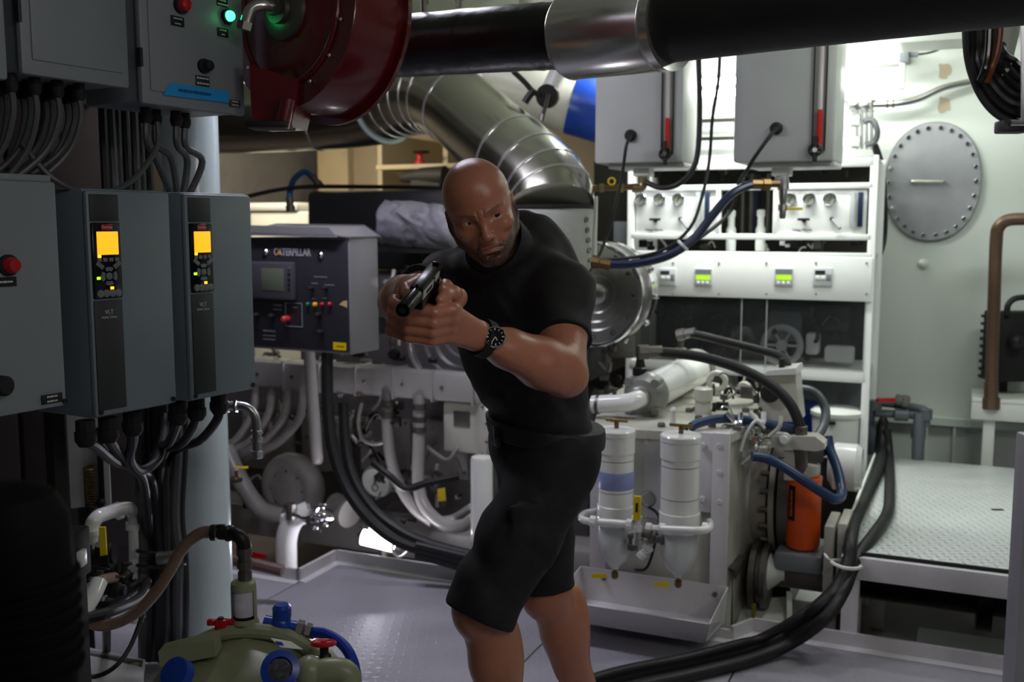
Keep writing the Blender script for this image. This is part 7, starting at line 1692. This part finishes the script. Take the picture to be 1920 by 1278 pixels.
# sleeve ends and hem, waist, neck opening
ua = nrm(ELL-SHL); sl_ = SHL*.42+ELL*.58
TF.op(lambda X, Y, Z: np.minimum(-((X-sl_[0])*ua[0]+(Y-sl_[1])*ua[1]+(Z-sl_[2])*ua[2])+0*X, 1.)*-1., sl_-.09, sl_+V3((.09, .06, .0))+.02, mode='i', margin=0) if False else None
def cut_end(fl, c, n_, R, Lh):
    """remove everything beyond plane (c,n) within a cylinder of radius R and length Lh"""
    n_ = nrm(n_); c = V3(c)
    def fn(X, Y, Z):
        px, py, pz = X-c[0], Y-c[1], Z-c[2]; t = px*n_[0]+py*n_[1]+pz*n_[2]
        r = np.sqrt(np.maximum(px*px+py*py+pz*pz-t*t, 0))
        return np.maximum(np.maximum(-t, t-Lh), r-R)
    e = c+n_*Lh
    fl.op(fn, np.minimum(c, e)-R, np.maximum(c, e)+R, .002, 's', .01)
cut_end(TF, sl_, ua, .084, .16)
ub = nrm(ELR-SHR); sr_ = SHR*.42+ELR*.58; cut_end(TF, sr_, ub, .084, .2)
bz0 = V3(P(1026, 806, 2.42)); bn_ = nrm((.10, 0, 1.0))
plane(TF, bz0-bn_*.012, -bn_, *Tall)
nkd = nrm(hp(0, -.02, -.07)-NB); ncut = NB+nkd*.080
TF.cap(NB, NB+nkd*.10, .076, .066, .02); cut_end(TF, ncut, nkd, .085, .12)
Vt, Qt = TF.mesh(); Vt = lap(Vt, Qt, 2, .4)
shirt = np_obj('polo_shirt', Vt, Qt, POLO, man)
shirt['label'] = 'black short-sleeved polo shirt'
# collar
n1 = nrm(np.cross(nkd, (1, 0, 0))); n2 = np.cross(nkd, n1)
def collar(m):
    N = 40; vs = []; fs = []
    for k in range(N):
        a = 2*math.pi*k/N
        d = n1*math.cos(a)+n2*math.sin(a); back = max(0, -float(d@cf))+.7*max(0, float(d@cs))
        for (r, h) in ((.084, -.050), (.076, .010+.030*back), (.072, .016+.032*back), (.067, .010+.030*back), (.068, -.020)):
            vs.append(Vector(NB+nkd*(h+.058)+d*r))
    for k in range(N):
        for j in range(4): fs.append((k*5+j, ((k+1) % N)*5+j, ((k+1) % N)*5+j+1, k*5+j+1))
    m.add(vs, fs)
co_ = MB(); collar(co_); co_.build('collar', POLO, shirt, ang=60)
def hemring(c, ax, r, name, m, parent, w_=.010, t=.0025):
    MB().lathe([(r-.003, 0), (r+t, .001), (r+t, w_), (r-.003, w_+.001)], Vector(c), Vector(ax), 40, cap=False).build(name, m, parent)
# shorts
SF = Field(*grid((-.20, 1.98, .42), (.30, 2.75, 1.02), .0048))
SF.ell(C3+pf_*.010, (.152, .112, .13), [ps, pf_, (0, 0, 1)], .04)
SF.ell(C3+pf_*.008-V3((0, 0, .05)), (.138, .102, .10), [ps, pf_, (0, 0, 1)], .04)
for hi, kn, e0, e1, fr in ((HIL+pf_*.012, KNL, .090, .074, 1.03), (HIR+pf_*.012, KNR, .086, .068, .93)):
    e_ = hi+(kn-hi)*fr; SF.cap(hi, hi+(kn-hi)*.5, e0, (e0+e1)/2+.006, .045); SF.cap(hi+(kn-hi)*.5, e_, (e0+e1)/2+.006, e1, .03)
    SF.cap(kn+(hi-kn)*.35, e_+nrm(kn-hi)*.06, e1+.004, e1+.004, .03)
SF.ell(HIL+(KNL-HIL)*.45+ps*.075+pf_*.02, (.012, .055, .07), [ps, pf_, nrm(HIL-KNL)], .01)   # cargo pocket
warp(SF, .6, 24, .0032); warp(SF, 2.1, 50, .0014)
Sall = ((-.20, 1.98, .42), (.30, 2.75, 1.02))
plane(SF, bz0+bn_*.022, bn_, *Sall)
for hi, kn, fr, tilt in ((HIL, KNL, 1.05, .22), (HIR, KNR, .97, .1)):
    cut_end(SF, hi+(kn-hi)*fr, nrm(nrm(kn-hi)*(1-tilt)-V3((0, 0, tilt))-pf_*.0), .16, .22)
Vs, Qs = SF.mesh(); Vs = lap(Vs, Qs, 2, .4)
sh_ = np_obj('cargo_shorts', Vs, Qs, SHORT, man); sh_['label'] = 'black knee-length cargo shorts'
# belt
LF = Field(*grid((-.14, 2.18, .84), (.26, 2.68, 1.04), .0035))
LF.ell(C2, (.160, .123, .185), [ps, pf_, (0, 0, 1)], .05); LF.ell(C3, (.167, .131, .137), [ps, pf_, (0, 0, 1)], .05)
Lall = ((-.14, 2.18, .84), (.26, 2.68, 1.04))
plane(LF, bz0+bn_*.024, bn_, *Lall); plane(LF, bz0-bn_*.021, -bn_, *Lall)
Vl, Ql = LF.mesh(); Vl = lap(Vl, Ql, 1, .4)
belt = np_obj('belt', Vl, Ql, mat('black_webbing', '#161518', .6, var=.1, bump=.2, bscale=500), man)
bq = bz0+pf_*.136+ps*.01
MB().box((0, 0, 0), (.014, .05, .05), Matrix.Translation(Vector(bq)) @ Matrix.Rotation(math.atan2(pf_[1], pf_[0]), 4, 'Z'), bev=.004).build('buckle', BLACKG, belt)
# shoes
for nm, an in (('shoe', ANL), ('shoe', ANR)):
    ShF = Field(*grid(an+V3((-.22, -.20, -.1)), an+V3((.22, .20, .06)), .005))
    ShF.cap(an-pf_*.03-V3((0, 0, .035)), an+pf_*.10-V3((0, 0, .042)), .046, .044, .02); ShF.cap(an+pf_*.1-V3((0, 0, .042)), an+pf_*.17-V3((0, 0, .05)), .044, .034, .02); ShF.cap(an, an-V3((0, 0, .03)), .046, .046, .02)
    plane(ShF, (0, 0, .003), (0, 0, -1), an-.3, an+.3); plane(ShF, an+V3((0, 0, .02)), (0, 0, 1), an-.3, an+.3)
    v_, q_2 = ShF.mesh(); np_obj(nm, v_, q_2, BLACKM, man)
# wristwatch
wd = Vector(nrm(ELL-WRL)); wc = Vector(WRL)+wd*.012
wf_ = (CO-wc).normalized(); wf_ = (wf_*.9+Vector((.12, 0, .22))).normalized()
wt_ = MB()
wn = (wf_-wd*wf_.dot(wd)).normalized(); wb = wd.cross(wn)
loop = [wc+(wn*math.cos(2*math.pi*k/36)*.0325+wb*math.sin(2*math.pi*k/36)*.0345) for k in range(36)]
vs = []; fs = []
for k in range(36):
    o = (loop[k]-wc).normalized()
    for (a, r) in ((-.011, .0), (-.011, .0035), (.011, .0035), (.011, .0)): vs.append(loop[k]+wd*a+o*r)
for k in range(36):
    for j in range(4): fs.append((k*4+j, ((k+1) % 36)*4+j, ((k+1) % 36)*4+(j+1) % 4, k*4+(j+1) % 4))
ww = MB().add(vs, fs).build('wristwatch', BLACKM, man); ww['label'] = 'steel wristwatch with black dial and strap'
cc = wc+wn*.034
MB().lathe([(.017, -.006), (.0205, -.005), (.0215, 0), (.0205, .004), (.0185, .0055), (.0185, .004)], cc, wf_, 36, cap=False).build('watch_case', CHROME, ww)
MB().lathe([(0, .0035), (.0187, .0035)], cc, wf_, 32).build('watch_dial', mat('watch_black', '#08080c', .85, var=0), ww)
ux = Vector(nrm(np.cross((0, 0, 1), -V3(wf_)))); uy = V3(wf_); uy = Vector(nrm(np.cross(wf_, ux)))
WM = mat('watch_white', '#d8d8d8', .4)
for k in range(12):
    a = math.pi/6*k; d = ux*math.sin(a)+uy*math.cos(a)
    MB().tube([cc+wf_*.0042+d*.0130, cc+wf_*.0042+d*(.0165 if k % 3 else .0172)], .0008 if k % 3 else .0012, 6).build('hour_mark', WM, ww)
for a, ln, r in ((math.radians(35), .013, .0008), (math.radians(-25), .008, .0010)):
    d = ux*math.sin(a)+uy*math.cos(a); MB().tube([cc+wf_*.0048, cc+wf_*.0048+d*ln], r, 6).build('watch_hand', WM, ww)
MB().cyl(cc+ux*.020, cc+ux*.0255, .0028, seg=10).build('crown', CHROME, ww)
# finger ring glint
# ---------------------------------------------------------------- pistol
gun = thing('pistol', Vector(gp(.02, 0, -.14)), 'black pistol with thick round barrel held in both hands', 'pistol')
GM = Matrix(((GX[0], GL[0], GU[0], REAR[0]), (GX[1], GL[1], GU[1], REAR[1]), (GX[2], GL[2], GU[2], REAR[2]), (0, 0, 0, 1)))
GUN = mat('gun_black', '#2c2c2e', .26, 1., var=.1); GUNS = mat('gun_steel', '#c9c9cb', .42, .7, var=.08)
SLX = .150
part(gun, 'slide', GUN, lambda m: m.b2(0, SLX, -.0125, .0125, -.030, 0, .004), GM)
part(gun, 'frame', GUN, lambda m: m.b2(.002, SLX-.012, -.012, .012, -.046, -.030, .003), GM)
part(gun, 'slide_flat', GUNS, lambda m: m.b2(.075, SLX-.002, .0123, .0138, -.022, -.006, .0006), GM)
part(gun, 'ejection_port', GUN, lambda m: m.b2(.088, .128, .0134, .0142, -.0175, -.011, .0003), GM)
part(gun, 'rear_flat', GUNS, lambda m: m.b2(.030, .062, .0123, .0136, -.016, -.004, .0006), GM)
part(gun, 'barrel', GUN, lambda m: m.lathe([(.0125, SLX-.01), (.0128, SLX+.002), (.0128, GLEN-.002), (.0118, GLEN), (.006, GLEN), (.0055, GLEN-.03)], (0, 0, -.014), (1, 0, 0), 32, cap=False), GM)
part(gun, 'bore', BLACKM, lambda m: m.lathe([(0, GLEN-.002), (.0118, GLEN-.0005)], (0, 0, -.014), (1, 0, 0), 24), GM)
part(gun, 'grip', GUN, lambda m: m.prism([(.004, -.013, -.044), (.052, -.013, -.046), (.036, -.013, -.135), (-.014, -.013, -.128)], (0, .026, 0)), GM)
part(gun, 'trigger_guard', GUN, lambda m: m.tube([(.054, 0, -.046), (.060, 0, -.068), (.085, 0, -.072), (.098, 0, -.060), (.100, 0, -.045)], .0035, 8, smooth=4), GM)
part(gun, 'trigger', GUN, lambda m: m.tube([(.072, 0, -.045), (.070, 0, -.056), (.074, 0, -.064)], .003, 6, smooth=3), GM)
for x in (.006, .142): part(gun, 'sight', GUN, lambda m: m.b2(x, x+.006, -.006 if x < .1 else -.002, .006 if x < .1 else .002, -.001, .005, .001), GM)
part(gun, 'hammer', GUN, lambda m: m.b2(-.010, .002, -.004, .004, -.022, -.006, .002), GM)
part(gun, 'slide_serrations', GUN, lambda m: m.b2(.004, .028, .0124, .0134, -.026, -.004, .0005), GM)
